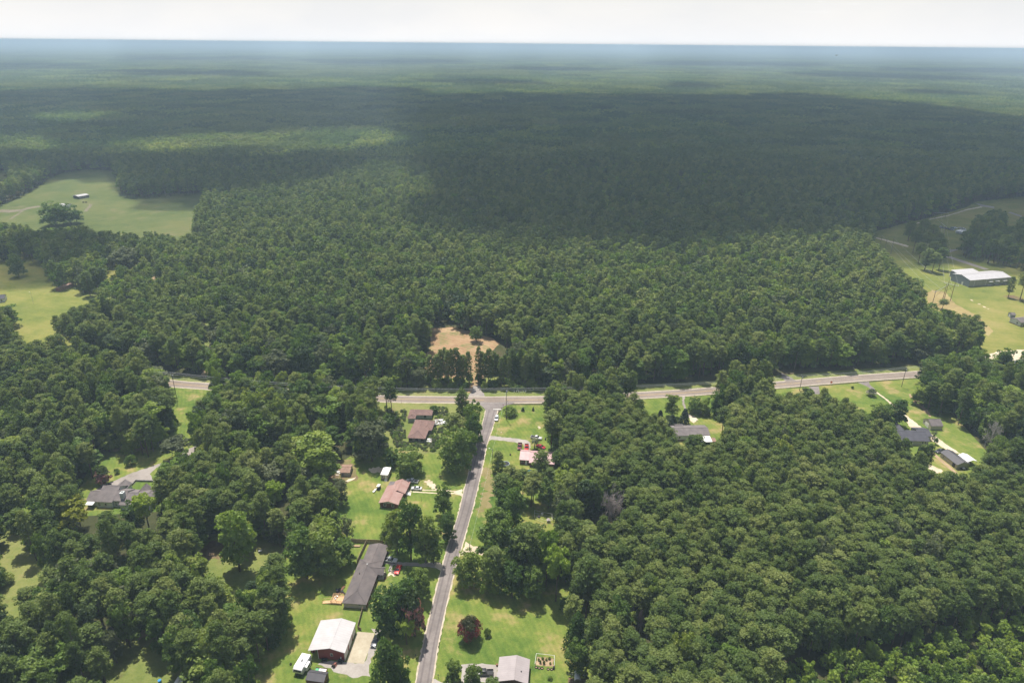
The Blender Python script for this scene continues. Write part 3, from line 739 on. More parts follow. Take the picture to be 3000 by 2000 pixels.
def broad_parts(seed, h=16.0, R=4.4, base=0.2, lobes=6, puffs=44, per=58, size=(0.26, 0.50), rounder=1.0):
    r = np.random.RandomState(seed)
    zc = h * (1 + base) / 2; hz = h * (1 - base) / 2
    L_ = []
    for i in range(lobes):
        a = r.uniform(0, 2 * math.pi); rr = R * r.uniform(0.15, 0.55); zz = zc + hz * r.uniform(-0.45, 0.50)
        L_.append((rr * math.cos(a), rr * math.sin(a), zz, R * r.uniform(0.42, 0.68)))
    L_.append((0, 0, zc + hz * 0.35, R * 0.62))
    if base < 0.15:                                 # skirts of foliage hang near the ground
        for i in range(4):
            a = i * 1.57 + r.uniform(-0.4, 0.4); L_.append((R * 0.45 * math.cos(a), R * 0.45 * math.sin(a), max(h * 0.14, zc - hz * 0.66), R * 0.50))
    P_ = []
    for i in range(puffs):
        lx, ly, lz, lr = L_[i % len(L_)]
        d = r.normal(size=3); d /= np.linalg.norm(d); d[2] = abs(d[2]) * 0.9 - 0.25
        d /= np.linalg.norm(d)
        c = (lx + d[0] * lr, ly + d[1] * lr, min(h - 0.6, lz + d[2] * lr * 1.05 * rounder))
        c = (c[0], c[1], max(c[2], h * base * 0.8))
        s = R * r.uniform(0.17, 0.30)
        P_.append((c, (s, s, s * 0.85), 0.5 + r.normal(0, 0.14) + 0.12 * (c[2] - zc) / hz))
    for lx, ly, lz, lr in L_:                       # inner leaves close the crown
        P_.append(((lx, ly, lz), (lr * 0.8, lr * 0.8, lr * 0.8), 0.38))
    Q, T = leaf_cloud(P_, per, size, r)
    tb = MB()
    lean = r.uniform(-0.4, 0.4, 2)
    top = (lean[0], lean[1], zc)
    tb.tube((0, 0, -0.3), (lean[0] * 0.4, lean[1] * 0.4, h * 0.3), 0.30, 0.22, 7)
    tb.tube((lean[0] * 0.4, lean[1] * 0.4, h * 0.3), top, 0.22, 0.12, 6)
    for lx, ly, lz, lr in L_[:5]:
        tb.tube((lean[0] * 0.4, lean[1] * 0.4, h * 0.32), (lx, ly, lz), 0.12, 0.05, 5)
    return Q, T, tb

def pine_parts(seed, h=22.0, R=3.3, base=0.48, whorls=12, per=40, size=(0.18, 0.38), tuft=0.29, round_top=1.0):
    r = np.random.RandomState(seed)
    P_ = []; tb = MB()
    lean = r.uniform(-0.5, 0.5, 2)
    ax = lambda z: (lean[0] * z / h, lean[1] * z / h)
    tb.tube((0, 0, -0.3), (*ax(h * 0.5), h * 0.5), 0.24, 0.17, 7)
    tb.tube((*ax(h * 0.5), h * 0.5), (*ax(h * 0.96), h * 0.96), 0.17, 0.05, 6)
    for w in range(whorls):
        t = (w + r.uniform(-0.3, 0.3)) / (whorls - 1); t = min(max(t, 0), 1)
        z = h * (base + (0.95 - base) * t)
        reach = R * (0.60 + 0.42 * math.sin(math.pi * min(1, 0.25 + 0.62 * t))) * (1.0 - 0.55 * max(0, t - 0.72) / 0.28 * round_top)
        nb = int(r.randint(4, 7))
        a0 = r.uniform(0, 6.28)
        for b in range(nb):
            a = a0 + 2 * math.pi * b / nb + r.uniform(-0.4, 0.4)
            L_ = reach * r.uniform(0.55, 1.12)
            x, y = ax(z); tip = (x + math.cos(a) * L_, y + math.sin(a) * L_, z + L_ * r.uniform(0.05, 0.45))
            if r.uniform() < 0.8: tb.tube((x, y, z), tip, 0.055, 0.02, 4, caps=False)
            for q in (1.0, 0.55):
                if q < 1 and L_ < reach * 0.8: continue
                s = R * tuft * r.uniform(0.75, 1.25)
                c = (x + math.cos(a) * L_ * q, y + math.sin(a) * L_ * q, z + (tip[2] - z) * q + 0.2)
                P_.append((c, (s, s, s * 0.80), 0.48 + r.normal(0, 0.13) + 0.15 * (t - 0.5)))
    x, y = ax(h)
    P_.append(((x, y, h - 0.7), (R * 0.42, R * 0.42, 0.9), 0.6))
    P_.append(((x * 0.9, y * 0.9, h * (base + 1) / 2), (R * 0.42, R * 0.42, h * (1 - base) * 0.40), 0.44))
    Q, T = leaf_cloud(P_, per, size, r, out_w=0.75, up_w=0.55, jit=0.6, stretch=1.12)
    return Q, T, tb

def cone_parts(seed, h=9.0, R=2.0, per=30, size=(0.16, 0.34), n=60, power=0.9, low=0.03):
    r = np.random.RandomState(seed); P_ = []
    for i in range(n):
        t = (i + 0.5) / n; z = h * (low + (0.97 - low) * t)
        rr = R * (1 - t) ** power + 0.1
        a = i * 2.39996 + r.uniform(-0.3, 0.3)
        s = 0.22 * R + 0.22 * rr
        P_.append(((math.cos(a) * rr * 0.82, math.sin(a) * rr * 0.82, z), (s, s, s * 0.9), 0.45 + r.normal(0, 0.14)))
    for t in (0.15, 0.35, 0.55, 0.75): P_.append(((0, 0, h * t), (R * (1 - t) * 0.7, R * (1 - t) * 0.7, h * 0.15), 0.3))
    Q, T = leaf_cloud(P_, per, size, r)
    tb = MB(); tb.tube((0, 0, -0.2), (0, 0, h * 0.7), 0.16, 0.05, 6)
    return Q, T, tb

def bush_parts(seed, h=2.0, R=1.5, per=60, size=(0.10, 0.22), n=16):
    r = np.random.RandomState(seed); P_ = []
    for i in range(n):
        d = r.normal(size=3); d /= np.linalg.norm(d); d[2] = abs(d[2])
        s = R * r.uniform(0.30, 0.45)
        P_.append(((d[0] * R * 0.62, d[1] * R * 0.62, h * 0.32 + d[2] * h * 0.42), (s, s, min(s, h * 0.3)), 0.5 + r.normal(0, 0.15)))
    P_.append(((0, 0, h * 0.35), (R * 0.7, R * 0.7, h * 0.35), 0.35))
    Q, T = leaf_cloud(P_, per, size, r)
    tb = MB()
    for i in range(5):
        a = i * 1.26; tb.tube((0, 0, -0.1), (math.cos(a) * R * 0.45, math.sin(a) * R * 0.45, h * 0.6), 0.05, 0.02, 4)
    return Q, T, tb

def bare_parts(seed, h, R, depth=5):
    r = np.random.RandomState(seed); tb = MB()
    def br(p, d, L_, rad, k):
        q = p + d * L_
        tb.tube(p, q, max(rad, 0.055), max(rad * 0.6, 0.04), 5 if k > 1 else 3, caps=False)
        if k == 0: return
        for i in range(r.randint(4, 6) if k > 1 else 3):
            nd = (d + Vector(r.normal(0, 0.75, 3)) + Vector((0, 0, 0.10))).normalized()
            br(p + d * L_ * r.uniform(0.45, 1.0), nd, L_ * r.uniform(0.55, 0.8), rad * 0.5, k - 1)
    br(Vector((0, 0, -0.2)), Vector((0, 0, 1)), h * 0.30, 0.36, depth)
    xs = np.array(tb.v); mh = xs[:, 2].max(); mr = np.abs(xs[:, :2]).max()
    tb.v = [(x * R / mr, y * R / mr, z * h / mh) for x, y, z in tb.v]
    return tb

# kinds: full detail for the near trees, lighter ones for those far away
KIND = {}
def reg(kind, seeds, fn, mat, tmat, **kw):
    KIND[kind] = []
    for s in seeds:
        Q, T, tb = fn(s, **kw)
        bl = np.random.RandomState(s).uniform(0, 1, len(Q)) if mat in (M_CRAPE, M_PINKBLOOM, M_WHITEBLOOM) else None
        if bl is not None:
            V = Q.mean(axis=1)
            bl = bl * 0.55 + 0.45 * (np.abs(V[:, 2] - V[:, 2].max() * 0.45) < V[:, 2].max() * 0.28)
        ext = Q.reshape(-1, 3)
        KIND[kind].append(dict(crown=quads_mesh(kind + '_crown', Q, T, mat, bloom=bl), trunk=tb.mesh(kind + '_trunk', tmat), Q=Q, T=T, tb=tb, mat=mat, tmat=tmat,
                               h=float(ext[:, 2].max()), R=float(np.percentile(np.hypot(ext[:, 0], ext[:, 1]), 97)), bloom=bl))
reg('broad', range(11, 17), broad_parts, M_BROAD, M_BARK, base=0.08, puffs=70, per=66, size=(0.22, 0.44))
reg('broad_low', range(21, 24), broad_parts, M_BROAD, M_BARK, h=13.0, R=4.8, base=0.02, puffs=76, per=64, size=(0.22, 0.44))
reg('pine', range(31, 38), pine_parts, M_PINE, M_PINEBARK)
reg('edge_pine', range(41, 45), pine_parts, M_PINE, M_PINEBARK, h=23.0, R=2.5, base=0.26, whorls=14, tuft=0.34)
reg('cone', range(51, 53), cone_parts, M_DARK, M_BARK)
reg('arbor', [55], cone_parts, M_DARK, M_BARK, h=6.0, R=1.6, power=0.55)
reg('bigcone', [57], cone_parts, M_BROAD, M_BARK, h=13.0, R=4.0, per=42, size=(0.2, 0.42), n=80, power=0.7)
reg('broad_pale', [201, 202], broad_parts, M_GREY, M_BARK, base=0.08, puffs=70, per=66, size=(0.22, 0.44))
reg('broad_fresh', [203, 204], broad_parts, M_FRESH, M_BARK, h=17.0, R=4.0, base=0.08, puffs=70, per=66, size=(0.22, 0.44))
reg('broad_deep', [205, 206], broad_parts, M_DEEP, M_BARK, base=0.05, puffs=70, per=66, size=(0.22, 0.44))
reg('far_mixed', [207], broad_parts, M_GREY, M_BARK, base=0.12, lobes=5, puffs=30, per=18, size=(0.45, 0.75))
KIND['far_mixed2'] = []
reg('far_mixed2', [208, 209], broad_parts, M_FRESH, M_BARK, base=0.12, lobes=5, puffs=30, per=18, size=(0.45, 0.75))
reg('far_mixed3', [210], broad_parts, M_DEEP, M_BARK, base=0.12, lobes=5, puffs=30, per=18, size=(0.45, 0.75))
reg('bush', range(61, 64), bush_parts, M_BROAD, M_BARK)
reg('yellow', [71], broad_parts, M_YELLOW, M_BARK)
reg('grey', [73], broad_parts, M_GREY, M_BARK, h=14.0, R=4.6, base=0.25)
reg('sparse', [75, 76], broad_parts, M_GREY, M_BARK, h=6.0, R=2.6, base=0.1, per=26, size=(0.14, 0.28))
reg('crape', [81], bush_parts, M_CRAPE, M_BARK, h=7.0, R=4.0, per=190, size=(0.14, 0.30), n=30)
reg('pinkbloom', [83], broad_parts, M_PINKBLOOM, M_BARK, h=8.0, R=3.2, base=0.08)
reg('whitebloom', [85], bush_parts, M_WHITEBLOOM, M_BARK, h=3.4, R=2.4, per=110, size=(0.14, 0.26), n=22)
reg('young', range(91, 94), broad_parts, M_BRIGHT, M_BARK, h=5.0, R=1.7, base=0.05, puffs=24, per=36, size=(0.16, 0.32))
reg('bright', [95], broad_parts, M_BRIGHT, M_BARK, h=15.0, R=4.2, base=0.15)
reg('far_broad', range(111, 115), broad_parts, M_BROAD, M_BARK, base=0.12, lobes=5, puffs=30, per=18, size=(0.45, 0.75))
reg('far_pine', range(131, 136), pine_parts, M_PINE, M_PINEBARK, whorls=7, per=12, size=(0.42, 0.70), tuft=0.38)

def put_tree(kind, x, y, h, R, label, cat='tree', group=None, variant=None, rot=None, name=None, z=0.0):
    ks = KIND[kind]
    k = ks[(variant if variant is not None else rng.randint(len(ks))) % len(ks)]
    nm = name or {'broad': 'oak_tree', 'broad_low': 'oak_tree', 'pine': 'pine_tree', 'edge_pine': 'pine_tree', 'cone': 'cedar_tree', 'arbor': 'arborvitae', 'bigcone': 'magnolia_tree', 'bush': 'bush', 'yellow': 'yellow_tree',
                  'grey': 'oak_tree', 'sparse': 'small_tree', 'crape': 'crape_myrtle', 'pinkbloom': 'crape_myrtle', 'whitebloom': 'flowering_bush', 'young': 'young_tree', 'bright': 'sweetgum_tree', 'far_pine': 'pine_tree', 'far_broad': 'oak_tree', 'broad_pale': 'oak_tree', 'broad_fresh': 'sweetgum_tree', 'broad_deep': 'oak_tree'}[kind]
    o = thing(nm, label, cat, (x, y, z), rng.uniform(0, 6.28) if rot is None else rot, group)
    s = R / k['R']; o.scale = (s, s, h / k['h'])
    for nm_, me in (('crown', k['crown']), ('trunk', k['trunk'])):
        c = bpy.data.objects.new(nm_, me); link(c, o)
    return o

def mtree(kind, bx, by, ty, wpx, label, cat='tree', group=None, variant=None, name=None):
    x, y = G(bx, by)
    h = height_of(bx, by, ty) * 0.95
    R = wpx / 2 * depth_at(x, y, h * 0.6) / FOC
    return put_tree(kind, x, y, max(h, 0.5), R, label, cat, group, variant, name=name)

MANUAL = [
    ('pine', 1134, 1202, 1098, 48, 'tall leaning pine with a bare trunk beside the highway, left of a twin'),
    ('pine', 1150, 1226, 1108, 46, 'tall vine-wrapped pine just right of its bare-trunked twin by the highway'),
    ('bush', 1140, 1246, 1206, 46, 'vine-covered bush at the foot of the twin pines by the highway'),
    ('edge_pine', 1357, 1262, 1132, 46, 'slender tree reaching up past the highway edge left of the road mouth'),
    ('broad', 1383, 1292, 1166, 62, 'leafy tree at the lane edge just below the road mouth'),
    ('broad', 1392, 1318, 1205, 50, 'leafy tree leaning over the lane above its worn shoulder'),
    ('pine', 1330, 1302, 1205, 58, 'flat-topped pine beside the white debris of the brown ruined house'),
    ('broad_low', 1335, 1378, 1246, 106, 'big dense dark oak on the lawn between ruined house and lane'),
    ('broad', 1368, 1345, 1255, 60, 'oak squeezed between the big dark oak and the lane'),
    ('bush', 1272, 1208, 1187, 30, 'grey-green bush behind the roof of the ruined house'),
    ('broad_low', 1150, 1364, 1312, 54, 'low spreading tree behind the white-roofed trailer'),
    ('broad_low', 1200, 1388, 1310, 88, 'low wide tree on the lawn between ruined house and pink-roofed house'),
    ('broad', 1130, 1590, 1530, 40, 'small round tree behind the wooden privacy fence'),
    ('broad', 1165, 1622, 1487, 72, 'leafy tree above the white pickup, left side of the clump'),
    ('broad', 1205, 1640, 1445, 84, 'tallest leafy tree in front of the pink-roofed house'),
    ('broad', 1248, 1648, 1505, 84, 'broad tree in the middle of the clump beside the shaded driveway'),
    ('broad', 1270, 1650, 1545, 50, 'tree at the lane end of the clump beside the shaded driveway'),
    ('broad', 1300, 1512, 1413, 60, 'brown-green tree beside the lane across the sandy driveway mouth'),
    ('broad', 1312, 1585, 1500, 55, 'narrow tree on the lane verge below the brown-green one'),
    ('sparse', 1018, 1578, 1508, 48, 'thin-leaved small tree alone on the mown lawn'),
    ('broad', 900, 1692, 1530, 108, 'big oak left in the group shading the back lawn of the long house'),
    ('broad', 962, 1684, 1540, 108, 'big oak in the middle of the group behind the long house'),
    ('broad', 1008, 1655, 1578, 72, 'smaller oak nearest the long house roof'),
    ('broad', 880, 1640, 1520, 80, 'oak at the back left of the group behind the long house'),
    ('broad_low', 1160, 1846, 1697, 138, 'huge dark round tree beside the concrete pad and lane'),
    ('pinkbloom', 1216, 1862, 1712, 70, 'tall crape myrtle with faded pink blossom against the huge dark tree'),
    ('bright', 1192, 1886, 1808, 58, 'small bright green tree in front of the faded crape myrtle'),
    ('broad', 1231, 1752, 1657, 66, 'round tree beside the lane below the red sedan'),
    ('bigcone', 1140, 2050, 1856, 112, 'yellow-green tree at the bottom beside the gravel yard'),
    ('broad', 1180, 2055, 1885, 76, 'dark tree at the bottom on the lane verge'),
    ('broad_low', 1370, 1712, 1608, 88, 'round hedge-like tree at the lane edge under the sandy drive'),
    ('broad_low', 1436, 1730, 1615, 84, 'second round tree behind the hedge-like one at the lane'),
    ('broad', 1500, 1750, 1640, 74, 'light green tree at the top edge of the big lawn'),
    ('broad', 1560, 1752, 1650, 72, 'shaded tree at the middle of the top edge of the big lawn'),
    ('broad', 1500, 1568, 1421, 78, 'tree standing between the patchy yard and the lane'),
    ('broad_low', 1458, 1628, 1492, 122, 'large dark round tree above the sandy drive'),
    ('pine', 1542, 1702, 1525, 92, 'dull olive pine left of the bright trees above the big lawn'),
    ('bright', 1628, 1760, 1590, 76, 'bright green tree in the wood edge above the big lawn'),
    ('bright', 1600, 1720, 1540, 66, 'bright green tree behind the wood edge above the big lawn'),
    ('pine', 1716, 1808, 1625, 84, 'tall dark pine at the right end of the big lawn wood edge'),
    ('bigcone', 1688, 1904, 1786, 78, 'feathery cone-shaped tree alone at the right side of the big lawn'),
    ('broad', 1690, 1975, 1870, 74, 'rusty green tree in front of the feathery cone-shaped tree'),
    ('edge_pine', 1460, 1428, 1312, 44, 'narrow ivy-clad pine beside the dark pole and trampoline'),
    ('pine', 1583, 1446, 1312, 54, 'tall pine in front of the red-roofed house'),
    ('pine', 1498, 1448, 1360, 50, 'pine between trampoline and lane-side wood'),
    ('pine', 1532, 1458, 1368, 48, 'pine just left of the swimming pool'),
    ('pine', 1562, 1474, 1372, 50, 'pine hiding most of the swimming pool'),
    ('pine', 1606, 1466, 1366, 56, 'pine right of the tall one before the red-roofed house'),
    ('pine', 1470, 1472, 1384, 58, 'pine left in the clump below the red-roofed house'),
    ('broad', 1512, 1484, 1398, 60, 'leafy tree in the clump below the swimming pool'),
    ('pine', 1556, 1484, 1392, 60, 'pine in the middle of the clump below the swimming pool'),
    ('broad', 1606, 1488, 1396, 58, 'leafy tree at the right of the clump below the swimming pool'),
    ('broad', 1478, 1500, 1418, 60, 'leafy tree below the trampoline by the worn verge'),
    ('crape', 1376, 1872, 1802, 70, 'crape myrtle covered in dark red blossom on the big lawn', 'tree'),
    ('bush', 1371, 1886, 1861, 25, 'small light green bush in front of the red crape myrtle', 'bush'),
    ('bush', 1428, 1862, 1838, 23, 'small spiky shrub right of the red crape myrtle', 'bush'),
    ('broad', 1328, 2018, 1931, 56, 'tree at the bottom left of the black pickup'),
    ('broad', 1384, 2020, 1946, 52, 'tree at the bottom partly hiding the black pickup'),
    ('broad', 1442, 2030, 1985, 50, 'low tree at the bottom beside the grey-roofed house'),
    ('bush', 1494, 1216, 1190, 42, 'broad bush on the corner lawn beside the tall utility pole', 'bush'),
    ('cone', 1532, 1204, 1192, 11, 'small dark conifer on the corner lawn, nearer the broad bush', 'bush'),
    ('cone', 1562, 1203, 1191, 8, 'smallest dark conifer on the corner lawn, farther from the bush', 'bush'),
    ('arbor', 1932, 1240, 1198, 21, 'dense dark cone-shaped evergreen alone on the bright side lawn'),
    ('broad', 1968, 1222, 1150, 46, 'pointed silvery tree behind the white house'),
    ('cone', 2003, 1244, 1194, 34, 'brownish dark conifer right of the silvery tree'),
    ('cone', 1968, 1246, 1212, 34, 'low dark conifer at the corner of the white house'),
    ('broad_low', 2034, 1208, 1163, 48, 'bushy tree left of two beside the white house driveway'),
    ('broad_low', 2060, 1212, 1168, 44, 'bushy tree right of two beside the white house driveway'),
    ('bush', 343, 1387, 1371, 17, 'small round clipped shrub on the lawn by the curved driveway', 'bush'),
    ('bush', 386, 1361, 1330, 36, 'reddish bush under the oaks by the curved driveway', 'bush'),
    ('grey', 520, 1346, 1275, 92, 'spreading pale oak with open limbs over the curved driveway'),
    ('bush', 502, 1246, 1208, 36, 'large rounded shrub at the bend of the mown strip', 'bush'),
    ('pinkbloom', 308, 1416, 1366, 44, 'faded pink crape myrtle at the shaded lawn edge'),
    ('broad_low', 164, 660, 586, 76, 'left one of two large oaks alone in the pasture'),
    ('broad_low', 208, 656, 594, 68, 'right one of two large oaks alone in the pasture'),
    ('broad_low', 56, 810, 738, 45, 'single dark oak in the lower left field'),
    ('edge_pine', 265, 868, 790, 34, 'left one of two thin pines beside the rusty container'),
    ('edge_pine', 290, 852, 776, 34, 'right one of two thin pines beside the rusty container'),
    ('grey', 375, 802, 716, 92, 'sunlit yellowish oak at the wood edge below the pasture'),
    ('broad', 1395, 1000, 948, 40, 'single leafy tree standing in the orange clearing'),
    ('pine', 2760, 906, 874, 28, 'single pine at the end of the power line cut'),
    ('edge_pine', 2953, 872, 806, 22, 'thin pine with bare trunk in front of the grey warehouse'),
    ('pine', 2988, 878, 790, 42, 'dark pine at the picture edge beside the grey warehouse'),
    ('whitebloom', 2551, 1160, 1139, 28, 'white flowering bush beside the long sandy drive', 'bush'),
    ('bush', 2497, 1138, 1130, 9, 'tiny round bush alone on the roadside lawn', 'bush'),
    ('broad', 2560, 1247, 1172, 56, 'dark tree left of the three beside the long sandy drive'),
    ('broad', 2590, 1252, 1176, 52, 'tree in the middle of three beside the long sandy drive'),
    ('broad', 2626, 1248, 1166, 50, 'tree right of the three beside the long sandy drive'),
    ('bright', 815, 1512, 1402, 62, 'yellow-green tree in the wood left of the brown shed'),
    ('broad_fresh', 938, 1408, 1264, 122, 'large domed fresh green tree just left of the brown shed'),
    ('broad_pale', 802, 1452, 1352, 88, 'pale grey-green round tree left of the large domed one'),
    ('broad_fresh', 972, 1268, 1160, 96, 'bright green broad tree in the wood left of the twin pines'),
    ('broad_fresh', 772, 1322, 1202, 84, 'bright green tree in the wood between mown strip and brown shed'),
    ('broad_pale', 1090, 1350, 1222, 100, 'dull olive oak at the wood edge above the brown shed'),
    ('broad_fresh', 704, 1672, 1474, 104, 'tall bright green tree standing alone over bare orange ground'),
    ('yellow', 222, 1578, 1456, 112, 'yellowing tree below the grey-roofed ranch house'),
    ('bright', 440, 1560, 1440, 70, 'bright tree hiding the right part of the grey-roofed ranch house'),
    ('broad', 395, 1565, 1462, 66, 'mid green tree below the grey-roofed ranch house'),
    ('broad_pale', 1000, 1478, 1400, 50, 'olive tree at the left edge of the mown lawn'),
    ('bush', 2740, 1302, 1280, 12, 'rounded shrub at the corner of the dark-roofed house', 'bush'),
    ('sparse', 2732, 1284, 1262, 22, 'yellow-green sapling beside the dark-roofed house'),
]
for row in MANUAL:
    kind, bx, by, ty, w, lab = row[:6]
    mtree(kind, bx, by, ty, w, lab, row[6] if len(row) > 6 else 'tree')
for i, (px, py) in enumerate([(2660, 705), (2674, 740), (2690, 770), (2708, 792), (2730, 798), (2750, 790), (2688, 720), (2708, 745), (2728, 765), (2745, 760), (2700, 700), (2722, 722), (2742, 738)]):
    mtree('pine' if i % 3 else 'edge_pine', px, py, py - 62 - (i * 7) % 14, 36, 'pine in the dark island of trees inside the power line field', group='pines in the island of trees by the power line')
# the thin row of pines between the clearing and the highway
r_ = random.Random(5)
k_ = 0
for x0_, x1_ in ((1262, 1376), (1402, 1596)):
    x_ = x0_
    while x_ < x1_:
        py = 1129 + r_.uniform(-7, 4)
        mtree('edge_pine', x_, py, py - 112 + r_.uniform(-6, 22), r_.uniform(20, 34), '%s slim pine in the roadside row %s of the clearing entrance, %s' % (('back' if py < 1127 else 'front'), 'left' if x_ < 1390 else 'right', 'next to it' if abs(x_ - 1389) < 40 else ('midway' if abs(x_ - 1389) < 85 else 'farthest')),
              group='slim roadside pines in front of the clearing')
        x_ += r_.uniform(6.0, 14.0)
for x0_, x1_ in ((1258, 1378), (1402, 1600)):
    x_ = x0_
    while x_ < x1_:
        py = r_.choice([1140, 1134, 1122]) + r_.uniform(-3, 3)
        mtree('bush', x_, py, py - r_.uniform(12, 30), r_.uniform(18, 34), 'undergrowth bush %s the roadside pines %s of the clearing entrance, %s' % ('behind' if py < 1127 else 'before', 'left' if x_ < 1390 else 'right', 'next to it' if abs(x_ - 1389) < 40 else ('midway' if abs(x_ - 1389) < 85 else 'farthest')), 'bush', group='bushes at the foot of the slim roadside pines')
        x_ += r_.uniform(5, 11)

# dead trees
def dead_tree(px, py, ty, wpx, mat, label, seed):
    x, y = G(px, py); h = height_of(px, py, ty); R = wpx / 2 * depth_at(x, y, h) / FOC
    t = thing('dead_tree', label, 'tree', (x, y, 0))
    tb = bare_parts(seed, h, R)
    n = len(tb.f) - 12
    a = MB(); a.v = tb.v; a.f = tb.f
    a.obj('branches', mat, t)
    b = MB(); b.tube((0, 0, -0.2), (0, 0, h * 0.36), 0.40, 0.30, 7); b.obj('trunk', mat, t)
dead_tree(1782, 1545, 1405, 104, M_DEADWOOD, 'large bare grey-brown dead tree among the green wood', 3)
dead_tree(1876, 1850, 1775, 34, M_DEADWOOD, 'small bare brown dead tree in the pine plantation', 4)
dead_tree(2892, 1330, 1232, 60, M_PALEWOOD, 'bleached white dead tree in the wood right of the garage', 9)

# ---------------------------------------------------------------- the woods
def hash_field(x, y, s, seed=0):
    return (np.sin(x / s * 1.3 + seed) + np.sin(y / s * 1.7 + seed * 2.1) + np.sin((x + y) / s * 0.9 + seed * 0.7) + np.sin((x - 1.3 * y) / s * 1.1 + 3.1 * seed)) / 4

def PRv(x, y, z):
    zc = y * math.cos(PITCH) - (z - CAM_H) * math.sin(PITCH)
    u2 = x / zc; w2 = (y * math.sin(PITCH) + (z - CAM_H) * math.cos(PITCH)) / zc
    return 1500 + (u2 * CR + w2 * ROLL) * FOC, 1000 - (-u2 * ROLL + w2 * CR) * FOC

R2 = np.random.RandomState(99)
Y1 = 1080.0
sp = 4.75
rows = np.arange(112, Y1, sp * 0.87)
cand = []
for j, yy in enumerate(rows):
    half = 0.72 * yy + 95
    xs = np.arange(-half, half, sp) + (sp / 2 if j % 2 else 0)
    cand.append(np.stack([xs, np.full(len(xs), yy)], 1))
cand = np.concatenate(cand)
cand += R2.uniform(-1.7, 1.7, cand.shape)
X, Yy = cand[:, 0], cand[:, 1]
bx_, by_ = PRv(X, Yy, 0.0)
n1_ = hash_field(X, Yy, 60, 1.0) + 0.6 * hash_field(X, Yy, 17, 2.0)
pp = np.full(len(X), 0.55) + 0.35 * n1_                     # share of pines
plant = (bx_ > 1640) & (by_ > 1235) & (bx_ < 2750 + (by_ - 1235) * 0.9)
pp[plant] = 0.93
pp[(bx_ > 2650) & (by_ > 1100) & ~plant] = 0.30
pp[(by_ < 1140) & (by_ > 900)] -= 0.10
pp[by_ < 800] += 0.15
pp[(bx_ < 1100) & (by_ > 1150)] -= 0.13
pp[(bx_ < 560) & (by_ > 1600)] = 0.6
corner = (by_ > 1975 - (bx_ - 2260) * 0.21) & (bx_ > 2250)
is_pine = R2.uniform(size=len(X)) < pp
h_ = np.where(is_pine, R2.normal(21.0, 2.5, len(X)), R2.normal(17.0, 3.0, len(X)))
Rr = np.where(is_pine, R2.normal(3.5, 0.5, len(X)), np.clip(R2.normal(4.6, 1.3, len(X)), 2.6, 8.0))
h_[plant & is_pine] -= 3.0; Rr[plant] -= 0.22; h_[plant & is_pine] = 18.2 + (h_[plant & is_pine] - 18.2) * 0.65
tall = (by_ < 1130)
Rr[tall] *= 1.08
h_[corner] = R2.uniform(4.5, 8.5, corner.sum()); Rr[corner] = R2.uniform(1.6, 2.6, corner.sum()); 
Rr = np.clip(Rr, 1.4, 8.0); h_ = np.clip(h_, 4, 26)
keep = np.ones(len(X), bool)
keep &= ~((~is_pine | tall) & ~corner & (R2.uniform(size=len(X)) > 0.60))
# left orchard-like corner: open pines over grass
keep &= ~((bx_ < 420) & (by_ > 1640) & (R2.uniform(size=len(X)) > 0.66))
def silhouettes_clear(X, Yy, h_, Rr, is_pine):
    ok = np.ones(len(X), bool)
    samp = [(0.0, 0.0), (0.0, 0.88), (0.0, 0.65), (-0.4, 0.65), (0.4, 0.65), (-0.4, 0.4), (0.4, 0.4), (0.0, 0.2)]
    for sx, sz in samp:
        px, py = PRv(X + sx * Rr, Yy, sz * h_)
        for pl in VISIBLE:
            P_ = np.array(pl); x0, y0 = P_.min(0); x1, y1 = P_.max(0)
            m = ok & (px > x0) & (px < x1) & (py > y0) & (py < y1)
            if m.any():
                idx = np.nonzero(m)[0]
                ins = in_poly(px[idx], py[idx], pl)
                ok[idx[ins]] = False
    return ok
keep &= silhouettes_clear(X, Yy, h_, Rr, is_pine)
# no trunk may stand on these
NOBASE = [
    [(1258, 962), (1330, 958), (1470, 1003), (1478, 1030), (1500, 1060), (1500, 1125), (1600, 1125), (1600, 1165), (1230, 1165), (1225, 1060), (1262, 1010)],
    c2((430, 960), (1060, 960), (1100, 1500), (300, 1568)),
    d5((560, 560), (1290, 340), (1850, 160), (2352, 120), (2352, 200), (2000, 300), (1700, 480), (1440, 700), (1700, 830), (2352, 960), (2352, 1568), (1290, 1270), (900, 920)),
    [(1560, 1320), (1650, 1320), (1650, 1420), (1480, 1420), (1480, 1320)], [(1940, 1230), (2110, 1230), (2110, 1330), (1940, 1330)],
    [(2590, 1220), (2780, 1220), (2900, 1330), (2900, 1400), (2760, 1400), (2590, 1320)], [(230, 1410), (480, 1410), (480, 1520), (230, 1520)],
    [(-80, 845), (40, 845), (40, 905), (-80, 905)], [(2035, 1275), (2110, 1275), (2120, 1385), (2035, 1385)], [(1640, 1985), (1735, 1985), (1745, 2110), (1640, 2110)], [(488, 1995), (575, 1995), (580, 2120), (488, 2120)], [(1690, 1540), (1740, 1540), (1740, 1590), (1690, 1590)],
]
for pl in NOBASE: keep &= ~in_poly(bx_, by_, pl)
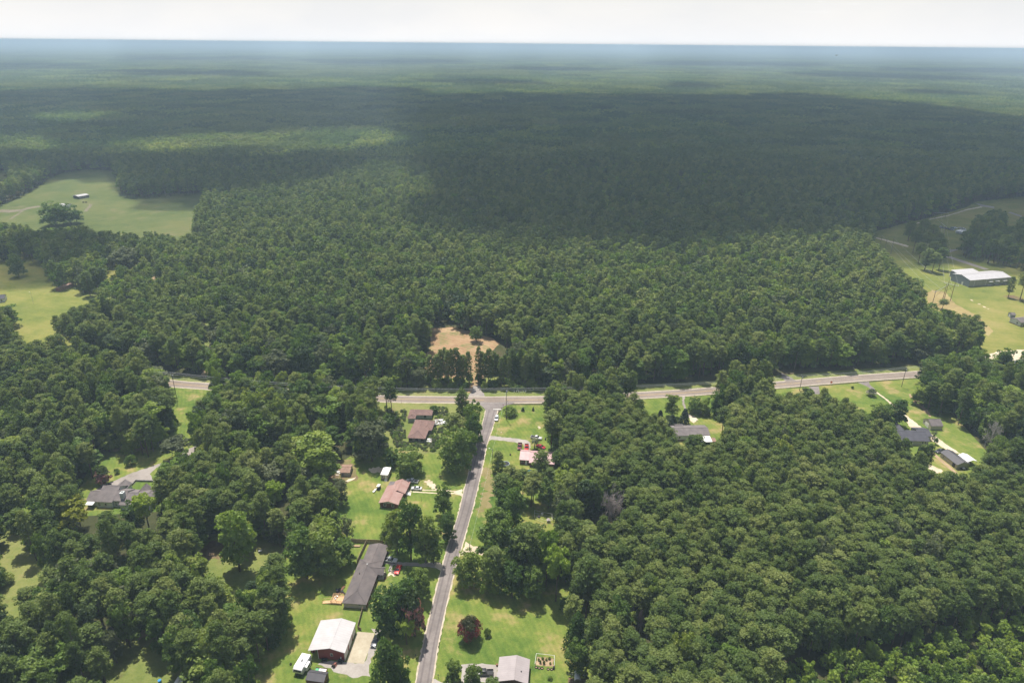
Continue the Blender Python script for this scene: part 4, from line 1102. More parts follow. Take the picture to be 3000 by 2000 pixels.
# nothing in front of the trees that were placed one by one
for row in MANUAL + [('dead', 1782, 1530, 1405, 110), ('dead', 1876, 1840, 1770, 44), ('dead', 2892, 1310, 1225, 76)]:
    kind, mbx, mby, mty, mw = row[:5]
    cx_ = mbx; cy_ = mty * 0.60 + mby * 0.40; big_ = 1.3 if kind in ('dead', 'yellow', 'bright') else 1.0; ax_ = mw * 0.40 * big_; ay_ = (mby - mty) * 0.36 * big_
    for sx, sz in ((0.0, 0.95), (0.0, 0.7), (-0.7, 0.7), (0.7, 0.7), (0, 0.5)):
        qx, qy = PRv(X + sx * Rr, Yy, sz * h_)
        keep &= ~((((qx - cx_) / ax_) ** 2 + ((qy - cy_) / ay_) ** 2 < 1) & (by_ > mby - 2))
# nothing on the highway or right beside it
hcx = np.array([p.x for p in hc]); hcy = np.array([p.y for p in hc])
o_ = np.argsort(hcx); yh = np.interp(X, hcx[o_], hcy[o_])
keep &= ~((Yy > yh - 7.5) & (Yy < yh + 13.5))
lcx = np.interp(Yy, [p.y for p in ll], [(p.x + q.x) / 2 for p, q in zip(ll, lr)])
keep &= ~((np.abs(X - lcx) < 7) & (Yy < 330))
X, Yy, h_, Rr, is_pine, bx_, by_, corner, plant = [a[keep] for a in (X, Yy, h_, Rr, is_pine, bx_, by_, corner, plant)]
print('near woods', len(X))
# the trees that show largest are things of their own, the rest one mass each
dist = Yy * math.cos(PITCH) + CAM_H * math.sin(PITCH)
px_t, py_t = PRv(X, Yy, h_)
inview = (px_t > 0) & (px_t < 3000) & (py_t < 1990)
def zone(px, py, corner, plant, pine, h, R):
    """A label from size, kind and the landmark the tree stands by; a group for the stand it belongs to."""
    if corner:
        size = 'taller' if h > 6.5 else 'lower'; wide = 'wide' if R > 2.1 else 'narrow'
        where = 'left end' if px < 2550 else ('middle' if px < 2780 else 'right end')
        return '%s %s bright green sapling at the %s of the corner young growth' % (size, wide, where), 'young trees at the lower right corner', 'young'
    if pine: size = ('tall' if h > (19.0 if plant else 21.5) else 'short'); wide = 'broad-crowned' if R > (3.3 if plant else 3.7) else 'slim-crowned'; what = 'pine'
    else: size = 'tall' if h > 17 else 'short'; wide = 'wide' if R > 4.6 else 'narrow'; what = 'leafy tree'
    sw = '%s %s %s' % (size, wide, what)
    if plant:
        row = 'behind the young growth' if py > 1880 else ('level with small dead tree' if py > 1740 else ('below the large dead tree' if py > 1600 else 'level with large dead tree' if py > 1440 else 'below the white house'))
        colm = 'on the lawn side' if px < 1860 else ('left of centre' if px < 2120 else ('in the middle' if px < 2380 else ('right of centre' if px < 2660 else 'at the right edge')))
        return '%s %s of plantation, %s' % (sw, colm, row), 'trees of the dense pine plantation', None
    if px > 2400: return '%s in wood right of the long sandy drive, %s' % (sw, 'by the workshop' if py > 1350 else 'by the barn garage' if py > 1230 else 'by the highway'), 'trees right of the long sandy drive', None
    if px > 1640: return '%s between the red-roofed house and plantation' % sw, 'trees between the red-roofed house and the plantation', None
    if px > 1300: return '%s in wood above the big lawn, %s' % (sw, 'left half' if px < 1520 else 'right half'), 'trees east of the lane', None
    if px > 620:
        if py > 1560: return '%s in wood left of the red garage, %s' % (sw, 'at the bottom' if py > 1850 else 'beside the back lawn'), 'trees left of the red garage', None
        return '%s in wood west of brown shed, %s' % (sw, 'near the shed' if px > 820 else 'near the mown strip'), 'trees between mown strip and ruined house', None
    if py > 1640: return '%s over lower left grass, %s' % (sw, ('left edge' if px < 140 else 'by bare earth' if px > 340 else 'midway') + (', in front' if py > 1860 else ', behind')), 'trees over grass at the lower left', None
    if py > 1480: return '%s just below the ranch house, %s' % (sw, 'left of the yellowing tree' if px < 240 else 'right of the yellowing tree'), 'trees below the ranch house', None
    return '%s in wood left of the curved driveway, %s' % (sw, 'near the drive' if px > 220 else 'near the left edge'), 'trees left of the curved driveway', None
order = np.argsort(dist)
single = np.zeros(len(X), bool)
np_, nb_, ny_ = 0, 0, 0
for i in order:
    if not inview[i]: continue
    if corner[i]:
        if ny_ < 120: single[i] = True; ny_ += 1
    elif is_pine[i]:
        if np_ < 215: single[i] = True; np_ += 1
    elif nb_ < 200: single[i] = True; nb_ += 1
for i in np.nonzero(single)[0]:
    lab, grp, kd = zone(bx_[i], by_[i], corner[i], plant[i], is_pine[i], h_[i], Rr[i])
    kind = kd or ('pine' if is_pine[i] else (R2.choice(['broad_low', 'broad', 'broad', 'broad_fresh', 'broad_deep', 'broad_pale', 'broad'])))
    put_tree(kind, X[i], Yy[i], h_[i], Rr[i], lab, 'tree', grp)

LIB = []
def lib_object(k, nm):
    """A source mesh for scattering: crown and trunk in one."""
    o = bpy.data.objects.new(nm, quads_mesh(nm, k['Q'], k['T'], k['mat'], k['tb'], k['tmat'], k['bloom']))
    return o

def scatter(name, label, pts, srcs, idx, scl, rot, kind='stuff'):
    """Points that carry source number, size and turn; each becomes one of the source meshes."""
    col = bpy.data.collections.new(name + '_sources')
    for i, s in enumerate(srcs):
        s.name = '%s_source_%02d' % (name, i); col.objects.link(s)
    me = bpy.data.meshes.new(name)
    me.vertices.add(len(pts)); me.vertices.foreach_set('co', np.asarray(pts, np.float32).ravel())
    a = me.attributes.new('pick', 'INT', 'POINT'); a.data.foreach_set('value', np.asarray(idx, np.int32))
    a = me.attributes.new('grow', 'FLOAT_VECTOR', 'POINT'); a.data.foreach_set('vector', np.asarray(scl, np.float32).ravel())
    a = me.attributes.new('turn', 'FLOAT_VECTOR', 'POINT')
    tv = np.zeros((len(pts), 3), np.float32); tv[:, 2] = rot; a.data.foreach_set('vector', tv.ravel())
    o = bpy.data.objects.new(name, me); COL.objects.link(o)
    ng = bpy.data.node_groups.new(name + '_scatter', 'GeometryNodeTree')
    ng.interface.new_socket('Geometry', in_out='INPUT', socket_type='NodeSocketGeometry')
    ng.interface.new_socket('Geometry', in_out='OUTPUT', socket_type='NodeSocketGeometry')
    N = ng.nodes; L = ng.links
    gi = N.new('NodeGroupInput'); go = N.new('NodeGroupOutput')
    ci = N.new('GeometryNodeCollectionInfo'); ci.inputs['Collection'].default_value = col
    ci.inputs['Separate Children'].default_value = True; ci.inputs['Reset Children'].default_value = True
    ip = N.new('GeometryNodeInstanceOnPoints'); ip.inputs['Pick Instance'].default_value = True
    def attr(nm, ty):
        n = N.new('GeometryNodeInputNamedAttribute'); n.data_type = ty; n.inputs['Name'].default_value = nm
        return n.outputs['Attribute']
    L.new(gi.outputs[0], ip.inputs['Points']); L.new(ci.outputs[0], ip.inputs['Instance'])
    L.new(attr('pick', 'INT'), ip.inputs['Instance Index'])
    er = N.new('FunctionNodeEulerToRotation'); L.new(attr('turn', 'FLOAT_VECTOR'), er.inputs[0])
    L.new(er.outputs[0], ip.inputs['Rotation'])
    L.new(attr('grow', 'FLOAT_VECTOR'), ip.inputs['Scale'])
    L.new(ip.outputs[0], go.inputs[0])
    md = o.modifiers.new('scatter', 'NODES'); md.node_group = ng
    return tag(o, label, kind=kind)

def mass(name, label, sel, near_kinds, far_kinds):
    ks = [k for kd in near_kinds for k in KIND[kd]]; nn = len(ks)
    fk = [k for kd in far_kinds for k in KIND[kd]]
    allk = ks + fk
    i = np.nonzero(sel)[0]
    if not len(i): return
    near = Yy[i] < 430
    pick = np.where(near, R2.randint(0, nn, len(i)), nn + R2.randint(0, len(fk), len(i)))
    kh = np.array([k['h'] for k in allk]); kr = np.array([k['R'] for k in allk])
    sx = Rr[i] / kr[pick]; sz = h_[i] / kh[pick]
    pts = np.stack([X[i], Yy[i], np.zeros(len(i))], 1)
    scatter(name, label, pts, [lib_object(k, 'source') for k in allk], pick, np.stack([sx, sx, sz], 1), R2.uniform(0, 6.28, len(i)))
rest = ~single
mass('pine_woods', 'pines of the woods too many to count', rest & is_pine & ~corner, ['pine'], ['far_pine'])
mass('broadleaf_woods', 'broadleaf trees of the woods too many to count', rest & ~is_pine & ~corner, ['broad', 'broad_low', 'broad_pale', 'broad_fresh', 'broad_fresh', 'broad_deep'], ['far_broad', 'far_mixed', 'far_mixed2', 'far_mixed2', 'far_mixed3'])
mass('young_woods', 'young growth at the lower right corner', rest & corner, ['young'], ['young'])
# undergrowth between the trunks
ui = np.nonzero((R2.uniform(size=len(X)) < 0.55) & (Yy < 520))[0]
up = np.stack([X[ui] + R2.uniform(-2.5, 2.5, len(ui)), Yy[ui] + R2.uniform(0.5, 3.0, len(ui)), np.zeros(len(ui))], 1)
us = R2.uniform(0.9, 2.9, len(ui))
ok_ = silhouettes_clear(up[:, 0], up[:, 1], us * 2.0, us * 1.5, None)
up = up[ok_]; us = us[ok_]
wx0, wy0 = G(1195, 1205); 
wpts = []; wr = random.Random(12)
WEED = c5((1180, 600), (1280, 640), (1400, 640), (1640, 600), (1760, 600), (1800, 700), (1760, 900), (1640, 1010), (1500, 1000), (1400, 1000), (1260, 960), (1240, 860), (1180, 760))
RUIN = [[(1188, 1298), (1250, 1300), (1275, 1234), (1275, 1195), (1200, 1190), (1186, 1228)]]
while len(wpts) < 520:
    qx = wr.uniform(1120, 1330); qy = wr.uniform(1185, 1325)
    if in_poly([qx], [qy], WEED)[0] and not in_poly([qx], [qy], RUIN[0])[0] and not (1270 < qx < 1308 and 1226 < qy < 1248): wpts.append((*G(qx, qy), 0.0))
for k in [('bush_pale', M_GREY), ('bush_fresh', M_FRESH)]: reg(k[0], [300 + len(k[0])], bush_parts, k[1], M_BARK)
wsc = R2.uniform(0.25, 0.75, len(wpts))
scatter('weeds', 'tall weeds and brambles round the empty brown-roofed house', wpts, [lib_object(k, 'source') for kd in ('bush_pale', 'bush_fresh', 'bush') for k in KIND[kd]], R2.choice([0, 0, 0, 1, 2, 3], len(wpts)), np.stack([wsc, wsc, wsc * R2.uniform(0.5, 1.1, len(wpts))], 1), R2.uniform(0, 6.28, len(wpts)))
scatter('undergrowth', 'bushes growing between the trunks', up, [lib_object(k, 'source') for k in KIND['bush']], R2.randint(0, 3, len(up)), np.stack([us, us, us * R2.uniform(0.8, 1.6, len(us))], 1), R2.uniform(0, 6.28, len(up)))

# ---------------------------------------------------------------- forest to the horizon: patches of woodland
def patch_mesh(seed, size, spacing, per, leaf, pine_share, dome=8):
    r = np.random.RandomState(seed); Qs = []; Ts = []
    for yy in np.arange(0, size, spacing):
        for xx in np.arange(0, size, spacing):
            x = xx + r.uniform(0.15, 0.85) * spacing - size / 2; y = yy + r.uniform(0.15, 0.85) * spacing - size / 2
            pine = r.uniform() < pine_share
            h = r.normal(20.5, 2.0) if pine else r.normal(17, 2.6)
            R = spacing * r.uniform(0.46, 0.66)
            tone = np.clip(r.normal(0.47, 0.20), 0.02, 1.0)
            P_ = [((x, y, h - R * 0.7), (R, R, R * 0.85), tone)]
            for k in range(3):
                a = r.uniform(0, 6.28); P_.append(((x + math.cos(a) * R * 0.55, y + math.sin(a) * R * 0.55, h - R * r.uniform(0.3, 1.3)), (R * 0.5, R * 0.5, R * 0.45), tone))
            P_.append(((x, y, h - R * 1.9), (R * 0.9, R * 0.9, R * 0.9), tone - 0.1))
            Q, T = leaf_cloud(P_, per, (leaf * 0.6, leaf), r, jit=0.4)
            Qs.append(Q); Ts.append(T)
    return quads_mesh('woodland_patch', np.concatenate(Qs), np.concatenate(Ts), M_PINE if pine_share > 0.5 else M_BROAD)

def patches(name, label, y0, y1, size, spacing, per, leaf, seeds, grow=1.0):
    srcs = [bpy.data.objects.new('p', patch_mesh(s, size, spacing, per, leaf, ps)) for s, ps in seeds]
    pts = []
    y = y0 + size / 2
    while y < y1:
        half = 0.74 * y + size + 60
        n = int(half / size) + 1
        for i in range(-n, n + 1): pts.append((i * size, y, 0.0))
        y += size
    pts = np.array(pts)
    f = hash_field(pts[:, 0], pts[:, 1], size * 4.3, 4.0) + 0.5 * hash_field(pts[:, 0], pts[:, 1], size * 1.7, 1.3) + R2.normal(0, 0.25, len(pts))
    n_p = sum(1 for s, ps in seeds if ps > 0.5)
    pick = np.where(f > -0.12, R2.randint(0, n_p, len(pts)), n_p + R2.randint(0, len(seeds) - n_p, len(pts)))
    sc = np.ones((len(pts), 3)); sc[:, 2] = R2.uniform(0.88, 1.10, len(pts))
    if len(pts): scatter(name, label, pts, srcs, pick, sc, R2.randint(0, 4, len(pts)) * (math.pi / 2))
    print(name, len(pts))
patches('distant_forest', 'dense forest beyond the fields, reading as one mass', Y1 - 4, 2900, 64, 7.1, 11, 1.35, [(201, .9), (202, .8), (203, .9), (204, .2), (205, .3)])
patches('far_forest', 'hazy forest running to the horizon', 2900 - 20, 9000, 170, 10.5, 6, 2.6, [(211, .9), (212, .8), (213, .3)])
patches('horizon_forest', 'faint forest at the horizon', 9050, 30000, 700, 28, 4, 7.0, [(221, .9), (222, .8), (223, .3)])

# ---------------------------------------------------------------- clouds that shade the forest (above the picture)
CLOUD_Z = 1250.0
def to_cloud(px, py, z=18.0):
    x, y = G(px, py, z); t = (CLOUD_Z - z) / TO_SUN.z
    return (x + TO_SUN.x * t, y + TO_SUN.y * t)
M_CLOUD, _nt, _N, _L, _out = new_mat('cloud_vapour')
_d = _N.new('ShaderNodeBsdfDiffuse'); _d.inputs[0].default_value = (0.92, 0.93, 0.95, 1)
_t = _N.new('ShaderNodeBsdfTranslucent'); _t.inputs[0].default_value = (0.92, 0.93, 0.95, 1)
_m = _N.new('ShaderNodeMixShader'); _m.inputs[0].default_value = 0.6
_L.new(_d.outputs[0], _m.inputs[1]); _L.new(_t.outputs[0], _m.inputs[2]); _tr = _N.new('ShaderNodeBsdfTransparent'); _m2 = _N.new('ShaderNodeMixShader'); _m2.inputs[0].default_value = 0.60
_L.new(_m.outputs[0], _m2.inputs[1]); _L.new(_tr.outputs[0], _m2.inputs[2]); _L.new(_m2.outputs[0], _out.inputs[0])
def ico(seed):
    import bmesh
    bm = bmesh.new(); bmesh.ops.create_icosphere(bm, subdivisions=2, radius=1.0)
    r = np.random.RandomState(seed)
    for v in bm.verts: v.co *= r.uniform(0.82, 1.15)
    vs = [v.co.copy() for v in bm.verts]; fs = [tuple(v.index for v in f.verts) for f in bm.faces]; bm.free()
    return vs, fs
ICO = [ico(s) for s in range(4)]
def cloud(pxpoly, holes=(), label='', seed=0, rad=(45, 80), fringe=0.35):
    pl = [to_cloud(*p) for p in pxpoly]; hs = [[to_cloud(*p) for p in h] for h in holes]
    A = np.array(pl); x0, y0 = A.min(0); x1, y1 = A.max(0)
    r = np.random.RandomState(seed)
    m = MB(); step = rad[0] * 0.95
    ys = y0
    while ys < y1:
        loc = step * (1 + max(0, (ys - 2600) / 2500))
        xs = np.arange(x0, x1, loc) + r.uniform(-0.3, 0.3) * loc
        yj = ys + r.uniform(-0.3, 0.3, len(xs)) * loc
        ok = in_poly(xs, yj, pl); g_ = rad[0] * 0.9
        for ex_, ey_ in ((g_, 0), (-g_, 0), (0, g_), (0, -g_)):
            ok &= in_poly(xs + ex_, yj + ey_, pl)
            for h in hs: ok &= ~in_poly(xs + ex_, yj + ey_, h)
        for x, y in zip(xs[ok], yj[ok]):
            rr = r.uniform(*rad) * loc / step
            vs, fs = ICO[r.randint(4)]
            m.add([(x + v.x * rr, y + v.y * rr, CLOUD_Z + r.uniform(-15, 15) * 0 + (v.z * rr * 0.9 if v.z > 0 else v.z * rr * 0.3)) for v in vs], fs)
        ys += loc
    o = m.obj('cloud', M_CLOUD, smooth=True); tag(o, label, kind='structure')
    print('cloud', len(m.f))
MAIN = [(-150, 268), (270, 258), (600, 266), (850, 264), (1100, 252), (1200, 258), (1280, 277), (1500, 270), (1900, 276), (2150, 280), (2350, 277), (2700, 302), (2950, 338), (3150, 360),
        (3150, 760), (2950, 742), (2740, 728), (2620, 720), (2450, 690), (2200, 692), (2000, 722), (1850, 735), (1750, 712), (1650, 700), (1500, 690), (1350, 665), (1215, 640), (1180, 600), (1200, 560), (1270, 535),
        (1215, 525), (1205, 495), (1120, 475), (1000, 500), (870, 535), (740, 545), (640, 580), (600, 610), (540, 650), (500, 700), (470, 740), (320, 730), (260, 760), (160, 775), (90, 770), (-150, 770)]
HOLES = [[(-150, 610), (-20, 500), (200, 478), (470, 555), (570, 560), (560, 640), (430, 668), (-150, 650)], [(740, 398), (860, 385), (1000, 372), (1170, 376), (1180, 400), (1140, 428), (960, 432), (880, 440), (770, 436)], [(-150, 392), (110, 396), (180, 420), (120, 442), (-150, 440)], [(90, 335), (220, 322), (320, 328), (300, 345), (220, 358), (90, 350)],
         [(340, 412), (560, 396), (700, 392), (690, 424), (540, 438), (360, 438)]]
cloud(MAIN, HOLES, 'large cloud shading the middle of the forest', 1)
cloud([(1200, 236), (1380, 232), (1560, 238), (1610, 248), (1400, 247), (1240, 244)], (), 'small cloud beyond the large one', 2, (60, 120))
cloud([(2330, 212), (2560, 216), (2900, 228), (2860, 236), (2540, 230), (2360, 222)], (), 'long thin cloud in the distance', 3, (80, 160))
cloud([(-150, 186), (150, 188), (240, 198), (60, 204), (-150, 203)], (), 'distant cloud on the left', 4, (90, 180))
for i_, q_ in enumerate([[(300, 205), (700, 210), (760, 222), (400, 220)], [(900, 178), (1300, 176), (1340, 186), (980, 190)], [(1500, 196), (1800, 200), (1760, 208), (1520, 206)], [(1900, 180), (2400, 186), (2380, 196), (1950, 192)],
                         [(2600, 198), (3100, 206), (3050, 218), (2640, 210)], [(2650, 262), (2850, 268), (2840, 282), (2660, 276)], [(400, 170), (800, 168), (820, 174), (420, 177)]]):
    cloud(q_, (), 'small fair-weather cloud over the far forest', 20 + i_, (70, 140))
cloud([(1960, 240), (2100, 246), (2080, 262), (1965, 256)], (), 'small cloud on the right', 5, (50, 90))

# ---------------------------------------------------------------- haze
hb = MB(); hb.box(-45000, 45000, 40, 61000, -1.0, CAM_H + 4.0)
hb.v = [(x, (-2200 if y < 100 else y), z) for x, y, z in hb.v]
mh, nt, N, L, out = new_mat('haze_air')
pv = N.new('ShaderNodeVolumePrincipled')
pv.inputs['Density'].default_value = HAZE_DENSITY
pv.inputs['Color'].default_value = HAZE_COLOR
pv.inputs['Anisotropy'].default_value = 0.0
L.new(pv.outputs[0], out.inputs['Volume'])
haze = hb.obj('haze', mh); tag(haze, 'pale blue summer haze over the whole forest', kind='stuff')
# ---------------------------------------------------------------- building materials
def mt(n, c, **k): return simple_mat(n, c, **k)
M_WROOF = mt('white_metal_roof', (0.50, 0.475, 0.475), rough=0.38, metallic=0.0, spec=0.5, var=0.06, vscale=0.4, stripes=(1, 0.9, 0.35))
M_REDSIDE = mt('red_metal_siding', (0.26, 0.045, 0.040), rough=0.5, var=0.10, vscale=0.6, stripes=(0, 0.3, 0.3))
M_TRIM = mt('white_trim', (0.72, 0.70, 0.66), rough=0.6, var=0.05)
M_SHINGLE = mt('brown_grey_shingles', (0.155, 0.132, 0.128), rough=0.9, var=0.16, vscale=0.35, second=(0.105, 0.092, 0.092), bump=0.35, bscale=5, spec=0.15)
M_PINKROOF = mt('faded_pink_metal_roof', (0.36, 0.235, 0.205), rough=0.5, var=0.10, vscale=0.35, second=(0.30, 0.165, 0.14), stripes=(1, 0.75, 0.3))
M_BROWNROOF = mt('brown_shingles', (0.225, 0.145, 0.125), rough=0.9, var=0.12, vscale=0.4, second=(0.17, 0.11, 0.10), bump=0.3, bscale=5, spec=0.15)
M_REDROOF = mt('sunbleached_red_metal_roof', (0.50, 0.315, 0.315), rough=0.45, var=0.08, vscale=0.5, stripes=(0, 0.6, 0.3))
M_GREYROOF = mt('grey_metal_roof', (0.36, 0.315, 0.315), rough=0.5, var=0.06, vscale=0.4, stripes=(1, 0.8, 0.3))
M_BLACKROOF = mt('dark_metal_roof', (0.085, 0.080, 0.090), rough=0.45, var=0.08, vscale=0.5, stripes=(0, 0.45, 0.4))
M_DARKSHINGLE = mt('charcoal_shingles', (0.095, 0.093, 0.108), rough=0.85, var=0.10, vscale=0.5, bump=0.3, bscale=6, spec=0.15)
M_OLDROOF = mt('weathered_grey_shingles', (0.19, 0.165, 0.160), rough=0.9, var=0.14, vscale=0.5, second=(0.13, 0.115, 0.115), bump=0.3, bscale=6, spec=0.15)
M_RUSTROOF = mt('rusty_tin_roof', (0.30, 0.19, 0.14), rough=0.8, var=0.2, vscale=0.8, second=(0.20, 0.12, 0.09))
M_WHITEROOF = mt('white_flat_roof', (0.78, 0.77, 0.75), rough=0.6, var=0.05, vscale=0.8)
M_BRICK = mt('dark_red_brick', (0.17, 0.075, 0.055), rough=0.9, var=0.2, vscale=2.5, bump=0.3)
M_SIDING = mt('pale_siding', (0.50, 0.46, 0.42), rough=0.7, var=0.08, vscale=0.8, stripes=(2, 0.25, 0.3))
M_WHITESIDING = mt('white_siding', (0.62, 0.65, 0.64), rough=0.65, var=0.06, vscale=0.8, stripes=(2, 0.22, 0.3))
M_GREENSIDING = mt('grey_green_siding', (0.36, 0.38, 0.34), rough=0.8, var=0.12, vscale=1.0)
M_TANSIDING = mt('tan_siding', (0.42, 0.41, 0.31), rough=0.7, var=0.06, vscale=0.8, stripes=(2, 0.22, 0.3))
M_BEIGE = mt('beige_wood_siding', (0.42, 0.36, 0.30), rough=0.85, var=0.18, vscale=1.5, stripes=(0, 0.3, 0.35))
M_GREYWALL = mt('grey_weathered_wall', (0.24, 0.225, 0.215), rough=0.9, var=0.25, vscale=1.2)
M_BLUEWALL = mt('blue_grey_metal_siding', (0.22, 0.24, 0.28), rough=0.5, var=0.06, vscale=0.4, stripes=(1, 0.6, 0.3))
M_TANMETAL = mt('tan_metal_siding', (0.33, 0.325, 0.27), rough=0.55, var=0.06, vscale=0.4, stripes=(0, 0.6, 0.3))
M_WOODBROWN = mt('brown_stained_wood', (0.20, 0.095, 0.050), rough=0.75, var=0.15, vscale=2, stripes=(0, 0.3, 0.4))
M_DECK = mt('new_deck_wood', (0.66, 0.42, 0.22), rough=0.7, var=0.12, vscale=2, stripes=(0, 0.15, 0.3))
M_FENCEW = mt('fence_wood', (0.36, 0.27, 0.19), rough=0.85, var=0.2, vscale=2)
M_POLEW = mt('pole_wood', (0.085, 0.070, 0.060), rough=0.9, var=0.2, vscale=2)
M_RUSTPOLE = mt('reddish_pole_wood', (0.16, 0.085, 0.065), rough=0.9, var=0.2, vscale=2)
M_GLASS = mt('dark_window_glass', (0.018, 0.022, 0.028), rough=0.08, spec=0.6, var=0.02)
M_RUBBER = mt('black_rubber', (0.018, 0.018, 0.018), rough=0.9, var=0.1)
M_STEEL = mt('galvanised_steel', (0.45, 0.46, 0.47), rough=0.4, metallic=0.8, var=0.05)
M_WIRE = mt('overhead_cable', (0.50, 0.50, 0.52), rough=0.5, metallic=0.2, var=0.02)
M_LAMP = mt('lamp_glass', (0.75, 0.75, 0.72), rough=0.2, var=0.01)
M_TAIL = mt('red_lamp_plastic', (0.35, 0.01, 0.01), rough=0.2, var=0.01)
M_BLUEPL = mt('bright_blue_plastic', (0.02, 0.22, 0.55), rough=0.4, var=0.03)
M_WATER = mt('pool_water', (0.02, 0.16, 0.26), rough=0.05, spec=0.6, var=0.05)
M_BLACK = mt('black_plastic', (0.02, 0.02, 0.022), rough=0.6, var=0.05)
M_WHITEP = mt('white_plastic', (0.72, 0.72, 0.70), rough=0.5, var=0.04)

def paint(name, c):
    return simple_mat(name + '_car_paint', c, rough=0.28, metallic=0.15, var=0.02, vscale=1, spec=0.5, coat=0.8)

# ---------------------------------------------------------------- buildings
def frame(A, B, z, C=None, Lf=None, D=None):
    """Plan rectangle from measured eave corners: near-left A, near-right B, and far-right C or far-left Lf (or depth D)."""
    a = Vector(G(A[0], A[1], z)); b = Vector(G(B[0], B[1], z))
    xd = (b - a); W = xd.length; xd.normalize(); yd = Vector((-xd.y, xd.x))
    if D is None:
        p = Vector(G(C[0], C[1], z)) - b if C else Vector(G(Lf[0], Lf[1], z)) - a
        D = p.dot(yd)
    return a, math.atan2(xd.y, xd.x), W, D

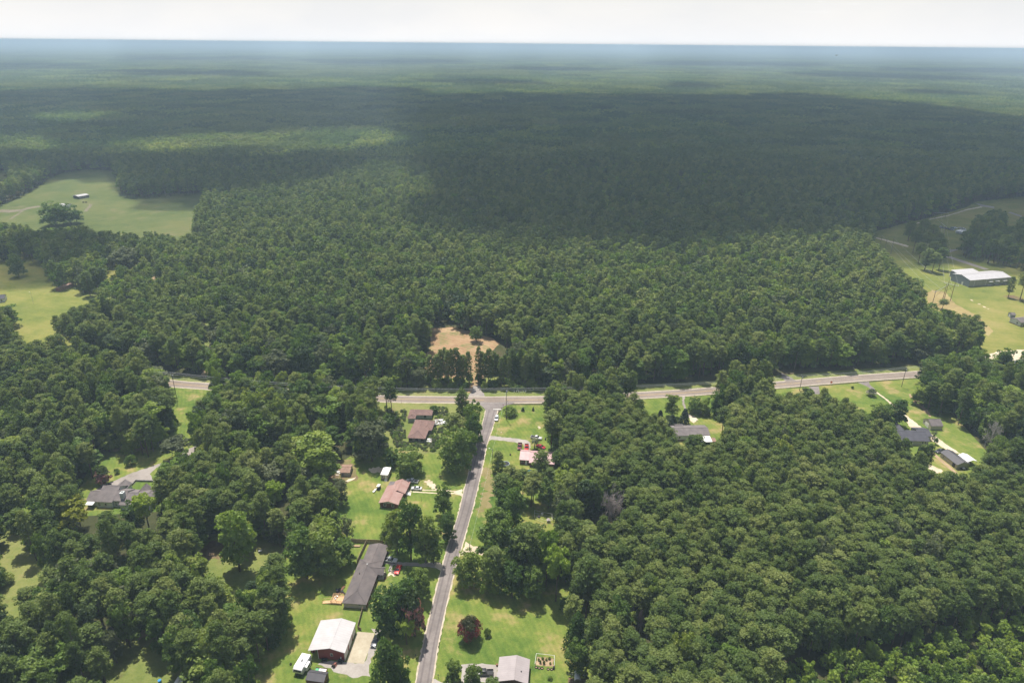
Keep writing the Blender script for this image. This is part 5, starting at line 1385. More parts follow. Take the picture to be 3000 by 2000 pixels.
class Building:
    def __init__(self, name, label, cat, A, B, z, C=None, Lf=None, D=None, group=None):
        a, rz, W, Dp = frame(A, B, z, C, Lf, D)
        self.t = thing(name, label, cat, (a.x, a.y, 0), rz, group)
        self.W = W; self.D = Dp; self.z = z
    def world(self, x, y):
        c = math.cos(self.t.rotation_euler.z); s = math.sin(self.t.rotation_euler.z)
        return (self.t.location.x + x * c - y * s, self.t.location.y + x * s + y * c)
    def local(self, px, py, z=0.0):
        w = Vector(G(px, py, z)) - Vector((self.t.location.x, self.t.location.y))
        c = math.cos(self.t.rotation_euler.z); s = math.sin(self.t.rotation_euler.z)
        return (w.x * c + w.y * s, -w.x * s + w.y * c)
    def block(self, x0, x1, y0, y1, eave, ridge, style, wm, rm, ov=0.4, rpos=0.5, open_walls=False, wall_x0=None, foot=None, th=0.14, trim=None, wname='wall'):
        """One roofed volume; x0..y1 are the eave lines, walls stand back under them."""
        if ridge is not None and not open_walls:
            wx0 = x0 + ov if wall_x0 is None else wall_x0; wx1 = x1 - ov; wy0 = y0 + ov; wy1 = y1 - ov
            zb = 0.0
            m = MB()
            if style == 'gable_y':
                xr = x0 + (x1 - x0) * rpos
                sl = (ridge - eave) / (xr - x0); sr = (ridge - eave) / (x1 - xr)
                zl = eave + sl * (wx0 - x0) - 0.06; zr = eave + sr * (x1 - wx1) - 0.06
                m.extrude([(wx0, zb), (wx1, zb), (wx1, zr), (xr, ridge - 0.08), (wx0, zl)], wy0, wy1, 'y')
            elif style == 'gable_x':
                yr = y0 + (y1 - y0) * rpos
                sl = (ridge - eave) / (yr - y0); sr = (ridge - eave) / (y1 - yr)
                m.extrude([(wy0, zb), (wy1, zb), (wy1, eave + sr * ov - 0.06), (yr, ridge - 0.08), (wy0, eave + sl * ov - 0.06)], wx0, wx1, 'x')
            else:
                m.box(wx0, wx1, wy0, wy1, zb, eave - 0.05)
            m.obj(wname, wm, self.t)
        if not open_walls and foot:
            f = MB(); f.box(x0 + ov - 0.03, x1 - ov + 0.03, y0 + ov - 0.03, y1 - ov + 0.03, 0, foot[0]); f.obj('foundation', foot[1], self.t)
        r = MB()
        def slab(ps):
            n = len(ps)
            r.add([(x, y, z) for x, y, z in ps] + [(x, y, z - th) for x, y, z in ps],
                  [tuple(range(n)), tuple(reversed(range(n, 2 * n)))] + [(k, n + k, n + (k + 1) % n, (k + 1) % n) for k in range(n)])
        if style == 'gable_y':
            xr = x0 + (x1 - x0) * rpos
            slab([(x0, y0, eave), (xr, y0, ridge), (xr, y1, ridge), (x0, y1, eave)])
            slab([(xr, y0, ridge), (x1, y0, eave), (x1, y1, eave), (xr, y1, ridge)])
            capl = [((xr, y0, ridge + 0.02), (xr, y1, ridge + 0.02))]
        elif style == 'gable_x':
            yr = y0 + (y1 - y0) * rpos
            slab([(x0, y0, eave), (x1, y0, eave), (x1, yr, ridge), (x0, yr, ridge)])
            slab([(x0, yr, ridge), (x1, yr, ridge), (x1, y1, eave), (x0, y1, eave)])
            capl = [((x0, yr, ridge + 0.02), (x1, yr, ridge + 0.02))]
        elif style == 'hip':
            if (x1 - x0) >= (y1 - y0):
                h = (y1 - y0) / 2; R0 = (x0 + h, y0 + h, ridge); R1 = (x1 - h, y0 + h, ridge)
                fs = [[(x0, y0, eave), (x1, y0, eave), R1, R0], [(x1, y0, eave), (x1, y1, eave), R1], [(x1, y1, eave), (x0, y1, eave), R0, R1], [(x0, y1, eave), (x0, y0, eave), R0]]
            else:
                h = (x1 - x0) / 2; R0 = (x0 + h, y0 + h, ridge); R1 = (x0 + h, y1 - h, ridge)
                fs = [[(x0, y0, eave), (x1, y0, eave), R0], [(x1, y0, eave), (x1, y1, eave), R1, R0], [(x1, y1, eave), (x0, y1, eave), R1], [(x0, y1, eave), (x0, y0, eave), R0, R1]]
            for f in fs: slab(f)
            capl = [(R0, R1), (R0, (x0, y0, eave)), (R0 if (x1 - x0) < (y1 - y0) else R1, (x1, y0, eave)), (R1, (x1, y1, eave)), (R1 if (x1 - x0) < (y1 - y0) else R0, (x0, y1, eave))]
        elif style == 'flat':
            slab([(x0, y0, eave), (x1, y0, eave), (x1, y1, eave), (x0, y1, eave)]); capl = []
        elif style == 'shed_y':
            slab([(x0, y0, eave), (x1, y0, eave), (x1, y1, ridge), (x0, y1, ridge)]); capl = []
        elif style == 'shed_x':
            slab([(x0, y0, eave), (x1, y0, ridge), (x1, y1, ridge), (x0, y1, eave)]); capl = []
        roof = r.obj('roof', rm, self.t)
        if capl and trim is not False:
            c = MB()
            for p, q in capl: c.tube(Vector(p) + Vector((0, 0, 0.0)), q, 0.09, 0.09, 5)
            c.obj('ridge_cap', trim or rm, roof)
        return roof
    def window(self, side, u, z, w=0.9, h=1.2, at=0.0, fm=None, n=1):
        """side: 'front' (toward -y), 'back', 'left', 'right'; u along the wall, at = wall plane."""
        f = MB(); g = MB(); d = 0.05; e = 0.07
        def bx(m, u0, u1, z0, z1, o0, o1):
            if side == 'front': m.box(u0, u1, at - o1, at - o0, z0, z1)
            elif side == 'back': m.box(u0, u1, at + o0, at + o1, z0, z1)
            elif side == 'right': m.box(at + o0, at + o1, u0, u1, z0, z1)
            else: m.box(at - o1, at - o0, u0, u1, z0, z1)
        bx(f, u - w / 2 - e, u + w / 2 + e, z - h / 2 - e, z - h / 2, 0.0, d); bx(f, u - w / 2 - e, u + w / 2 + e, z + h / 2, z + h / 2 + e, 0.0, d)
        bx(f, u - w / 2 - e, u - w / 2, z - h / 2, z + h / 2, 0.0, d); bx(f, u + w / 2, u + w / 2 + e, z - h / 2, z + h / 2, 0.0, d)
        bx(f, u - w / 2, u + w / 2, z - 0.03, z + 0.03, 0.0, d - 0.01)
        fo = f.obj('window', fm or M_TRIM, self.t)
        bx(g, u - w / 2, u + w / 2, z - h / 2, z + h / 2, -0.01, 0.02)
        g.obj('pane', M_GLASS, fo)
    def door(self, side, u, w=0.95, h=2.05, at=0.0, m=None, name='door', z0=0.0):
        b = MB(); o0, o1 = 0.0, 0.06
        k = MB()
        def bx(mm, u0, u1, a0, a1, z0_, z1):
            if side == 'front': mm.box(u0, u1, at - a1, at - a0, z0_, z1)
            elif side == 'back': mm.box(u0, u1, at + a0, at + a1, z0_, z1)
            elif side == 'right': mm.box(at + a0, at + a1, u0, u1, z0_, z1)
            else: mm.box(at - a1, at - a0, u0, u1, z0_, z1)
        bx(b, u - w / 2, u + w / 2, o0, o1, z0 + 0.02, z0 + h)
        if name == 'garage_door':
            for i in range(1, 5): bx(b, u - w / 2, u + w / 2, o1, o1 + 0.02, z0 + h * i / 5 - 0.02, z0 + h * i / 5 + 0.02)
        d = b.obj(name, m or M_TRIM, self.t)
        bx(k, u + w / 2 - 0.15, u + w / 2 - 0.08, o1, o1 + 0.05, z0 + 0.95, z0 + 1.05); k.obj('handle', M_STEEL, d)
    def part(self, name, mb, mat, parent=None): return mb.obj(name, mat, parent or self.t)

# red metal garage
b = Building('garage', 'dark red metal garage with white gable roof and open lean-to', 'garage', (902, 1904.5), (1010, 1912), 3.55, C=(1044, 1823))
W, D = b.W, b.D
b.block(0, W, 0, D, 3.55, 5.15, 'gable_y', M_REDSIDE, M_WROOF, ov=0.28, rpos=0.60, wall_x0=3.1)
m = MB(); m.box(0.15, 0.29, 0.15, 0.29, 0, 3.6); b.part('post', m, M_TRIM)
m = MB(); m.box(0.15, 0.29, D - 0.3, D - 0.16, 0, 3.6); b.part('post', m, M_TRIM)
m = MB(); m.box(2.98, 3.12, 0.22, 0.36, 0, 4.25); b.part('corner_trim', m, M_TRIM)
m = MB(); m.box(W - 0.36, W - 0.22, 0.20, 0.34, 0, 3.62); b.part('corner_trim', m, M_TRIM)
b.window('front', W * 0.625, 2.15, 0.75, 1.1, at=0.28)
m = MB(); m.box(W * 0.86, W * 0.86 + 0.3, -0.02, 0.28, 1.0, 1.5); b.part('meter_box', m, M_WHITEP)
for i, u in enumerate((2.1, 6.15, 10.2)):
    b.door('right', u, 3.2, 3.0, at=W - 0.28, name='garage_door')
m = MB(); m.box(3.0, 3.1, 0.3, D - 0.3, 0, 3.9); b.part('inner_wall', m, M_REDSIDE)
GAR = b

# long brown-grey house
b = Building('house', 'long single-storey house with brown-grey hip roof beside a new wooden deck', 'house', (1001, 1765.5), (1073.5, 1770.6), 2.35, C=(1122, 1641))
W, D = b.W, b.D
b.block(0, W, 0, D, 2.35, 4.2, 'hip', M_SIDING, M_SHINGLE, ov=0.45)
lx, ly = b.local(1052, 1641, 2.35)
lx2, ly2 = b.local(1075.6, 1593, 2.35)
b.block(1.2, W + 0.35, D - 3.2, ly2, 2.25, 3.35, 'gable_y', M_BRICK, M_SHINGLE, ov=0.35)
b.block(W - 4.0, W + 2.2, D - 7.6, D - 3.4, 2.38, 3.75, 'gable_x', M_BRICK, M_SHINGLE, ov=0.4, open_walls=True)
for yy in (D - 7.2, D - 3.9):
    m = MB(); m.box(W + 1.8, W + 1.95, yy, yy + 0.15, 0, 2.4); b.part('porch_post', m, M_TRIM)
m = MB(); m.box(W - 0.44, W - 0.38, 0.5, D - 0.5, 0.02, 2.3); b.part('brick_facing', m, M_BRICK)
m = MB(); m.box(W + 0.0, W + 2.0, D - 7.4, D - 3.6, 0.0, 0.35); b.part('porch_floor', m, M_CONC)
for k in range(3):
    m = MB(); m.box(W + 2.0 + 0.3 * k, W + 2.3 + 0.3 * k, D - 7.2, D - 6.0, 0, 0.3 - 0.1 * k); b.part('step', m, M_BRICK)
b.window('front', W * 0.70, 1.55, 0.9, 0.45, at=0.45)
for u in (3.0, 6.5, 10.0, 13.5): b.window('right', u, 1.5, 1.1, 1.2, at=W - 0.37)
for u in (4.5, 9.0): b.window('left', u, 1.5, 1.1, 1.2, at=0.45)
b.door('right', D - 5.5, at=W - 0.37)
m = MB(); m.tube((W * 0.48, D - 4.6, 3.7), (W * 0.48, D - 4.6, 4.45), 0.20, 0.20, 8); b.part('roof_vent', m, M_WHITEP)
m = MB(); m.tube((W * 0.30, D - 9.0, 3.4), (W * 0.30, D - 9.0, 4.2), 0.12, 0.12, 8); b.part('chimney_pipe', m, M_BLACK)
LONG = b

# deck with ramp
d = thing('deck', 'new orange-brown wooden deck with railings and ramp at the long house', 'deck', (*G(969, 1768), 0), LONG.t.rotation_euler.z)
m = MB()
for i in range(26): m.box(0.02 + i * 0.150, 0.02 + i * 0.150 + 0.137, 0.0, 3.7, 0.52, 0.57)
o = m.obj('deck_boards', M_DECK, d); o['kind'] = 'stuff'
for x in (0.05, 2.0, 3.85):
    for y in (0.05, 3.6):
        m = MB(); m.box(x - 0.05, x + 0.05, y - 0.05, y + 0.05, 0, 1.5); m.obj('post', M_DECK, d)
for y in (0.05, 3.6):
    for z in (1.0, 1.45):
        m = MB(); m.box(0.0, 3.9, y - 0.04, y + 0.04, z - 0.04, z + 0.05); m.obj('rail', M_DECK, d)
for z in (1.0, 1.45):
    m = MB(); m.box(0.01, 0.09, 0.1, 3.55, z - 0.04, z + 0.05); m.obj('rail', M_DECK, d)
m = MB(); m.add([(-3.0, -0.1, 0.05), (0, -0.1, 0.52), (0, 1.2, 0.52), (-3.0, 1.2, 0.05), (-3.0, -0.1, -0.02), (0, -0.1, 0.44), (0, 1.2, 0.44), (-3.0, 1.2, -0.02)], [(0, 1, 2, 3), (7, 6, 5, 4), (0, 4, 5, 1), (1, 5, 6, 2), (2, 6, 7, 3), (3, 7, 4, 0)]); m.obj('ramp', M_DECK, d)
m = MB(); m.box(-0.1, 4.0, -0.13, -0.05, 0.0, 0.52); m.obj('skirt', M_DECK, d)
for y in (-0.08, 1.18):
    m = MB(); m.tube((-3.0, y, 0.95), (0, y, 1.45), 0.05, 0.05, 4); m.obj('rail', M_DECK, d)
    m = MB(); m.tube((-3.0, y, 0), (-3.0, y, 0.98), 0.05, 0.05, 4); m.obj('post', M_DECK, d)
def patio_chair(x, y, rz, label):
    t = thing('patio_chair', label, 'chair', (x, y, 0.57), rz, 'patio chairs on the deck')
    m = MB(); m.box(-0.28, 0.28, -0.25, 0.25, 0.38, 0.44); m.obj('seat', M_WHITEP, t)
    m = MB(); m.box(-0.28, 0.28, 0.25, 0.31, 0.40, 0.95); m.obj('backrest', M_WHITEP, t)
    for sx in (-0.25, 0.25):
        for sy in (-0.22, 0.22):
            m = MB(); m.tube((sx, sy, 0), (sx, sy, 0.4), 0.02, 0.02, 4); m.obj('leg', M_WHITEP, t)
patio_chair(*G(983, 1755, .57), 0.8, 'white patio chair on the deck nearer the ramp')
patio_chair(*G(988, 1748, .57), 2.4, 'white patio chair on the deck nearer the house corner')

def board_fence(pts, h, label, base_z=0.0):
    P_ = [Vector((*G(*p), 0)) for p in pts]
    t = thing('wooden_fence', label, 'fence', tuple(P_[0]))
    m = MB(); o0 = P_[0]
    for a, c in zip(P_[:-1], P_[1:]):
        dr = (c - a); L_ = dr.length; dr.normalize(); nn = Vector((-dr.y, dr.x, 0)); k = 0.0
        while k < L_:
            p = a + dr * k - o0; q = a + dr * min(L_, k + 0.14) - o0; hh = h + random.uniform(-0.03, 0.03)
            m.add([p - nn * .012, q - nn * .012, q + nn * .012, p + nn * .012] + [v + Vector((0, 0, hh)) for v in (p - nn * .012, q - nn * .012, q + nn * .012, p + nn * .012)],
                  [(0, 3, 2, 1), (4, 5, 6, 7), (0, 1, 5, 4), (1, 2, 6, 5), (2, 3, 7, 6), (3, 0, 4, 7)])
            k += 0.155
        n = max(1, int(L_ / 2.4))
        for i in range(n + 1):
            p = a + dr * (L_ * i / n) - o0 + nn * 0.07
            b_ = MB(); b_.box(p.x - .05, p.x + .05, p.y - .05, p.y + .05, 0, h + 0.06); b_.obj('post', M_FENCEW, t)
        b_ = MB(); b_.tube(a - o0 + Vector((0, 0, h + .02)), c - o0 + Vector((0, 0, h + .02)), .05, .05, 4); b_.obj('top_rail', M_FENCEW, t)
    o = m.obj('boards', M_FENCEW, t); o['kind'] = 'stuff'
board_fence([(1015, 1588), (1074, 1590), (1122, 1592)], 1.8, 'wooden privacy fence along the far end of the long house yard')
board_fence([(1074, 1592), (1046, 1652)], 1.7, 'wooden fence running along the left side of the long house')
board_fence([(1063, 1786), (1048, 1842)], 1.6, 'wooden fence between the long house and the red garage')
board_fence([(1050, 1842), (1058, 1846)], 1.2, 'short wooden gate piece beside the garage corner')
# rusty planter bed
t = thing('planter_bed', 'long rusty raised planter bed inside the fenced strip', 'planter', (*G(1039, 1600), 0))
m = MB(); m.box(-2.2, 2.2, -0.5, 0.5, 0, 0.4); m.obj('box', M_RUSTROOF, t)
m = MB(); m.box(-2.1, 2.1, -0.4, 0.4, 0.4, 0.44); m.obj('soil', M_DIRT, t)

# pink-roofed house
b = Building('house', 'house with faded pink metal roof between white trailer and white sedan', 'house', (1108.6, 1472.4), (1167, 1478), 2.5, C=(1190, 1427))
W, D = b.W, b.D
b.block(0, W, 0, D, 2.5, 3.7, 'gable_y', M_BRICK, M_PINKROOF, ov=0.45)
x0, y0 = b.local(1143, 1440, 2.5); x1, y1 = b.local(1203, 1411, 2.5)
b.block(x0, x1, D - 4.5, y1, 2.5, 3.85, 'gable_y', M_BRICK, M_PINKROOF, ov=0.4)
b.block(x0 - 2.4, x0 + 0.3, y1 - 4.5, y1 - 0.6, 2.3, 2.5, 'shed_x', M_GREYWALL, M_OLDROOF, ov=0.2)
m = MB(); m.add([(0.5, 0.40, 2.55), (W - 0.5, 0.40, 2.55), (W / 2, 0.40, 3.62), (0.5, 0.44, 2.55), (W - 0.5, 0.44, 2.55), (W / 2, 0.44, 3.62)], [(0, 1, 2), (5, 4, 3), (0, 3, 4, 1), (1, 4, 5, 2), (2, 5, 3, 0)]); b.part('gable_siding', m, M_WHITESIDING)
b.window('front', W * 0.3, 1.5, 1.0, 1.2, at=0.45); b.window('front', W * 0.7, 1.5, 1.0, 1.2, at=0.45)
for u in (3, 6.5): b.window('right', u, 1.5, 1.2, 1.2, at=W - 0.45)
b.door('right', D - 1.2, at=W - 0.45, m=M_WHITEP)
m = MB(); m.box(W - 0.4, W + 1.2, D - 2.4, D - 0.3, 0, 0.5); b.part('porch_floor', m, M_WHITEP)
for yy in (D - 2.35, D - 0.4):
    m = MB(); m.tube((W - 0.4, yy, 1.4), (W + 2.2, yy, 0.9), 0.05, 0.05, 4); b.part('handrail', m, M_WHITEP)
for k in range(3):
    m = MB(); m.box(W + 1.2 + 0.3 * k, W + 1.5 + 0.3 * k, D - 2.2, D - 0.5, 0, 0.4 - 0.13 * k); b.part('step', m, M_WHITEP)

# white-roofed trailer room
b = Building('site_trailer', 'tall beige trailer with bright white flat roof and front steps', 'trailer', (1114, 1389.8), (1136, 1391.3), 2.75, C=(1150, 1369.4))
W, D = b.W, b.D
b.block(0, W, 0, D, 2.8, 2.9, 'shed_y', M_BEIGE, M_WHITEROOF, ov=0.10, foot=(0.35, M_BLACK))
b.door('front', W * 0.72, 0.8, 1.9, at=0.10, z0=0.45, m=M_WHITEP); b.window('front', W * 0.28, 1.7, 0.6, 0.8, at=0.10)
for u in (1.5, 3.5): b.window('right', u, 1.7, 0.8, 0.7, at=W - 0.10)
for k in range(3):
    m = MB(); m.box(W * 0.55, W * 0.9, -0.3 * (k + 1), -0.3 * k + 0.1, 0, 0.45 - 0.13 * k); b.part('step', m, M_TRIM)

# brown shed by the trees
b = Building('shed', 'old beige shed with rusty brown roof against the trees', 'shed', (995, 1384), (1025, 1384), 2.1, C=(1031, 1360))
b.block(0, b.W, 0, b.D, 2.1, 3.0, 'gable_x', M_BEIGE, M_RUSTROOF, ov=0.2)
b.window('front', b.W * 0.7, 1.2, 0.6, 0.7, at=0.2); b.door('front', b.W * 0.3, 0.8, 1.7, at=0.2, m=M_GREYWALL)

# ruined brown-roofed house in two parts
b = Building('house', 'overgrown empty house with brown hip roofs in an L beside the highway', 'house', (1193, 1282), (1246, 1285), 2.4, C=(1266, 1231))
W, D = b.W, b.D
b.block(0, W, 0, D, 2.4, 4.1, 'hip', M_GREYWALL, M_BROWNROOF, ov=0.5)
b.block(W * 0.55, W + 1.6, D * 0.45, D * 0.98, 2.42, 3.6, 'hip', M_GREYWALL, M_BROWNROOF, ov=0.4)
for u in (0.18, 0.5, 0.8): b.window('front', W * u, 1.4, 1.3, 1.3, at=0.5, fm=M_GREYWALL)
b.window('right', 3.5, 1.4, 1.0, 1.2, at=W - 0.5, fm=M_GREYWALL)
b.door('right', 6.0, at=W - 0.5, m=M_BLACK)
m = MB(); m.tube((0.3, D * 0.88, 2.6), (0.3, D * 0.88, 3.3), 0.16, 0.16, 8); b.part('roof_vent', m, M_WHITEP)
b = Building('house', 'rear wing of the overgrown empty house, next to the highway verge', 'house', (1200, 1215), (1265.4, 1216.4), 2.4, C=(1271, 1199.5))
W, D = b.W, b.D
b.block(0, W, 0, D, 2.4, 3.6, 'hip', M_GREENSIDING, M_BROWNROOF, ov=0.4)
b.block(-0.6, 3.6, -3.8, D - 0.5, 2.42, 3.5, 'hip', M_GREENSIDING, M_BROWNROOF, ov=0.4)
b.window('front', 8.0, 1.4, 1.2, 1.2, at=0.4, fm=M_GREYWALL)

# red-roofed house
b = Building('house', 'brick house with sun-bleached red metal roof behind red vehicles', 'house', (1521, 1346), (1550, 1348), 2.5, C=(1556, 1318))
W, D = b.W, b.D
b.block(0, W, 0, D, 2.5, 3.9, 'gable_x', M_BRICK, M_REDROOF, ov=0.3, rpos=0.62)
x1, y1 = b.local(1628, 1328, 2.5); x0, y0 = b.local(1618, 1359, 2.5)
b.block(W + 0.05, x1, min(y0, -0.5), D - 0.2, 2.45, 3.75, 'gable_x', M_BRICK, M_REDROOF, ov=0.3, rpos=0.68)
b.window('front', W * 0.3, 1.5, 0.9, 1.1, at=0.3); b.door('front', W * 0.7, at=0.3, m=M_WHITEP)
b.window('left', D * 0.5, 1.5, 1.0, 1.1, at=0.3)

# white house in the right-hand clearing
b = Building('house', 'white-sided house with dark brown roof and white lean-to', 'house', (1978, 1276.5), (2081.6, 1274.5), 3.1, Lf=(1961.7, 1246))
W, D = b.W, b.D
b.block(0, W, 0, D, 3.1, 4.5, 'gable_x', M_WHITESIDING, M_OLDROOF, ov=0.35, foot=(0.6, M_BRICK))
b.block(2.2, 6.5, D - 3.5, D + 1.2, 3.12, 4.2, 'gable_x', M_WHITESIDING, M_OLDROOF, ov=0.3)
b.block(W * 0.66, W * 0.98, -4.6, -0.1, 2.2, 2.8, 'shed_y', M_GREYWALL, M_WHITEROOF, ov=0.2, open_walls=True)
b.block(W * 0.98 + 0.05, W + 1.8, -4.4, -1.4, 2.15, 2.6, 'shed_y', M_GREYWALL, M_RUSTROOF, ov=0.2)
for x in (W * 0.67, W * 0.97):
    m = MB(); m.box(x, x + 0.12, -4.5, -4.38, 0, 2.2); b.part('post', m, M_TRIM)
for u in (0.14, 0.48, 0.54): b.window('front', W * u, 1.9, 0.7, 1.1, at=0.35)
for u in (1.6, 4.4): b.window('left', u, 2.0, 0.8, 1.1, at=0.35)

# dark-roofed house, barn, workshop and carport on the right
b = Building('house', 'large beige house with charcoal roof and brick chimney beside the pale drive', 'house', (2610, 1290), (2725.6, 1292.5), 2.6, D=10.5)
W, D = b.W, b.D
b.block(0, W, 0, D, 2.6, 5.0, 'gable_x', M_TANSIDING, M_DARKSHINGLE, ov=0.4)
b.block(W * 0.36, W * 0.62, D - 4.5, D + 4.2, 2.6, 4.7, 'gable_y', M_TANSIDING, M_DARKSHINGLE, ov=0.4)
b.block(W - 3.0, W + 3.6, D * 0.45, D + 3.0, 2.6, 4.2, 'gable_x', M_TANSIDING, M_DARKSHINGLE, ov=0.4)
m = MB(); m.box(0.2, 1.3, D * 0.5 - 0.5, D * 0.5 + 0.6, 0, 6.0); b.part('chimney', m, M_PINKROOF)
for u in (0.55, 0.83, 0.90): b.window('front', W * u, 1.5, 0.8, 1.3, at=0.4)
b = Building('barn', 'beige barn-shaped garage with grey roof beside the pale drive', 'garage', (2728.5, 1247.7), (2764.6, 1247.7), 2.5, Lf=(2697.4, 1226))
W, D = b.W, max(6.5, b.D)
b.block(0, W, 0, D, 2.5, 4.6, 'gable_x', M_TANSIDING, M_OLDROOF, ov=0.2)
b.door('left', D * 0.5, 3.0, 2.4, at=0.2, name='garage_door', m=M_TRIM); b.window('left', D * 0.84, 1.5, 0.7, 0.9, at=0.2)
b = Building('workshop', 'long tan workshop with charcoal metal roof behind a white carport', 'workshop', (2804.4, 1362), (2843.4, 1359), 2.5, Lf=(2758, 1323))
W, D = b.W, b.D
b.block(0, W, 0, D, 2.5, 3.9, 'gable_y', M_TANSIDING, M_BLACKROOF, ov=0.3)
b.door('left', 2.2, 1.6, 2.1, at=0.3, m=M_BLACK); b.window('left', D - 2.5, 1.5, 0.8, 0.9, at=0.3)
b = Building('carport', 'bright white metal carport beside the tan workshop', 'carport', (2834.7, 1353.3), (2863.7, 1350.4), 2.4, Lf=(2809.4, 1331.6))
W, D = b.W, b.D
b.block(0, W, 0, D, 2.4, 3.3, 'gable_y', M_WHITEP, M_WHITEROOF, ov=0.1, open_walls=True)
for x in (0.1, W - 0.2):
    for k in range(4):
        m = MB(); m.box(x, x + 0.1, 0.2 + k * (D - 0.5) / 3, 0.3 + k * (D - 0.5) / 3, 0, 2.4); b.part('post', m, M_TRIM)

# grey warehouse
b = Building('warehouse', 'large metal warehouse with pale roof beyond the power line', 'warehouse', (2842.8, 821.5), (2964, 811.9), 5.9, Lf=(2793.7, 801))
W, D = b.W, b.D
b.block(0, W, 0, D, 5.9, 7.9, 'gable_x', M_TANMETAL, M_WROOF, ov=0.15)
b.block(W * 0.18, W * 0.72, D + 0.1, D + 9.0, 4.9, 5.85, 'shed_y', M_BLUEWALL, M_WROOF, ov=0.15)
m = MB(); m.extrude([(0.15, 0), (D - 0.15, 0), (D - 0.15, 5.85), (D / 2, 7.75), (0.15, 5.85)], 0.08, 0.145, 'x'); b.part('end_wall', m, M_BLUEWALL)
b.door('left', D * 0.36, 1.6, 2.6, at=0.08)
for u in (0.50, 0.66, 0.84):
    b.door('front', W * u, 3.2, 3.2, at=0.15, m=M_GREENSIDING, name='loading_door')
    m = MB(); m.box(W * u - 2, W * u + 2, -1.3, 0.15, 3.6, 3.75); b.part('awning', m, M_TRIM)
    m = MB(); m.box(W * u - 2, W * u + 2, -1.4, 0.15, 0, 0.9); b.part('dock', m, M_GRAVEL)
for u in (0.12, 0.40):
    m = MB(); m.box(W * u, W * u + 0.15, 0.05, 0.15, 0.3, 5.8); b.part('downpipe', m, M_TRIM)
b = Building('shed', 'small blue-grey shed on the grass behind the warehouse field', 'shed', (2963, 922), (2977, 923), 2.6, D=5.0)
b.block(0, b.W, 0, b.D, 2.6, 3.6, 'gable_x', M_BLUEWALL, M_OLDROOF, ov=0.2); b.door('left', b.D * 0.5, at=0.2)
b = Building('house', 'white-sided house with brown roof cut by the right picture edge', 'house', (2992, 945.8), (3060, 938), 3.0, Lf=(2961.5, 931.8))
b.block(0, b.W, 0, b.D, 3.0, 4.6, 'gable_x', M_WHITESIDING, M_OLDROOF, ov=0.3, foot=(0.5, M_BRICK)); b.window('front', 1.5, 1.8, 1.0, 1.2, at=0.3); b.window('left', 3.0, 1.8, 1.0, 1.2, at=0.3)

# ranch house on the left
b = Building('house', 'rambling grey-roofed ranch house with white chimney by the curved driveway', 'house', (276, 1469), (328, 1471), 3.0, D=12.0)
W, D = b.W, b.D
b.block(0, W, 0, D, 3.0, 6.0, 'gable_x', M_WHITESIDING, M_OLDROOF, ov=0.35, rpos=0.62)
b.block(-4.4, 0.2, 1.0, 9.0, 2.5, 4.6, 'gable_x', M_WHITESIDING, M_OLDROOF, ov=0.3)
b.block(W - 0.2, W + 4.6, 0.8, 9.5, 3.2, 5.3, 'gable_x', M_WHITESIDING, M_OLDROOF, ov=0.2)
b.block(W + 3.2, W + 17.0, -1.0, 10.0, 2.6, 5.0, 'gable_x', M_WHITESIDING, M_OLDROOF, ov=0.35)
for u in (8.5, 13.4): b.block(W + u - 1.9, W + u + 1.9, 5.5, 12.0, 2.62, 4.6, 'gable_y', M_WHITESIDING, M_OLDROOF, ov=0.3)
b.block(2.5, 8.0, 9.0, 14.5, 2.6, 4.4, 'gable_y', M_WHITESIDING, M_OLDROOF, ov=0.3)
b.block(-3.6, -0.3, -1.2, 0.9, 2.2, 2.35, 'shed_y', M_TRIM, M_WHITEROOF, ov=0.1, open_walls=True)
m = MB(); m.box(W + 3.0, W + 4.5, 1.5, 3.2, 0, 6.6); b.part('chimney', m, M_WHITESIDING)
m = MB(); m.box(W + 3.45, W + 4.05, 2.1, 2.7, 6.6, 6.75); b.part('flue', m, M_BLACK)
for i in range(3):
    for j in range(2): b.window('front', W + 0.9 + i * 1.25, 1.1 + j * 1.15, 0.95, 0.85, at=1.0)
for u in (1.6, 4.4): b.window('front', u, 1.5, 0.9, 1.2, at=0.35)
b = MB()
t = thing('garden_wall', 'low grey wall bordering the driveway turning circle', 'wall', (*G(370, 1440), 0))
p0 = Vector((*G(370, 1440), 0)); p1 = Vector((*G(398, 1409), 0)); p2 = Vector((*G(455, 1411), 0))
for a, c in ((p0, p1), (p1, p2)):
    dr = (c - a).normalized(); nn = Vector((-dr.y, dr.x, 0)) * 0.2; q = [a - p0 - nn, c - p0 - nn, c - p0 + nn, a - p0 + nn]
    m = MB(); m.prism([(v.x, v.y) for v in q], 0, 0.8); m.obj('wall_section', M_GREYWALL, t)

# far left farm buildings
b = Building('barn', 'small open cattle shelter with pale roof alone in the pasture', 'barn', (213, 574), (229, 577), 3.0, C=(237, 567))
b.block(0, b.W, 0, b.D, 3.4, 4.2, 'gable_y', M_GREYWALL, M_WROOF, ov=0.1, open_walls=True)
m = MB(); m.box(b.W - 0.25, b.W - 0.1, 0.2, b.D - 0.2, 0, 3.3); m.box(0.1, 0.25, 0.2, b.D - 0.2, 0, 3.3); m.box(0.26, b.W - 0.26, b.D - 0.35, b.D - 0.2, 0, 3.3); b.part('wall', m, M_GREYWALL)
b = Building('barn', 'long white-roofed barn half hidden behind the pasture oaks', 'barn', (168, 603), (197, 603), 2.8, D=10.0)
b.block(0, b.W, 0, b.D, 2.8, 4.4, 'gable_x', M_WHITESIDING, M_WROOF, ov=0.3)
b.door('front', b.W * 0.5, 3.0, 2.6, at=0.3, m=M_GREYWALL, name='barn_door')
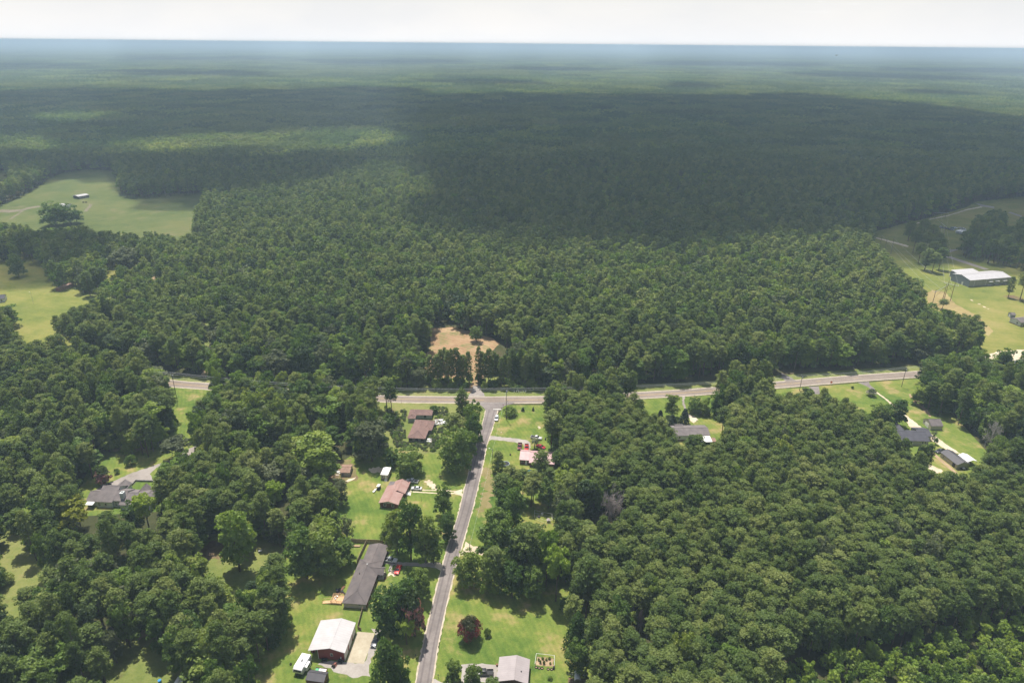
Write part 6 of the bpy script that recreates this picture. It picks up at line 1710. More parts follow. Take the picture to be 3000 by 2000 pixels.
b = Building('storage_container', 'rusty red-brown steel container at the edge of the lower left field', 'container', (162, 843), (173, 844.5), 2.6, C=(182, 826))
b.block(0, b.W, 0, b.D, 2.6, 2.6, 'flat', M_RUSTROOF, M_RUSTROOF, ov=0.02)
b.door('front', b.W * 0.5, b.W * 0.85, 2.3, at=0.02, m=mt('red_brown_steel', (0.22, 0.075, 0.05), rough=0.6), name='container_door')
b = Building('house', 'white house with dark roof at the left edge of the lower field', 'house', (-38, 880), (13, 874), 3.0, D=9.0)
b.block(0, b.W, 0, b.D, 3.0, 4.8, 'gable_x', M_WHITESIDING, M_DARKSHINGLE, ov=0.3); b.window('front', b.W * 0.8, 1.5, 0.9, 1.2, at=0.3); b.window('front', b.W * 0.5, 1.5, 0.9, 1.2, at=0.3)

# grey-roofed house at the bottom
b = Building('house', 'house with plain light grey metal roof at the bottom beside the black pickup', 'house', (1453.4, 1995), (1547, 2003), 2.9, C=(1554.8, 1930.3))
W, D = b.W, b.D
b.block(0, W, 0, D, 2.9, 4.3, 'gable_y', M_BRICK, M_GREYROOF, ov=0.35, rpos=0.57)
m = MB(); m.box(W * 0.74, W * 0.74 + 0.35, D * 0.38, D * 0.38 + 0.3, 3.7, 3.95); b.part('roof_vent', m, M_BLACK)
b.window('right', 3.0, 1.5, 1.0, 1.1, at=W - 0.35); b.window('left', 6.0, 1.5, 1.0, 1.1, at=0.35); b.door('left', 3.0, at=0.35)
# bottom shed
b = Building('shed', 'brown wooden shed with dark grey metal roof next to the travel trailer', 'shed', (894, 1990.4), (948.5, 1998.4), 2.2, C=(961.7, 1967.4))
b.block(0, b.W, 0, b.D, 2.2, 3.1, 'gable_x', M_WOODBROWN, M_BLACKROOF, ov=0.15, rpos=0.6)
b.door('front', b.W * 0.5, 1.5, 1.9, at=0.15, m=M_WOODBROWN)
b = Building('shed', 'grey metal shed roof peeping out of the trees by the patchy yard', 'shed', (1703, 1570), (1722, 1572), 2.4, D=6.0)
b.block(0, b.W, 0, b.D, 2.4, 3.0, 'gable_y', M_GREYWALL, M_GREYROOF, ov=0.15); b.door('front', b.W * 0.5, at=0.15)
# canopy at the lower left
b = Building('canopy', 'white metal canopy at the bottom left among the trees', 'canopy', (505, 2006), (530, 2008), 2.4, C=(538, 1983))
b.block(0, b.W, 0, b.D, 2.4, 2.9, 'gable_y', M_WHITEP, M_WHITEROOF, ov=0.1, open_walls=True)
for x in (0.1, b.W - 0.2):
    for y in (0.2, b.D - 0.3):
        m = MB(); m.box(x, x + 0.1, y, y + 0.1, 0, 2.4); b.part('post', m, M_TRIM)
# ---------------------------------------------------------------- vehicles
def bev(m, off):
    import bmesh
    bm = bmesh.new()
    vs = [bm.verts.new(p) for p in m.v]
    for f in m.f:
        try: bm.faces.new([vs[i] for i in f])
        except ValueError: pass
    bmesh.ops.recalc_face_normals(bm, faces=bm.faces)
    es = [e for e in bm.edges if len(e.link_faces) == 2 and e.calc_face_angle(0) > 0.35]
    bmesh.ops.bevel(bm, geom=es, offset=off, segments=2, affect='EDGES', profile=0.6)
    me = bpy.data.meshes.new('body'); bm.to_mesh(me); bm.free()
    me.polygons.foreach_set('use_smooth', [True] * len(me.polygons))
    return me

def mesh_obj(name, me, mat, parent):
    me.materials.clear(); me.materials.append(mat)
    o = bpy.data.objects.new(name, me); link(o, parent); return o

def frustum(m, x0, x1, w0, z0, x2, x3, w1, z1):
    m.add([(x0, -w0, z0), (x1, -w0, z0), (x1, w0, z0), (x0, w0, z0), (x2, -w1, z1), (x3, -w1, z1), (x3, w1, z1), (x2, w1, z1)],
          [(0, 3, 2, 1), (4, 5, 6, 7), (0, 1, 5, 4), (1, 2, 6, 5), (2, 3, 7, 6), (3, 0, 4, 7)])

SHARED = {}
def vehicle(kind, label, cat, rear, front, color, cname, group=None, L=None, z=0.0):
    """rear and front: where the two ends stand, measured in the photograph."""
    a = Vector(G(*rear)); b = Vector(G(*front)); c = (a + b) / 2; d = b - a
    rz = math.atan2(d.y, d.x)
    t = thing({'sedan': 'sedan_car', 'pickup': 'pickup_truck', 'suv': 'suv_car'}[kind], label, cat, (c.x, c.y, z), rz, group)
    pm = paint(cname, color)
    def sh(key, fn):
        k = (kind, key, cname)
        if k not in SHARED: SHARED[k] = fn()
        return SHARED[k]
    if kind == 'sedan':
        Lh, Wd = 2.4, 0.92
        prof = [(-2.38, .30), (-2.42, .62), (-2.32, .90), (-1.55, 1.00), (0.95, 0.98), (2.05, .82), (2.40, .62), (2.36, .28)]
        gl = (-1.70, 1.15, .80, .96, -1.02, 0.22, .62, 1.43); wx = (-1.45, 1.48)
    elif kind == 'suv':
        Lh, Wd = 2.35, 0.95
        prof = [(-2.32, .35), (-2.36, .75), (-2.30, 1.08), (0.95, 1.08), (2.05, .98), (2.34, .72), (2.32, .32)]
        gl = (-2.24, 1.15, .86, 1.06, -1.95, 0.30, .70, 1.72); wx = (-1.42, 1.42)
    else:
        Lh, Wd = 2.85, 0.98
        prof = [(-0.72, .42), (-0.72, 1.12), (1.25, 1.12), (2.62, 1.02), (2.82, .80), (2.80, .40)]
        gl = (-0.68, 1.35, .86, 1.10, -0.52, 0.62, .70, 1.78); wx = (-1.75, 1.85)
    def body():
        m = MB(); m.extrude(prof, -Wd, Wd, 'y'); return bev(m, 0.07)
    mesh_obj('body', sh('body', body), pm, t)
    def glass():
        m = MB(); frustum(m, *gl); return bev(m, 0.04)
    mesh_obj('windows', sh('glass', glass), M_GLASS, t)
    def top():
        m = MB(); x2, x3, w1, z1 = gl[4:]
        frustum(m, x2 - .03, x3 + .05, w1 + .02, z1 - .05, x2 + .05, x3 - .05, w1 - .04, z1 + .06); return bev(m, 0.03)
    mesh_obj('roof', sh('top', top), pm, t)
    def pill():
        m = MB(); x0, x1, w0, z0, x2, x3, w1, z1 = gl
        for s in (-1, 1):
            m.tube((x0, s * w0, z0), (x2, s * w1, z1), .045, .045, 4); m.tube((x1, s * w0, z0), (x3, s * w1, z1), .04, .04, 4)
            m.tube(((x0 + x1) / 2 - .1, s * (w0 + .01), z0), ((x2 + x3) / 2 - .05, s * (w1 + .01), z1), .04, .04, 4)
        return m.mesh('pillars', pm)
    mesh_obj('pillars', sh('pillars', pill), pm, t)
    if kind == 'pickup':
        def bed():
            m = MB()
            m.box(-2.85, -0.78, -Wd, -Wd + .09, .45, 1.10); m.box(-2.85, -0.78, Wd - .09, Wd, .45, 1.10)
            m.box(-2.85, -2.76, -Wd + .09, Wd - .09, .45, 1.10); m.box(-0.86, -0.78, -Wd + .09, Wd - .09, .45, 1.10)
            return m.mesh('bed', pm)
        mesh_obj('bed', sh('bed', bed), pm, t)
        def bf():
            m = MB(); m.box(-2.74, -0.88, -Wd + .10, Wd - .10, .60, .66); return m.mesh('bed_floor', M_BLACK)
        mesh_obj('bed_floor', sh('bf', bf), M_BLACK, t)
    zf = prof[-2][1]
    for s in (-1, 1):
        m = MB(); xf = max(p[0] for p in prof); m.box(xf - .10, xf + .02, s * .72 - .16, s * .72 + .16, zf - .08, zf + .10); m.obj('headlight', M_LAMP, t)
        m = MB(); xr = -Lh if kind != 'pickup' else -2.85; m.box(xr - .03, xr + .06, s * .80 - .10, s * .80 + .10, .68, .92); m.obj('tail_light', M_TAIL, t)
        m = MB(); m.box(gl[1] - .45, gl[1] - .28, s * (Wd + .10) - .09, s * (Wd + .10) + .09, gl[3], gl[3] + .16); m.obj('mirror', M_BLACK, t)
        for x in wx:
            def wh():
                m = MB(); m.tube((0, -.11, 0), (0, .11, 0), .34, .34, 14); return m.mesh('wheel', M_RUBBER)
            w = mesh_obj('wheel', sh('wheel', wh), M_RUBBER, t); w.location = (x, s * (Wd - .10), .34)
            def rm():
                m = MB(); m.tube((0, -.125, 0), (0, .125, 0), .20, .20, 10); return m.mesh('rim', M_STEEL)
            mesh_obj('rim', sh('rim', rm), M_STEEL, w)
    m = MB(); m.box(-Lh + .25, Lh - .25, -Wd + .12, Wd - .12, .22, .34); m.obj('underbody', M_BLACK, t)
    return t

C8 = lambda a, b: (920 + a * .12755, 1560 + b * .12755)
C9 = lambda a, b: (1420 + a * .10204, 1250 + b * .10204)
vehicle('pickup', 'white pickup with tools in its bed at the end of the shaded drive', 'pickup', (1123, 1641), (1162, 1646), (0.66, 0.66, 0.67), 'white')
vehicle('sedan', 'bright red sedan on the sandy pad by the long house', 'car', (1172, 1656), (1160, 1686), (0.55, 0.02, 0.015), 'bright_red')
vehicle('sedan', 'dark grey sedan beside the concrete pad under the trees', 'car', (1106, 1866), (1093, 1897), (0.045, 0.045, 0.055), 'dark_grey')
vehicle('pickup', 'black pickup with covered bed next to the grey-roofed house', 'pickup', (1443, 1973), (1394, 1973), (0.022, 0.022, 0.026), 'black')
vehicle('pickup', 'white pickup with open bed above the pink-roofed house', 'pickup', (1225, 1414), (1191, 1410), (0.66, 0.66, 0.67), 'white')
vehicle('sedan', 'white sedan with sunroof beside the pink-roofed house', 'car', (1237, 1434), (1204, 1432), (0.66, 0.66, 0.67), 'white')
vehicle('suv', 'white car parked on the lane edge near the stop line', 'car', (1457, 1220), (1453, 1236), (0.66, 0.66, 0.67), 'white')
vehicle('pickup', 'dark red pickup leftmost at the red-roofed house', 'pickup', C9(1020, 490), C9(990, 690), (0.16, 0.03, 0.035), 'dark_red')
vehicle('pickup', 'bright red pickup nose-in to the red-roofed house', 'pickup', C9(1205, 545), C9(1198, 700), (0.50, 0.02, 0.02), 'red')
vehicle('pickup', 'white pickup with black bed on the lawn behind the palm', 'pickup', C9(1320, 310), C9(1640, 370), (0.66, 0.66, 0.67), 'white')
vehicle('sedan', 'crimson sports car on the lawn right of the palm', 'car', C9(1490, 550), C9(1735, 640), (0.38, 0.015, 0.04), 'crimson')
vehicle('pickup', 'black pickup at the left end of the curved driveway', 'pickup', (319, 1425), (294, 1437), (0.022, 0.022, 0.026), 'black')
vehicle('pickup', 'dark grey pickup beside the tan workshop', 'pickup', (2767, 1321), (2741, 1327), (0.045, 0.045, 0.055), 'dark_grey')
jr = random.Random(8)
cols = [((0.05, 0.05, 0.07), 'far_dark'), ((0.55, 0.57, 0.60), 'far_silver'), ((0.66, 0.66, 0.67), 'white'), ((0.06, 0.12, 0.16), 'far_teal'), ((0.04, 0.05, 0.09), 'far_navy')]
spots = [(2758, 667), (2764, 668.5), (2770, 669), (2776, 671), (2782, 673), (2789, 674), (2791, 669), (2798, 668), (2814, 669), (2823, 672)]
nm_ = ['dark', 'silver', 'white', 'teal', 'navy']
pos_ = ['leftmost', 'second from left', 'third from left', 'fourth from left', 'fifth from left', 'sixth from left', 'seventh from left', 'eighth from left', 'ninth from left', 'rightmost']
for i, (px, py) in enumerate(spots):
    k = (i * 3) % 5 if i % 2 else (i * 2 + 1) % 5
    vehicle('sedan' if i % 3 else 'suv', '%s car, %s in the row parked in the power line field' % (nm_[k], pos_[i]), 'car', (px - 3.4, py + jr.uniform(-.4, .4)), (px + 3.4, py + 1.6), cols[k][0], cols[k][1], group='cars parked in the power line field')
for i, (px, py) in enumerate([(2914, 1070), (2932, 1066), (2952, 1071), (2975, 1062), (2990, 1076)]):
    vehicle('sedan', '%s car seen through the pines at the roadside lot, %s' % (['white', 'silver', 'dark', 'white', 'silver'][i], pos_[i] if i < 4 else 'rightmost'), 'car', (px - 10, py + 2), (px + 10, py - 1), [(0.66, .66, .67), (.5, .52, .55), (.05, .05, .07), (.66, .66, .67), (.5, .52, .55)][i], ['white', 'far_silver', 'far_dark', 'white', 'far_silver'][i], group='cars at the roadside lot')

# ---------------------------------------------------------------- travel trailers
def camper(label, A, B, z, C, slide=True, name='travel_trailer'):
    b = Building(name, label, 'camper', A, B, z, C=C)
    W, D = b.W, b.D
    m = MB(); prof = [(0.55, 0.65), (D, 0.65), (D, z - .1), (D - .15, z), (0.9, z), (0.25, z - .45), (0.0, z - 1.1), (0.05, 1.35), (0.55, 1.2)]
    m.extrude([(p[0], p[1]) for p in prof], 0, W, 'x'); me = bev(m, 0.07); mesh_obj('body', me, mt('gelcoat_white', (0.74, 0.74, 0.74), rough=0.3, var=0.02, spec=0.5), b.t)
    m = MB(); m.add([(.25, .20, z - .50), (W - .25, .20, z - .50), (W - .25, -.03, z - 1.15), (.25, -.03, z - 1.15), (.25, .28, z - .50), (W - .25, .28, z - .50), (W - .25, .10, z - 1.15), (.25, .10, z - 1.15)],
          [(0, 3, 2, 1), (4, 5, 6, 7), (0, 1, 5, 4), (1, 2, 6, 5), (2, 3, 7, 6), (3, 0, 4, 7)]); b.part('front_window', m, M_GLASS)
    if slide:
        m = MB(); m.box(W, W + .85, D * .28, D * .66, .95, z - .45); me = bev(m, 0.05); so = mesh_obj('slide_out', me, MATS['gelcoat_white'], b.t)
        m = MB(); m.box(W + .85, W + .88, D * .36, D * .58, 1.5, 2.3); m.obj('pane', M_GLASS, so)
    for y in (D * .74, D * .86): b.window('right', y, 1.9, .6, .5, at=W + 0.0)
    for k, (x, y, s) in enumerate(((W * .5, D * .55, .38), (W * .45, D * .85, .18), (W * .5, D * .25, .18), (W * .42, D * .40, .12))):
        m = MB(); m.box(x - s * .7, x + s * .7, y - s, y + s, z, z + (.28 if k == 0 else .12)); b.part('air_conditioner' if k == 0 else 'roof_hatch', m, MATS.get('ac_grey') or mt('ac_grey', (0.28, 0.28, 0.28)))
    for s in (0.02, W - .02):
        for y in (D * .66, D * .80):
            m = MB(); m.tube((s - .12, y, .36), (s + .12, y, .36), .36, .36, 12); w = b.part('wheel', m, M_RUBBER)
            m = MB(); m.tube((s - .13, y, .36), (s + .13, y, .36), .2, .2, 8); m.obj('rim', M_STEEL, w)
    for s in (W * .25, W * .75):
        m = MB(); m.box(s - .06, s + .06, 0.25, 0.37, 0, 1.3); b.part('jack', m, M_BLACK)
    m = MB(); m.box(W * .5 - .2, W * .5 + .2, -.3, .5, .9, 1.15); b.part('hitch', m, M_BLACK)
    return b
camper('white travel trailer with roof air conditioner beside the brown shed', (856, 1957), (882.5, 1962.5), 3.1, (899.7, 1913))
camper('large white camper among the cars in the power line field', (2800, 675), (2819, 679), 3.2, (2824, 674), slide=False)
# ---------------------------------------------------------------- yard things
def tyre(px, py, label, group=None, flat=True, r=0.48):
    t = thing('tyre_planter' if flat else 'tyre', label, 'tyre', (*G(px, py), 0), 0, group)
    m = MB(); n = 14
    for k in range(n):
        a0 = 2 * math.pi * k / n; a1 = 2 * math.pi * (k + 1) / n
        m.tube((r * .78 * math.cos(a0), r * .78 * math.sin(a0), .13), (r * .78 * math.cos(a1), r * .78 * math.sin(a1), .13), .13, .13, 6, caps=False)
    m.obj('rubber_ring', M_RUBBER, t)
    m = MB(); m.tube((0, 0, 0.02), (0, 0, .10), r * .66, r * .66, 12); m.obj('soil', M_DIRT, t)
for i, (p, w_) in enumerate(zip([(1571, 1954), (1579.5, 1956), (1588, 1957), (1606, 1959.5), (1616, 1960)], ['leftmost of the three close together', 'middle of the three close together', 'rightmost of the three close together', 'left of the pair', 'right of the pair by the black barrel'])):
    tyre(*p, 'old tyre below the white garden frame, ' + w_, 'tyres laid along the white garden frame')
t = thing('tyre', 'single dark tyre standing on the grass left of the travel trailer', 'tyre', (*G(852, 1946), 0), 0.6)
m = MB(); m.tube((0, -.13, .36), (0, .13, .36), .36, .36, 14); m.obj('rubber_ring', M_RUBBER, t); m = MB(); m.tube((0, -.14, .36), (0, .14, .36), .2, .2, 10); m.obj('rim', M_STEEL, t)
# garden frame of white pipe
t = thing('garden_frame', 'white pipe frame round the vegetable plot by the grey-roofed house', 'frame', (*G(1569, 1950), 0))
O = Vector((*G(1569, 1950), 0)); cs = [Vector((*G(*p), 0)) - O for p in ((1567, 1950), (1624, 1955), (1624, 1926), (1571, 1920))]
for i in range(4):
    m = MB(); m.tube(cs[i], cs[i] + Vector((0, 0, 1.1)), .05, .05, 5); m.obj('post', M_WHITEP, t)
for i in (1, 2, 3):
    m = MB(); m.tube(cs[i] + Vector((0, 0, 1.1)), cs[(i + 1) % 4] + Vector((0, 0, 1.1)), .06, .06, 5); m.obj('rail', M_WHITEP, t)
sheet('garden_soil', [(1569, 1948), (1622, 1953), (1622, 1928), (1573, 1922)], M_DIRT, 0.018, 0.3, 0.6)
for i, (px, py, hh, ww) in enumerate([(1578, 1934, 8, 7), (1583, 1941, 9, 8), (1590, 1930, 7, 9), (1594, 1943, 9, 9), (1601, 1933, 6, 8), (1610, 1930, 7, 9), (1612, 1944, 6, 7)]):
    mtree('bush', px, py, py - hh, ww, 'green vegetable plant growing inside the white garden frame', 'plant', 'vegetable plants inside the white garden frame', name='vegetable_plant')
mtree('bush', 1612, 1989, 1981, 16, 'low dark bush in the small fenced plot below the tyres', 'bush')
t = thing('barrel', 'black barrel at the right end of the tyre row', 'barrel', (*G(1622, 1958), 0))
m = MB(); m.tube((0, 0, 0), (0, 0, .9), .3, .3, 12); m.obj('drum', M_BLACK, t)
m = MB(); m.tube((0, 0, .9), (0, 0, .95), .32, .32, 12); m.obj('lid', M_BLACK, t)
# pen
t = thing('animal_pen', 'wire pen with a curved white cover over bare earth at the bottom', 'pen', (*G(1665, 2000), 0))
O = Vector((*G(1665, 2000), 0)); e = Vector((*G(1721, 2003), 0)) - O; ex = e.normalized(); ey = Vector((-ex.y, ex.x, 0)); Lx = e.length
for k in range(4):
    for s in (0, 2.6):
        p = ex * (Lx * k / 3) + ey * s
        m = MB(); m.tube(p, p + Vector((0, 0, 1.5)), .04, .04, 5); m.obj('post', M_STEEL, t)
for s in (0, 2.6):
    for z in (.75, 1.5):
        m = MB(); m.tube(ey * s + Vector((0, 0, z)), ex * Lx + ey * s + Vector((0, 0, z)), .025, .025, 4); m.obj('rail', M_STEEL, t)
m = MB(); n = 8
for k in range(n):
    a0 = math.pi * k / n; a1 = math.pi * (k + 1) / n
    q = [ex * (Lx * .48 - 1.0 * math.cos(a)) + Vector((0, 0, 1.5 + .8 * math.sin(a))) for a in (a0, a1)]
    m.add([q[0] - ey * .3, q[1] - ey * .3, q[1] + ey * 2.9, q[0] + ey * 2.9], [(0, 1, 2, 3)])
m.obj('curved_cover', M_WHITEP, t)
sheet('bare_earth', [(1664, 2010), (1666, 1984), (1722, 1986), (1722, 2010)], M_LITTER, 0.020, 0.2, 0.6)
# lumber trailer beside the brown shed
t = thing('utility_trailer', 'utility trailer loaded with white and green boards behind the brown shed', 'trailer', (*G(940, 1968), 0), -0.12)
m = MB(); m.box(-1.9, 1.9, -.9, .9, .5, .6); m.obj('platform', M_WOODBROWN, t)
for s in (-.9, .85):
    m = MB(); m.box(-1.9, 1.9, s, s + .06, .6, .95); m.obj('side_rail', M_RUSTROOF, t)
m = MB(); m.box(-.6, 1.7, -.7, .7, .62, .80); m.obj('white_sheets', M_WHITEP, t)
m = MB(); m.box(-1.7, -.7, -.6, .6, .62, .85); m.obj('green_tarp', mt('green_tarp', (0.12, 0.42, 0.22)), t)
for s in (-.95, .95):
    for x in (-.4, .4):
        m = MB(); m.tube((x, s - .08, .3), (x, s + .08, .3), .3, .3, 10); m.obj('wheel', M_RUBBER, t)
# riding mower and other machines along the garage
def mower(px, py, rz, label, col):
    t = thing('riding_mower', label, 'mower', (*G(px, py), 0), rz)
    m = MB(); m.box(-.3, .95, -.35, .35, .3, .75); mesh_obj('hood', bev(m, .06), col, t)
    m = MB(); m.box(-.75, -.25, -.28, .28, .6, .72); m.box(-.82, -.72, -.28, .28, .6, 1.1); m.obj('seat', M_BLACK, t)
    m = MB(); m.box(-.6, .5, -.65, .65, .12, .3); m.obj('mowing_deck', col, t)
    m = MB(); m.tube((-.05, 0, .7), (-.15, 0, 1.05), .02, .02, 5); m.tube((-.19, 0, 1.03), (-.15, 0, 1.07), .2, .2, 10); m.obj('steering_wheel', M_BLACK, t)
    for x, r in ((-.6, .28), (.7, .2)):
        for s in (-.48, .48):
            m = MB(); m.tube((x, s - .1, r), (x, s + .1, r), r, r, 10); m.obj('wheel', M_RUBBER, t)
mower(980, 1949, 1.2, 'dark riding mower on the gravel in front of the red garage', MATS['red_brown_steel'])
mower(950, 1934, 0.2, 'black machine against the red garage wall, left of the window', M_BLACK)
mower(999, 1938, 2.6, 'black machine against the red garage wall, right of the window', M_BLACK)
mower(918, 1906, 1.4, 'red machine parked inside the open lean-to', paint('red', (0.50, 0.02, 0.02)))
# golf cart and covered small boat
t = thing('golf_cart', 'small white-topped golf cart on the grass left of the pink-roofed house', 'cart', (*G(1110, 1431), 0), 1.35)
m = MB(); m.box(-1.1, 1.1, -.55, .55, .35, .75); mesh_obj('body', bev(m, .06), M_BLACK, t)
m = MB(); m.box(-.5, .1, -.5, .5, .75, 1.0); m.obj('seat', M_BLACK, t)
m = MB(); m.box(-1.15, .95, -.65, .65, 1.85, 1.93); mesh_obj('canopy', bev(m, .03), M_WHITEP, t)
for x in (-1.0, .8):
    for s in (-.55, .55):
        m = MB(); m.tube((x, s, .7), (x, s, 1.86), .03, .03, 4); m.obj('canopy_post', M_STEEL, t)
for x in (-.75, .75):
    for s in (-.5, .5):
        m = MB(); m.tube((x, s - .08, .24), (x, s + .08, .24), .24, .24, 10); m.obj('wheel', M_RUBBER, t)
t = thing('small_boat', 'narrow white boat lying on the grass beside the golf cart', 'boat', (*G(1098, 1438), 0), 1.25)
m = MB(); pr_ = [(-1.5, .0), (-1.3, .42), (.6, .42), (1.6, 0), (.6, -.42), (-1.3, -.42)]
m.add([(x, y * .6, .12) for x, y in pr_] + [(x, y, .55) for x, y in pr_], [tuple(reversed(range(6))), tuple(range(6, 12))] + [(k, (k + 1) % 6, 6 + (k + 1) % 6, 6 + k) for k in range(6)]); m.obj('hull', M_WHITEP, t)
m = MB(); m.box(-.2, .0, -.38, .38, .56, .62); m.obj('thwart', M_GREYWALL, t)
# trampoline and pool
t = thing('trampoline', 'round trampoline with white-edged mat behind the ivy-clad pine', 'trampoline', (*G(1481, 1362), 0))
m = MB(); m.tube((0, 0, .86), (0, 0, .88), 1.75, 1.75, 24); m.obj('mat', M_BLACK, t)
m = MB(); n = 24
for k in range(n):
    a0 = 2 * math.pi * k / n; a1 = 2 * math.pi * (k + 1) / n; m.tube((1.85 * math.cos(a0), 1.85 * math.sin(a0), .9), (1.85 * math.cos(a1), 1.85 * math.sin(a1), .9), .10, .10, 5, caps=False)
m.obj('rim', mt('pale_blue_pad', (0.45, 0.55, 0.62)), t)
for k in range(6):
    a0 = k * math.pi / 3; m = MB(); m.tube((1.8 * math.cos(a0), 1.8 * math.sin(a0), 0), (1.8 * math.cos(a0), 1.8 * math.sin(a0), .88), .03, .03, 5); m.obj('leg', M_STEEL, t)
t = thing('swimming_pool', 'round above-ground pool with blue water under the pines', 'pool', (*G(1549, 1392), 0))
m = MB(); n = 28; R_ = 3.0
for k in range(n):
    a0 = 2 * math.pi * k / n; a1 = 2 * math.pi * (k + 1) / n
    m.add([(R_ * math.cos(a0), R_ * math.sin(a0), 0), (R_ * math.cos(a1), R_ * math.sin(a1), 0), (R_ * math.cos(a1), R_ * math.sin(a1), 1.2), (R_ * math.cos(a0), R_ * math.sin(a0), 1.2)], [(0, 1, 2, 3)])
m.obj('pool_wall', M_BLUEPL, t)
m = MB(); m.tube((0, 0, .9), (0, 0, 1.02), R_ - .03, R_ - .03, 28); m.obj('water', M_WATER, t)
# yard oddments
def barrel(px, py, label, col, name='barrel', r=.3, h=.9):
    t = thing(name, label, 'barrel', (*G(px, py), 0)); m = MB(); m.tube((0, 0, 0), (0, 0, h), r, r, 12); m.obj('drum', col, t); m = MB(); m.tube((0, 0, h), (0, 0, h + .04), r + .02, r + .02, 12); m.obj('lid', col, t)
barrel(469, 1998, 'bright blue drum on the grass at the lower left', M_BLUEPL, r=.5, h=1.0)
barrel(1547, 1376, 'yellow kayak-like drum behind the red-roofed house', mt('pale_yellow', (0.62, 0.52, 0.20)), r=.25, h=.6)
barrel(1495, 1333, 'dark barrel on the lawn left of the red-roofed house', M_BLACK, r=.35, h=.7)
barrel(1598, 1288, 'black bin near the trees right of the white pickup', M_BLACK, r=.35, h=1.0)
barrel(1456, 1949, 'red fuel can by the wall of the grey-roofed house', MATS['red_brown_steel'], r=.3, h=.6)
for px, py, l in ((1468, 1267, 'nearer the lane'), (1579, 1252, 'in the middle of the corner lawn')):
    t = thing('stone', 'pale stone on the corner lawn, ' + l, 'stone', (*G(px, py), 0)); vs, fs = ICO[1]; m = MB(); m.add([(v.x * .4, v.y * .4, v.z * .25 + .1) for v in vs], fs); m.obj('rock', M_SAND, t)
# chicken yard behind the trees
t = thing('wire_enclosure', 'square wire enclosure with a small roofed coop in the patchy yard', 'enclosure', (*G(1594, 1532), 0))
O = Vector((*G(1594, 1532), 0))
cs = [Vector((*G(*p), 0)) - O for p in ((1594, 1532), (1617, 1532), (1617, 1514), (1566, 1503), (1566, 1520))]
for i, c in enumerate(cs):
    m = MB(); m.tube(c, c + Vector((0, 0, 1.6)), .05, .05, 5); m.obj('post', M_TRIM, t)
    c2_ = cs[(i + 1) % len(cs)]
    for z in (.25, 1.6):
        m = MB(); m.tube(c + Vector((0, 0, z)), c2_ + Vector((0, 0, z)), .03, .03, 4); m.obj('rail', M_TRIM, t)
b = Building('coop', 'tiny grey coop standing inside the wire enclosure', 'coop', (1602, 1526), (1613, 1526), 0.9, D=1.6)
b.block(0, b.W, 0, b.D, .9, 1.3, 'gable_y', M_BEIGE, M_GREYROOF, ov=.1)
barrel(1579, 1514, 'dark tub in the patchy yard', M_BLACK, r=.6, h=.6); barrel(1588, 1508, 'white tub in the patchy yard', M_WHITEP, r=.55, h=.8)
# white boat trailer by the workshop, grill
t = thing('covered_trailer', 'small trailer with a white cover in front of the tan workshop gable', 'trailer', (*G(2822, 1375), 0), 0.1)
m = MB(); m.box(-1.6, 1.6, -.7, .7, .45, .6); m.obj('platform', M_BLACK, t); m = MB(); m.box(-.6, .6, -.5, .5, .6, 1.0); mesh_obj('cover', bev(m, .1), M_WHITEP, t)
for s in (-.75, .75): m = MB(); m.tube((0, s - .08, .3), (0, s + .08, .3), .3, .3, 10); m.obj('wheel', M_RUBBER, t)
# rubble and boards beside the ruined house
r_ = random.Random(3)
def debris(px0, px1, py0, py1, n, label, seed, ms=None):
    m = MB(); rr = random.Random(seed); O = Vector((*G((px0 + px1) / 2, (py0 + py1) / 2), 0))
    for i in range(n):
        x, y = G(rr.uniform(px0, px1), rr.uniform(py0, py1)); a = rr.uniform(0, 6.28); L_ = rr.uniform(.2, 1.1); w = rr.uniform(.1, .5); z = rr.uniform(.02, .5)
        dx, dy = math.cos(a), math.sin(a); p = Vector((x, y, z)) - O; u = Vector((dx, dy, rr.uniform(-.3, .3))) * L_; v = Vector((-dy, dx, rr.uniform(-.2, .2))) * w; h = Vector((0, 0, rr.uniform(.03, .2)))
        m.add([p - u - v, p + u - v, p + u + v, p - u + v, p - u - v + h, p + u - v + h, p + u + v + h, p - u + v + h], [(0, 3, 2, 1), (4, 5, 6, 7), (0, 1, 5, 4), (1, 2, 6, 5), (2, 3, 7, 6), (3, 0, 4, 7)], rr.choice([0, 0, 0, 1, 2]))
    o = m.obj('debris_heap', ms or [M_WHITEP, M_BEIGE, M_GREYWALL]); o.location = O; tag(o, label, kind='stuff')
debris(1274, 1305, 1229, 1245, 60, 'white rubble and junk heaped beside the empty brown-roofed house', 1)
debris(1312, 1330, 1238, 1247, 25, 'white rubble under the tree by the lane', 2)
debris(1252, 1264, 1286, 1296, 18, 'boards and junk at the corner of the empty house', 3)
debris(983, 996, 1378, 1392, 14, 'old boards beside the brown shed', 4)
debris(985, 1008, 1722, 1738, 20, 'dark scrap and firewood piled against the deck', 6, [M_BLACK, M_WOODBROWN, M_GREYWALL])

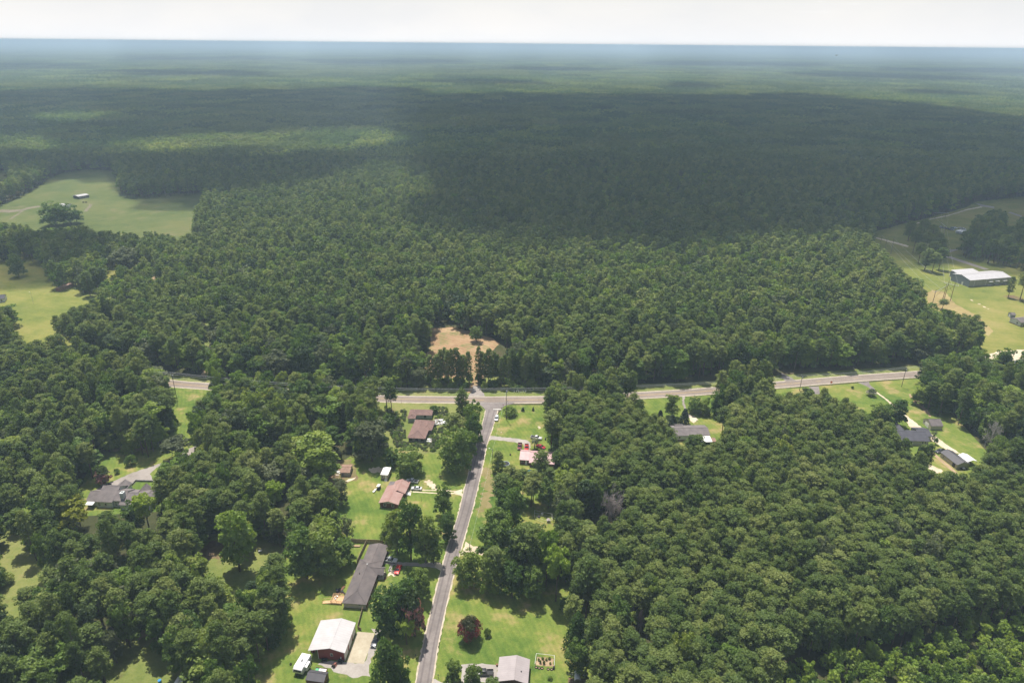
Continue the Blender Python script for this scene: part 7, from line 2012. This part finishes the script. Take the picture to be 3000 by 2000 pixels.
# palm
x, y = G(1566, 1314); h = height_of(1566, 1314, 1284)
t = thing('palm_tree', 'single palm with drooping fronds in front of the red-roofed house', 'tree', (x, y, 0))
m = MB(); m.tube((0, 0, -.1), (.1, 0, h * .55), .28, .22, 8); m.tube((.1, 0, h * .55), (.1, 0, h * .92), .22, .26, 8); m.obj('trunk', M_BARK, t)
r_ = random.Random(4); R_ = 2.6
M_PALM = leaf_mat('palm_fronds', [(0.1, (0.10, 0.12, 0.05)), (0.5, (0.19, 0.20, 0.085)), (0.95, (0.30, 0.29, 0.14))])
for k in range(34):
    m = MB(); a = r_.uniform(0, 6.28); up = r_.uniform(-.25, .95); p = Vector((.1, 0, h * .9)); dr = Vector((math.cos(a), math.sin(a), up)).normalized(); L_ = R_ * r_.uniform(.8, 1.1); prev = p; nseg = 5; wd = Vector((-math.sin(a), math.cos(a), 0))
    vs = [p - wd * .05, p + wd * .05]
    for s in range(1, nseg + 1):
        q = p + dr * (L_ * s / nseg) + Vector((0, 0, -1.9 * (s / nseg) ** 2.2)); w = .42 * math.sin(math.pi * (.18 + .80 * s / nseg)) + .03
        vs += [q - wd * w + Vector((0, 0, -.12)), q + wd * w + Vector((0, 0, -.12))]
    m.add(vs, [(2 * s, 2 * s + 1, 2 * s + 3, 2 * s + 2) for s in range(nseg)])
    m.obj('frond', M_PALM, t)
# ---------------------------------------------------------------- poles and wires
def pole_thing(px, py, ty, label, kind='cross', name='utility_pole', cat='pole', mat=None, group=None, rz=0.0, r=0.16):
    x, y = G(px, py); h = height_of(px, py, ty)
    t = thing(name, label, cat, (x, y, 0), rz, group)
    m = MB(); m.tube((0, 0, -.3), (0, 0, h), r, r * .7, 8); m.obj('pole', mat or M_POLEW, t)
    if kind == 'cross':
        for z in (h - .5,):
            m = MB(); m.box(-.06, .06, -1.25, 1.25, z - .07, z + .07); c = m.obj('crossarm', M_POLEW, t)
            for s in (-1.1, -.4, .4, 1.1):
                m = MB(); m.tube((0, s, z + .07), (0, s, z + .28), .06, .04, 6); m.obj('insulator', M_WHITEP, c)
        m = MB(); m.tube((.32, 0, h - 2.2), (.32, 0, h - 1.3), .26, .26, 10); m.obj('transformer', mt('transformer_grey', (0.40, 0.41, 0.42), rough=0.4), t)
    elif kind == 'lamp':
        m = MB(); m.tube((0, 0, h - .3), (1.3, 0, h + .1), .04, .03, 5); a = m.obj('arm', M_STEEL, t)
        m = MB(); m.box(1.1, 1.7, -.14, .14, h + .0, h + .14); m.obj('lamp_head', M_LAMP, a)
    return t, h
hwp = []
for i, (px, py, ty, l) in enumerate([(60, 1140, 1057, 'in the wood at the far left'), (520, 1176, 1092, 'behind the trees at the mown strip'), (1000, 1216, 1131, 'in the wood left of the twin pines'), (1483, 1229, 1138, 'standing on the corner lawn beside the broad bush'),
                                     (2096, 1166, 1119, 'between the bushy trees and the pine plantation'), (2342, 1145, 1099, 'opposite the short side road'), (2641, 1133, 1076, 'on the lawn right of the white flowering bush'), (3050, 1105, 1045, 'beyond the right picture edge')]):
    t, h = pole_thing(px, py, ty, 'tall wooden utility pole by the highway, ' + l, group='utility poles along the highway', rz=0.04)
    hwp.append((t.location.copy(), h))
def wires(pts, dz, dy, label, group, r=0.035, sag=0.9, name='power_cable'):
    m = MB(); O = pts[0][0] + Vector((0, dy, pts[0][1] + dz))
    for (a, ha), (b, hb) in zip(pts[:-1], pts[1:]):
        p = a + Vector((0, dy, ha + dz)); q = b + Vector((0, dy, hb + dz)); prev = None; n = 14
        for k in range(n + 1):
            t_ = k / n; v = p.lerp(q, t_) - Vector((0, 0, sag * 4 * t_ * (1 - t_))) - O
            if prev is not None: m.tube(prev, v, r, r, 4, caps=False)
            prev = v
    o = m.obj(name, M_WIRE); o.location = O
    tag(o, label, 'cable', group)
for dz, dy, l in ((-.25, -1.1, 'top cable nearest the viewer'), (-.25, 1.1, 'top cable farthest from the viewer'), (-.25, .4, 'top cable beside the pole line'), (-3.0, .1, 'lower cable under the crossarms'), (-4.4, .1, 'lowest cable of the highway line')):
    wires(hwp, dz, dy, 'thin overhead cable along the highway, ' + l, 'cables along the highway')
lane_poles = []
for px, py, ty, l, k in ((1378, 1700, 1591, 'behind the round hedge-like tree at the lane', 'plain'), (1443, 1388, 1314, 'dark and bare beside the ivy-clad pine', 'lamp'), (1345, 1374, 1322, 'in front of the big dark oak on the lawn', 'plain')):
    t, h = pole_thing(px, py, ty, 'wooden pole ' + l, k, rz=3.0 if k == 'lamp' else 0, r=.13)
    lane_poles.append((t.location.copy(), h))
wires([hwp[3], lane_poles[1], lane_poles[0]], -1.0, 0, 'thin overhead cable running down beside the lane', 'cables down the lane', r=0.02)
pole_thing(98, 888, 856, 'slim yard light pole in the lower left field', 'lamp', 'yard_light', 'lamp', M_STEEL, rz=2.6, r=.09)
pole_thing(437, 808, 778, 'slim yard light pole under the sunlit oak', 'lamp', 'yard_light', 'lamp', M_STEEL, rz=2.6, r=.09)
pole_thing(1235, 1469, 1456, 'short white-topped post on the lawn below the white sedan', 'plain', 'yard_post', 'post', M_BLACK, r=.05)
pole_thing(1176, 1181, 1170, 'thin marker post on the highway verge', 'plain', 'marker_post', 'post', M_RUSTPOLE, r=.05)
# power line of double and single poles
def hframe(b1, t1, b2, t2, label):
    x1, y1 = G(*b1); x2, y2 = G(*b2); h = (height_of(*b1, t1) + height_of(*b2, t2)) / 2
    t = thing('transmission_tower', label, 'pylon', ((x1 + x2) / 2, (y1 + y2) / 2, 0), 0, 'wooden frames of the power line')
    O = Vector(((x1 + x2) / 2, (y1 + y2) / 2, 0)); a = Vector((x1, y1, 0)) - O; b = Vector((x2, y2, 0)) - O; ex = (b - a).normalized()
    for p in (a, b): m = MB(); m.tube(p, p + Vector((0, 0, h)), .22, .15, 7); m.obj('pole', M_RUSTPOLE, t)
    z = Vector((0, 0, h * .86)); m = MB(); m.tube(a - ex * 3 + z, b + ex * 3 + z, .16, .16, 5); m.obj('crossbeam', M_STEEL, t)
    m = MB(); m.tube(a + z * .95, b + z * .55, .08, .08, 4); m.tube(b + z * .95, a + z * .55, .08, .08, 4); m.obj('cross_brace', M_RUSTPOLE, t)
    return [(O + a - ex * 2.8, h * .86), (O, h * .86), (O + b + ex * 2.8, h * .86)]
F1 = hframe((2730.6, 893.5), 840, (2762, 876), 838.7, 'reddish double-pole power frame nearest, left one by the dry grass')
F2 = hframe((2766, 876.5), 827, (2784, 881), 824, 'double-pole power frame nearest, right one by the warehouse')
F3 = hframe((2752, 682.7), 652, (2763.5, 693), 657, 'double-pole power frame beside the row of parked cars')
F4 = hframe((2739, 640), 620, (2768, 641), 621, 'distant double-pole power frame at the wood edge')
tp = []
for px, py, ty, l in ((2578.6, 716, 689, 'left of three by the sandy track'), (2591, 735, 700.5, 'middle of three by the sandy track'), (2609, 745, 698, 'right of three by the sandy track')):
    t, h = pole_thing(px, py, ty, 'dark power line pole, ' + l, 'plain', 'transmission_pole', 'pole', group='three dark power line poles', r=.2)
    tp.append((t.location.copy(), h))
for i in range(3):
    wires([F1[i], tp[i]], 0, 0, 'thin power line cable over the dry grass cut, ' + ('left', 'middle', 'right')[i], 'cables of the left power line', .04, 1.5)
    wires([F2[i], F3[i], F4[i]], 0, 0, 'thin power line cable over the field, ' + ('left', 'middle', 'right')[i], 'cables of the right power line', .04, 2.0)

# ---------------------------------------------------------------- road signs and posts
def sign(px, py, label, shape, col, h=2.2, face=-math.pi / 2, size=.38, back=None):
    t = thing('road_sign', label, 'sign', (*G(px, py), 0), face + math.pi / 2)
    m = MB(); m.tube((0, 0.03, 0), (0, 0.03, h + size), .035, .035, 5); m.obj('post', M_STEEL, t)
    n = {'oct': 8, 'dia': 4, 'rect': 4}[shape]; off = math.pi / 8 if shape == 'oct' else 0
    pts = [(size * math.cos(off + 2 * math.pi * k / n), size * math.sin(off + 2 * math.pi * k / n)) for k in range(n)] if shape != 'rect' else [(-size, -size * .6), (size, -size * .6), (size, size * .6), (-size, size * .6)]
    m = MB(); m.add([(a, 0.0, h + b) for a, b in pts] + [(a, -.02, h + b) for a, b in pts], [tuple(range(n)), tuple(reversed(range(n, 2 * n)))] + [(k, n + k, n + (k + 1) % n, (k + 1) % n) for k in range(n)]); f = m.obj('panel', col, t)
    return t, f
M_STOP = mt('stop_sign_red', (0.45, 0.015, 0.02), rough=0.5, var=0.02)
M_ORANGE = mt('roadwork_orange', (0.75, 0.14, 0.03), rough=0.5, var=0.02)
t, f = sign(1474, 1196, 'red octagonal stop sign at the mouth of the lane', 'oct', M_STOP, face=math.radians(-70))
cu = bpy.data.curves.new('stop_lettering', 'FONT'); cu.body = 'STOP'; cu.size = .26; cu.align_x = 'CENTER'; cu.align_y = 'CENTER'; cu.extrude = .004
_tmp = bpy.data.objects.new('tmp', cu); COL.objects.link(_tmp); bpy.context.view_layer.update(); _me = bpy.data.meshes.new_from_object(_tmp.evaluated_get(bpy.context.evaluated_depsgraph_get())); bpy.data.objects.remove(_tmp); _me.materials.clear(); _me.materials.append(M_WHITEP)
lo = bpy.data.objects.new('lettering', _me); link(lo, f); lo.location = (0, -.027, 2.2); lo.rotation_euler = (math.pi / 2, 0, 0)
sign(2434, 1127, 'orange diamond roadwork sign on the highway verge', 'dia', M_ORANGE, h=1.7, size=.85)
sign(1487, 1182, 'small white sign on the highway corner', 'rect', M_WHITEP, h=1.6, size=.3)
sign(1395, 1196, 'small street name sign at the left corner of the lane mouth', 'rect', mt('sign_green', (0.02, 0.2, 0.08)), h=2.4, size=.4)
sign(2514, 1124, 'small white mailbox-like sign at the dark side road', 'rect', M_WHITEP, h=1.0, size=.25)
def mailbox(px, py, label):
    t = thing('mailbox', label, 'mailbox', (*G(px, py), 0)); m = MB(); m.box(-.05, .05, -.05, .05, 0, 1.05); m.obj('post', M_FENCEW, t); m = MB(); m.box(-.12, .12, -.25, .25, 1.05, 1.32); mesh_obj('box', bev(m, .05), M_BLACK, t)
mailbox(1284, 1984, 'black mailbox beside the lane at the bottom')
mailbox(1218, 1925, 'mailbox on the left lane verge near the bottom')
# gate at the clearing entrance, pale trailer sign board on the verge
t = thing('farm_gate', 'thin metal gate across the clearing entrance', 'gate', (*G(1384, 1131), 0)); w_ = G(1400, 1131)[0] - G(1384, 1131)[0]
for z in (.3, .7, 1.1): m = MB(); m.tube((0, 0, z), (w_, 0, z), .04, .04, 5); m.obj('rail', M_STEEL, t)
for x in (0, w_): m = MB(); m.tube((x, 0, 0), (x, 0, 1.4), .08, .08, 6); m.obj('post', M_FENCEW, t)
t = thing('yard_letters', 'row of small white cut-out shapes on the highway verge', 'sign', (*G(1523, 1150), 0))
for k in range(6):
    m = MB(); x = (k - 2.5) * 1.25; hh = .7 + .25 * ((k * 7) % 3); m.box(x - .35, x + .35, -.03, .03, .25, hh + .2); m.obj('board', M_WHITEP, t)
    m = MB(); m.tube((x, 0, 0), (x, 0, .3), .03, .03, 4); m.obj('stake', M_STEEL, t)
# table on the shaded lawn
t = thing('small_table', 'small white-topped table on the shaded lawn left of the long house', 'table', (*G(763, 1616), 0), .2)
m = MB(); m.box(-.7, .7, -.45, .45, .72, .76); m.obj('tabletop', M_WHITEP, t)
for sx in (-.6, .6):
    for sy in (-.35, .35): m = MB(); m.tube((sx, sy, 0), (sx, sy, .72), .03, .03, 4); m.obj('leg', M_STEEL, t)
# hay-coloured cattle feeders
for px, l in ((245, 'left'), (253, 'right')):
    t = thing('cattle_feeder', 'small dark feeder in the pasture, %s of the pair' % l, 'feeder', (*G(px, 594), 0)); m = MB(); m.box(-1, 1, -.6, .6, .3, 1.1); m.obj('trough', M_BLACK, t)
    for sx in (-.8, .8): m = MB(); m.box(sx - .05, sx + .05, -.5, .5, 0, .3); m.obj('leg', M_BLACK, t)
# bird in flight over the forest
bx, by = 2450, 163; u = (bx - 1500) / FOC; w = (1000 - by) / FOC
dirv = Vector((u * CR - w * ROLL, (u * ROLL + w * CR) * math.sin(PITCH) + math.cos(PITCH), (u * ROLL + w * CR) * math.cos(PITCH) - math.sin(PITCH)))
t = thing('bird', 'dark bird flying over the far forest', 'bird', tuple(Vector((0, 0, CAM_H)) + dirv * 190), .5)
m = MB(); m.tube((-.28, 0, 0), (-.05, 0, .02), .02, .07, 6); m.tube((-.05, 0, .02), (.18, 0, .02), .07, .05, 6); m.tube((.18, 0, .02), (.30, 0, .0), .05, .015, 6); m.obj('body', M_BLACK, t)
for s in (-1, 1):
    m = MB(); m.add([(.12, s * .05, .03), (-.08, s * .05, .03), (-.02, s * .35, .16), (.12, s * .35, .17), (-.12, s * .70, .10), (-.02, s * .72, .11)], [(0, 1, 2, 3), (3, 2, 4, 5)]); m.v += [(x, y, z - .015) for x, y, z in m.v[:6]]; m.f += [(9, 8, 7, 6), (11, 10, 8, 9)]; m.mi += [0, 0]; m.obj('wing', M_BLACK, t)
for _o in bpy.data.objects:
    if 'label' in _o and len(str(_o['label']).replace('-', ' ').split()) > 16: print('LONG', _o.name, _o['label'])
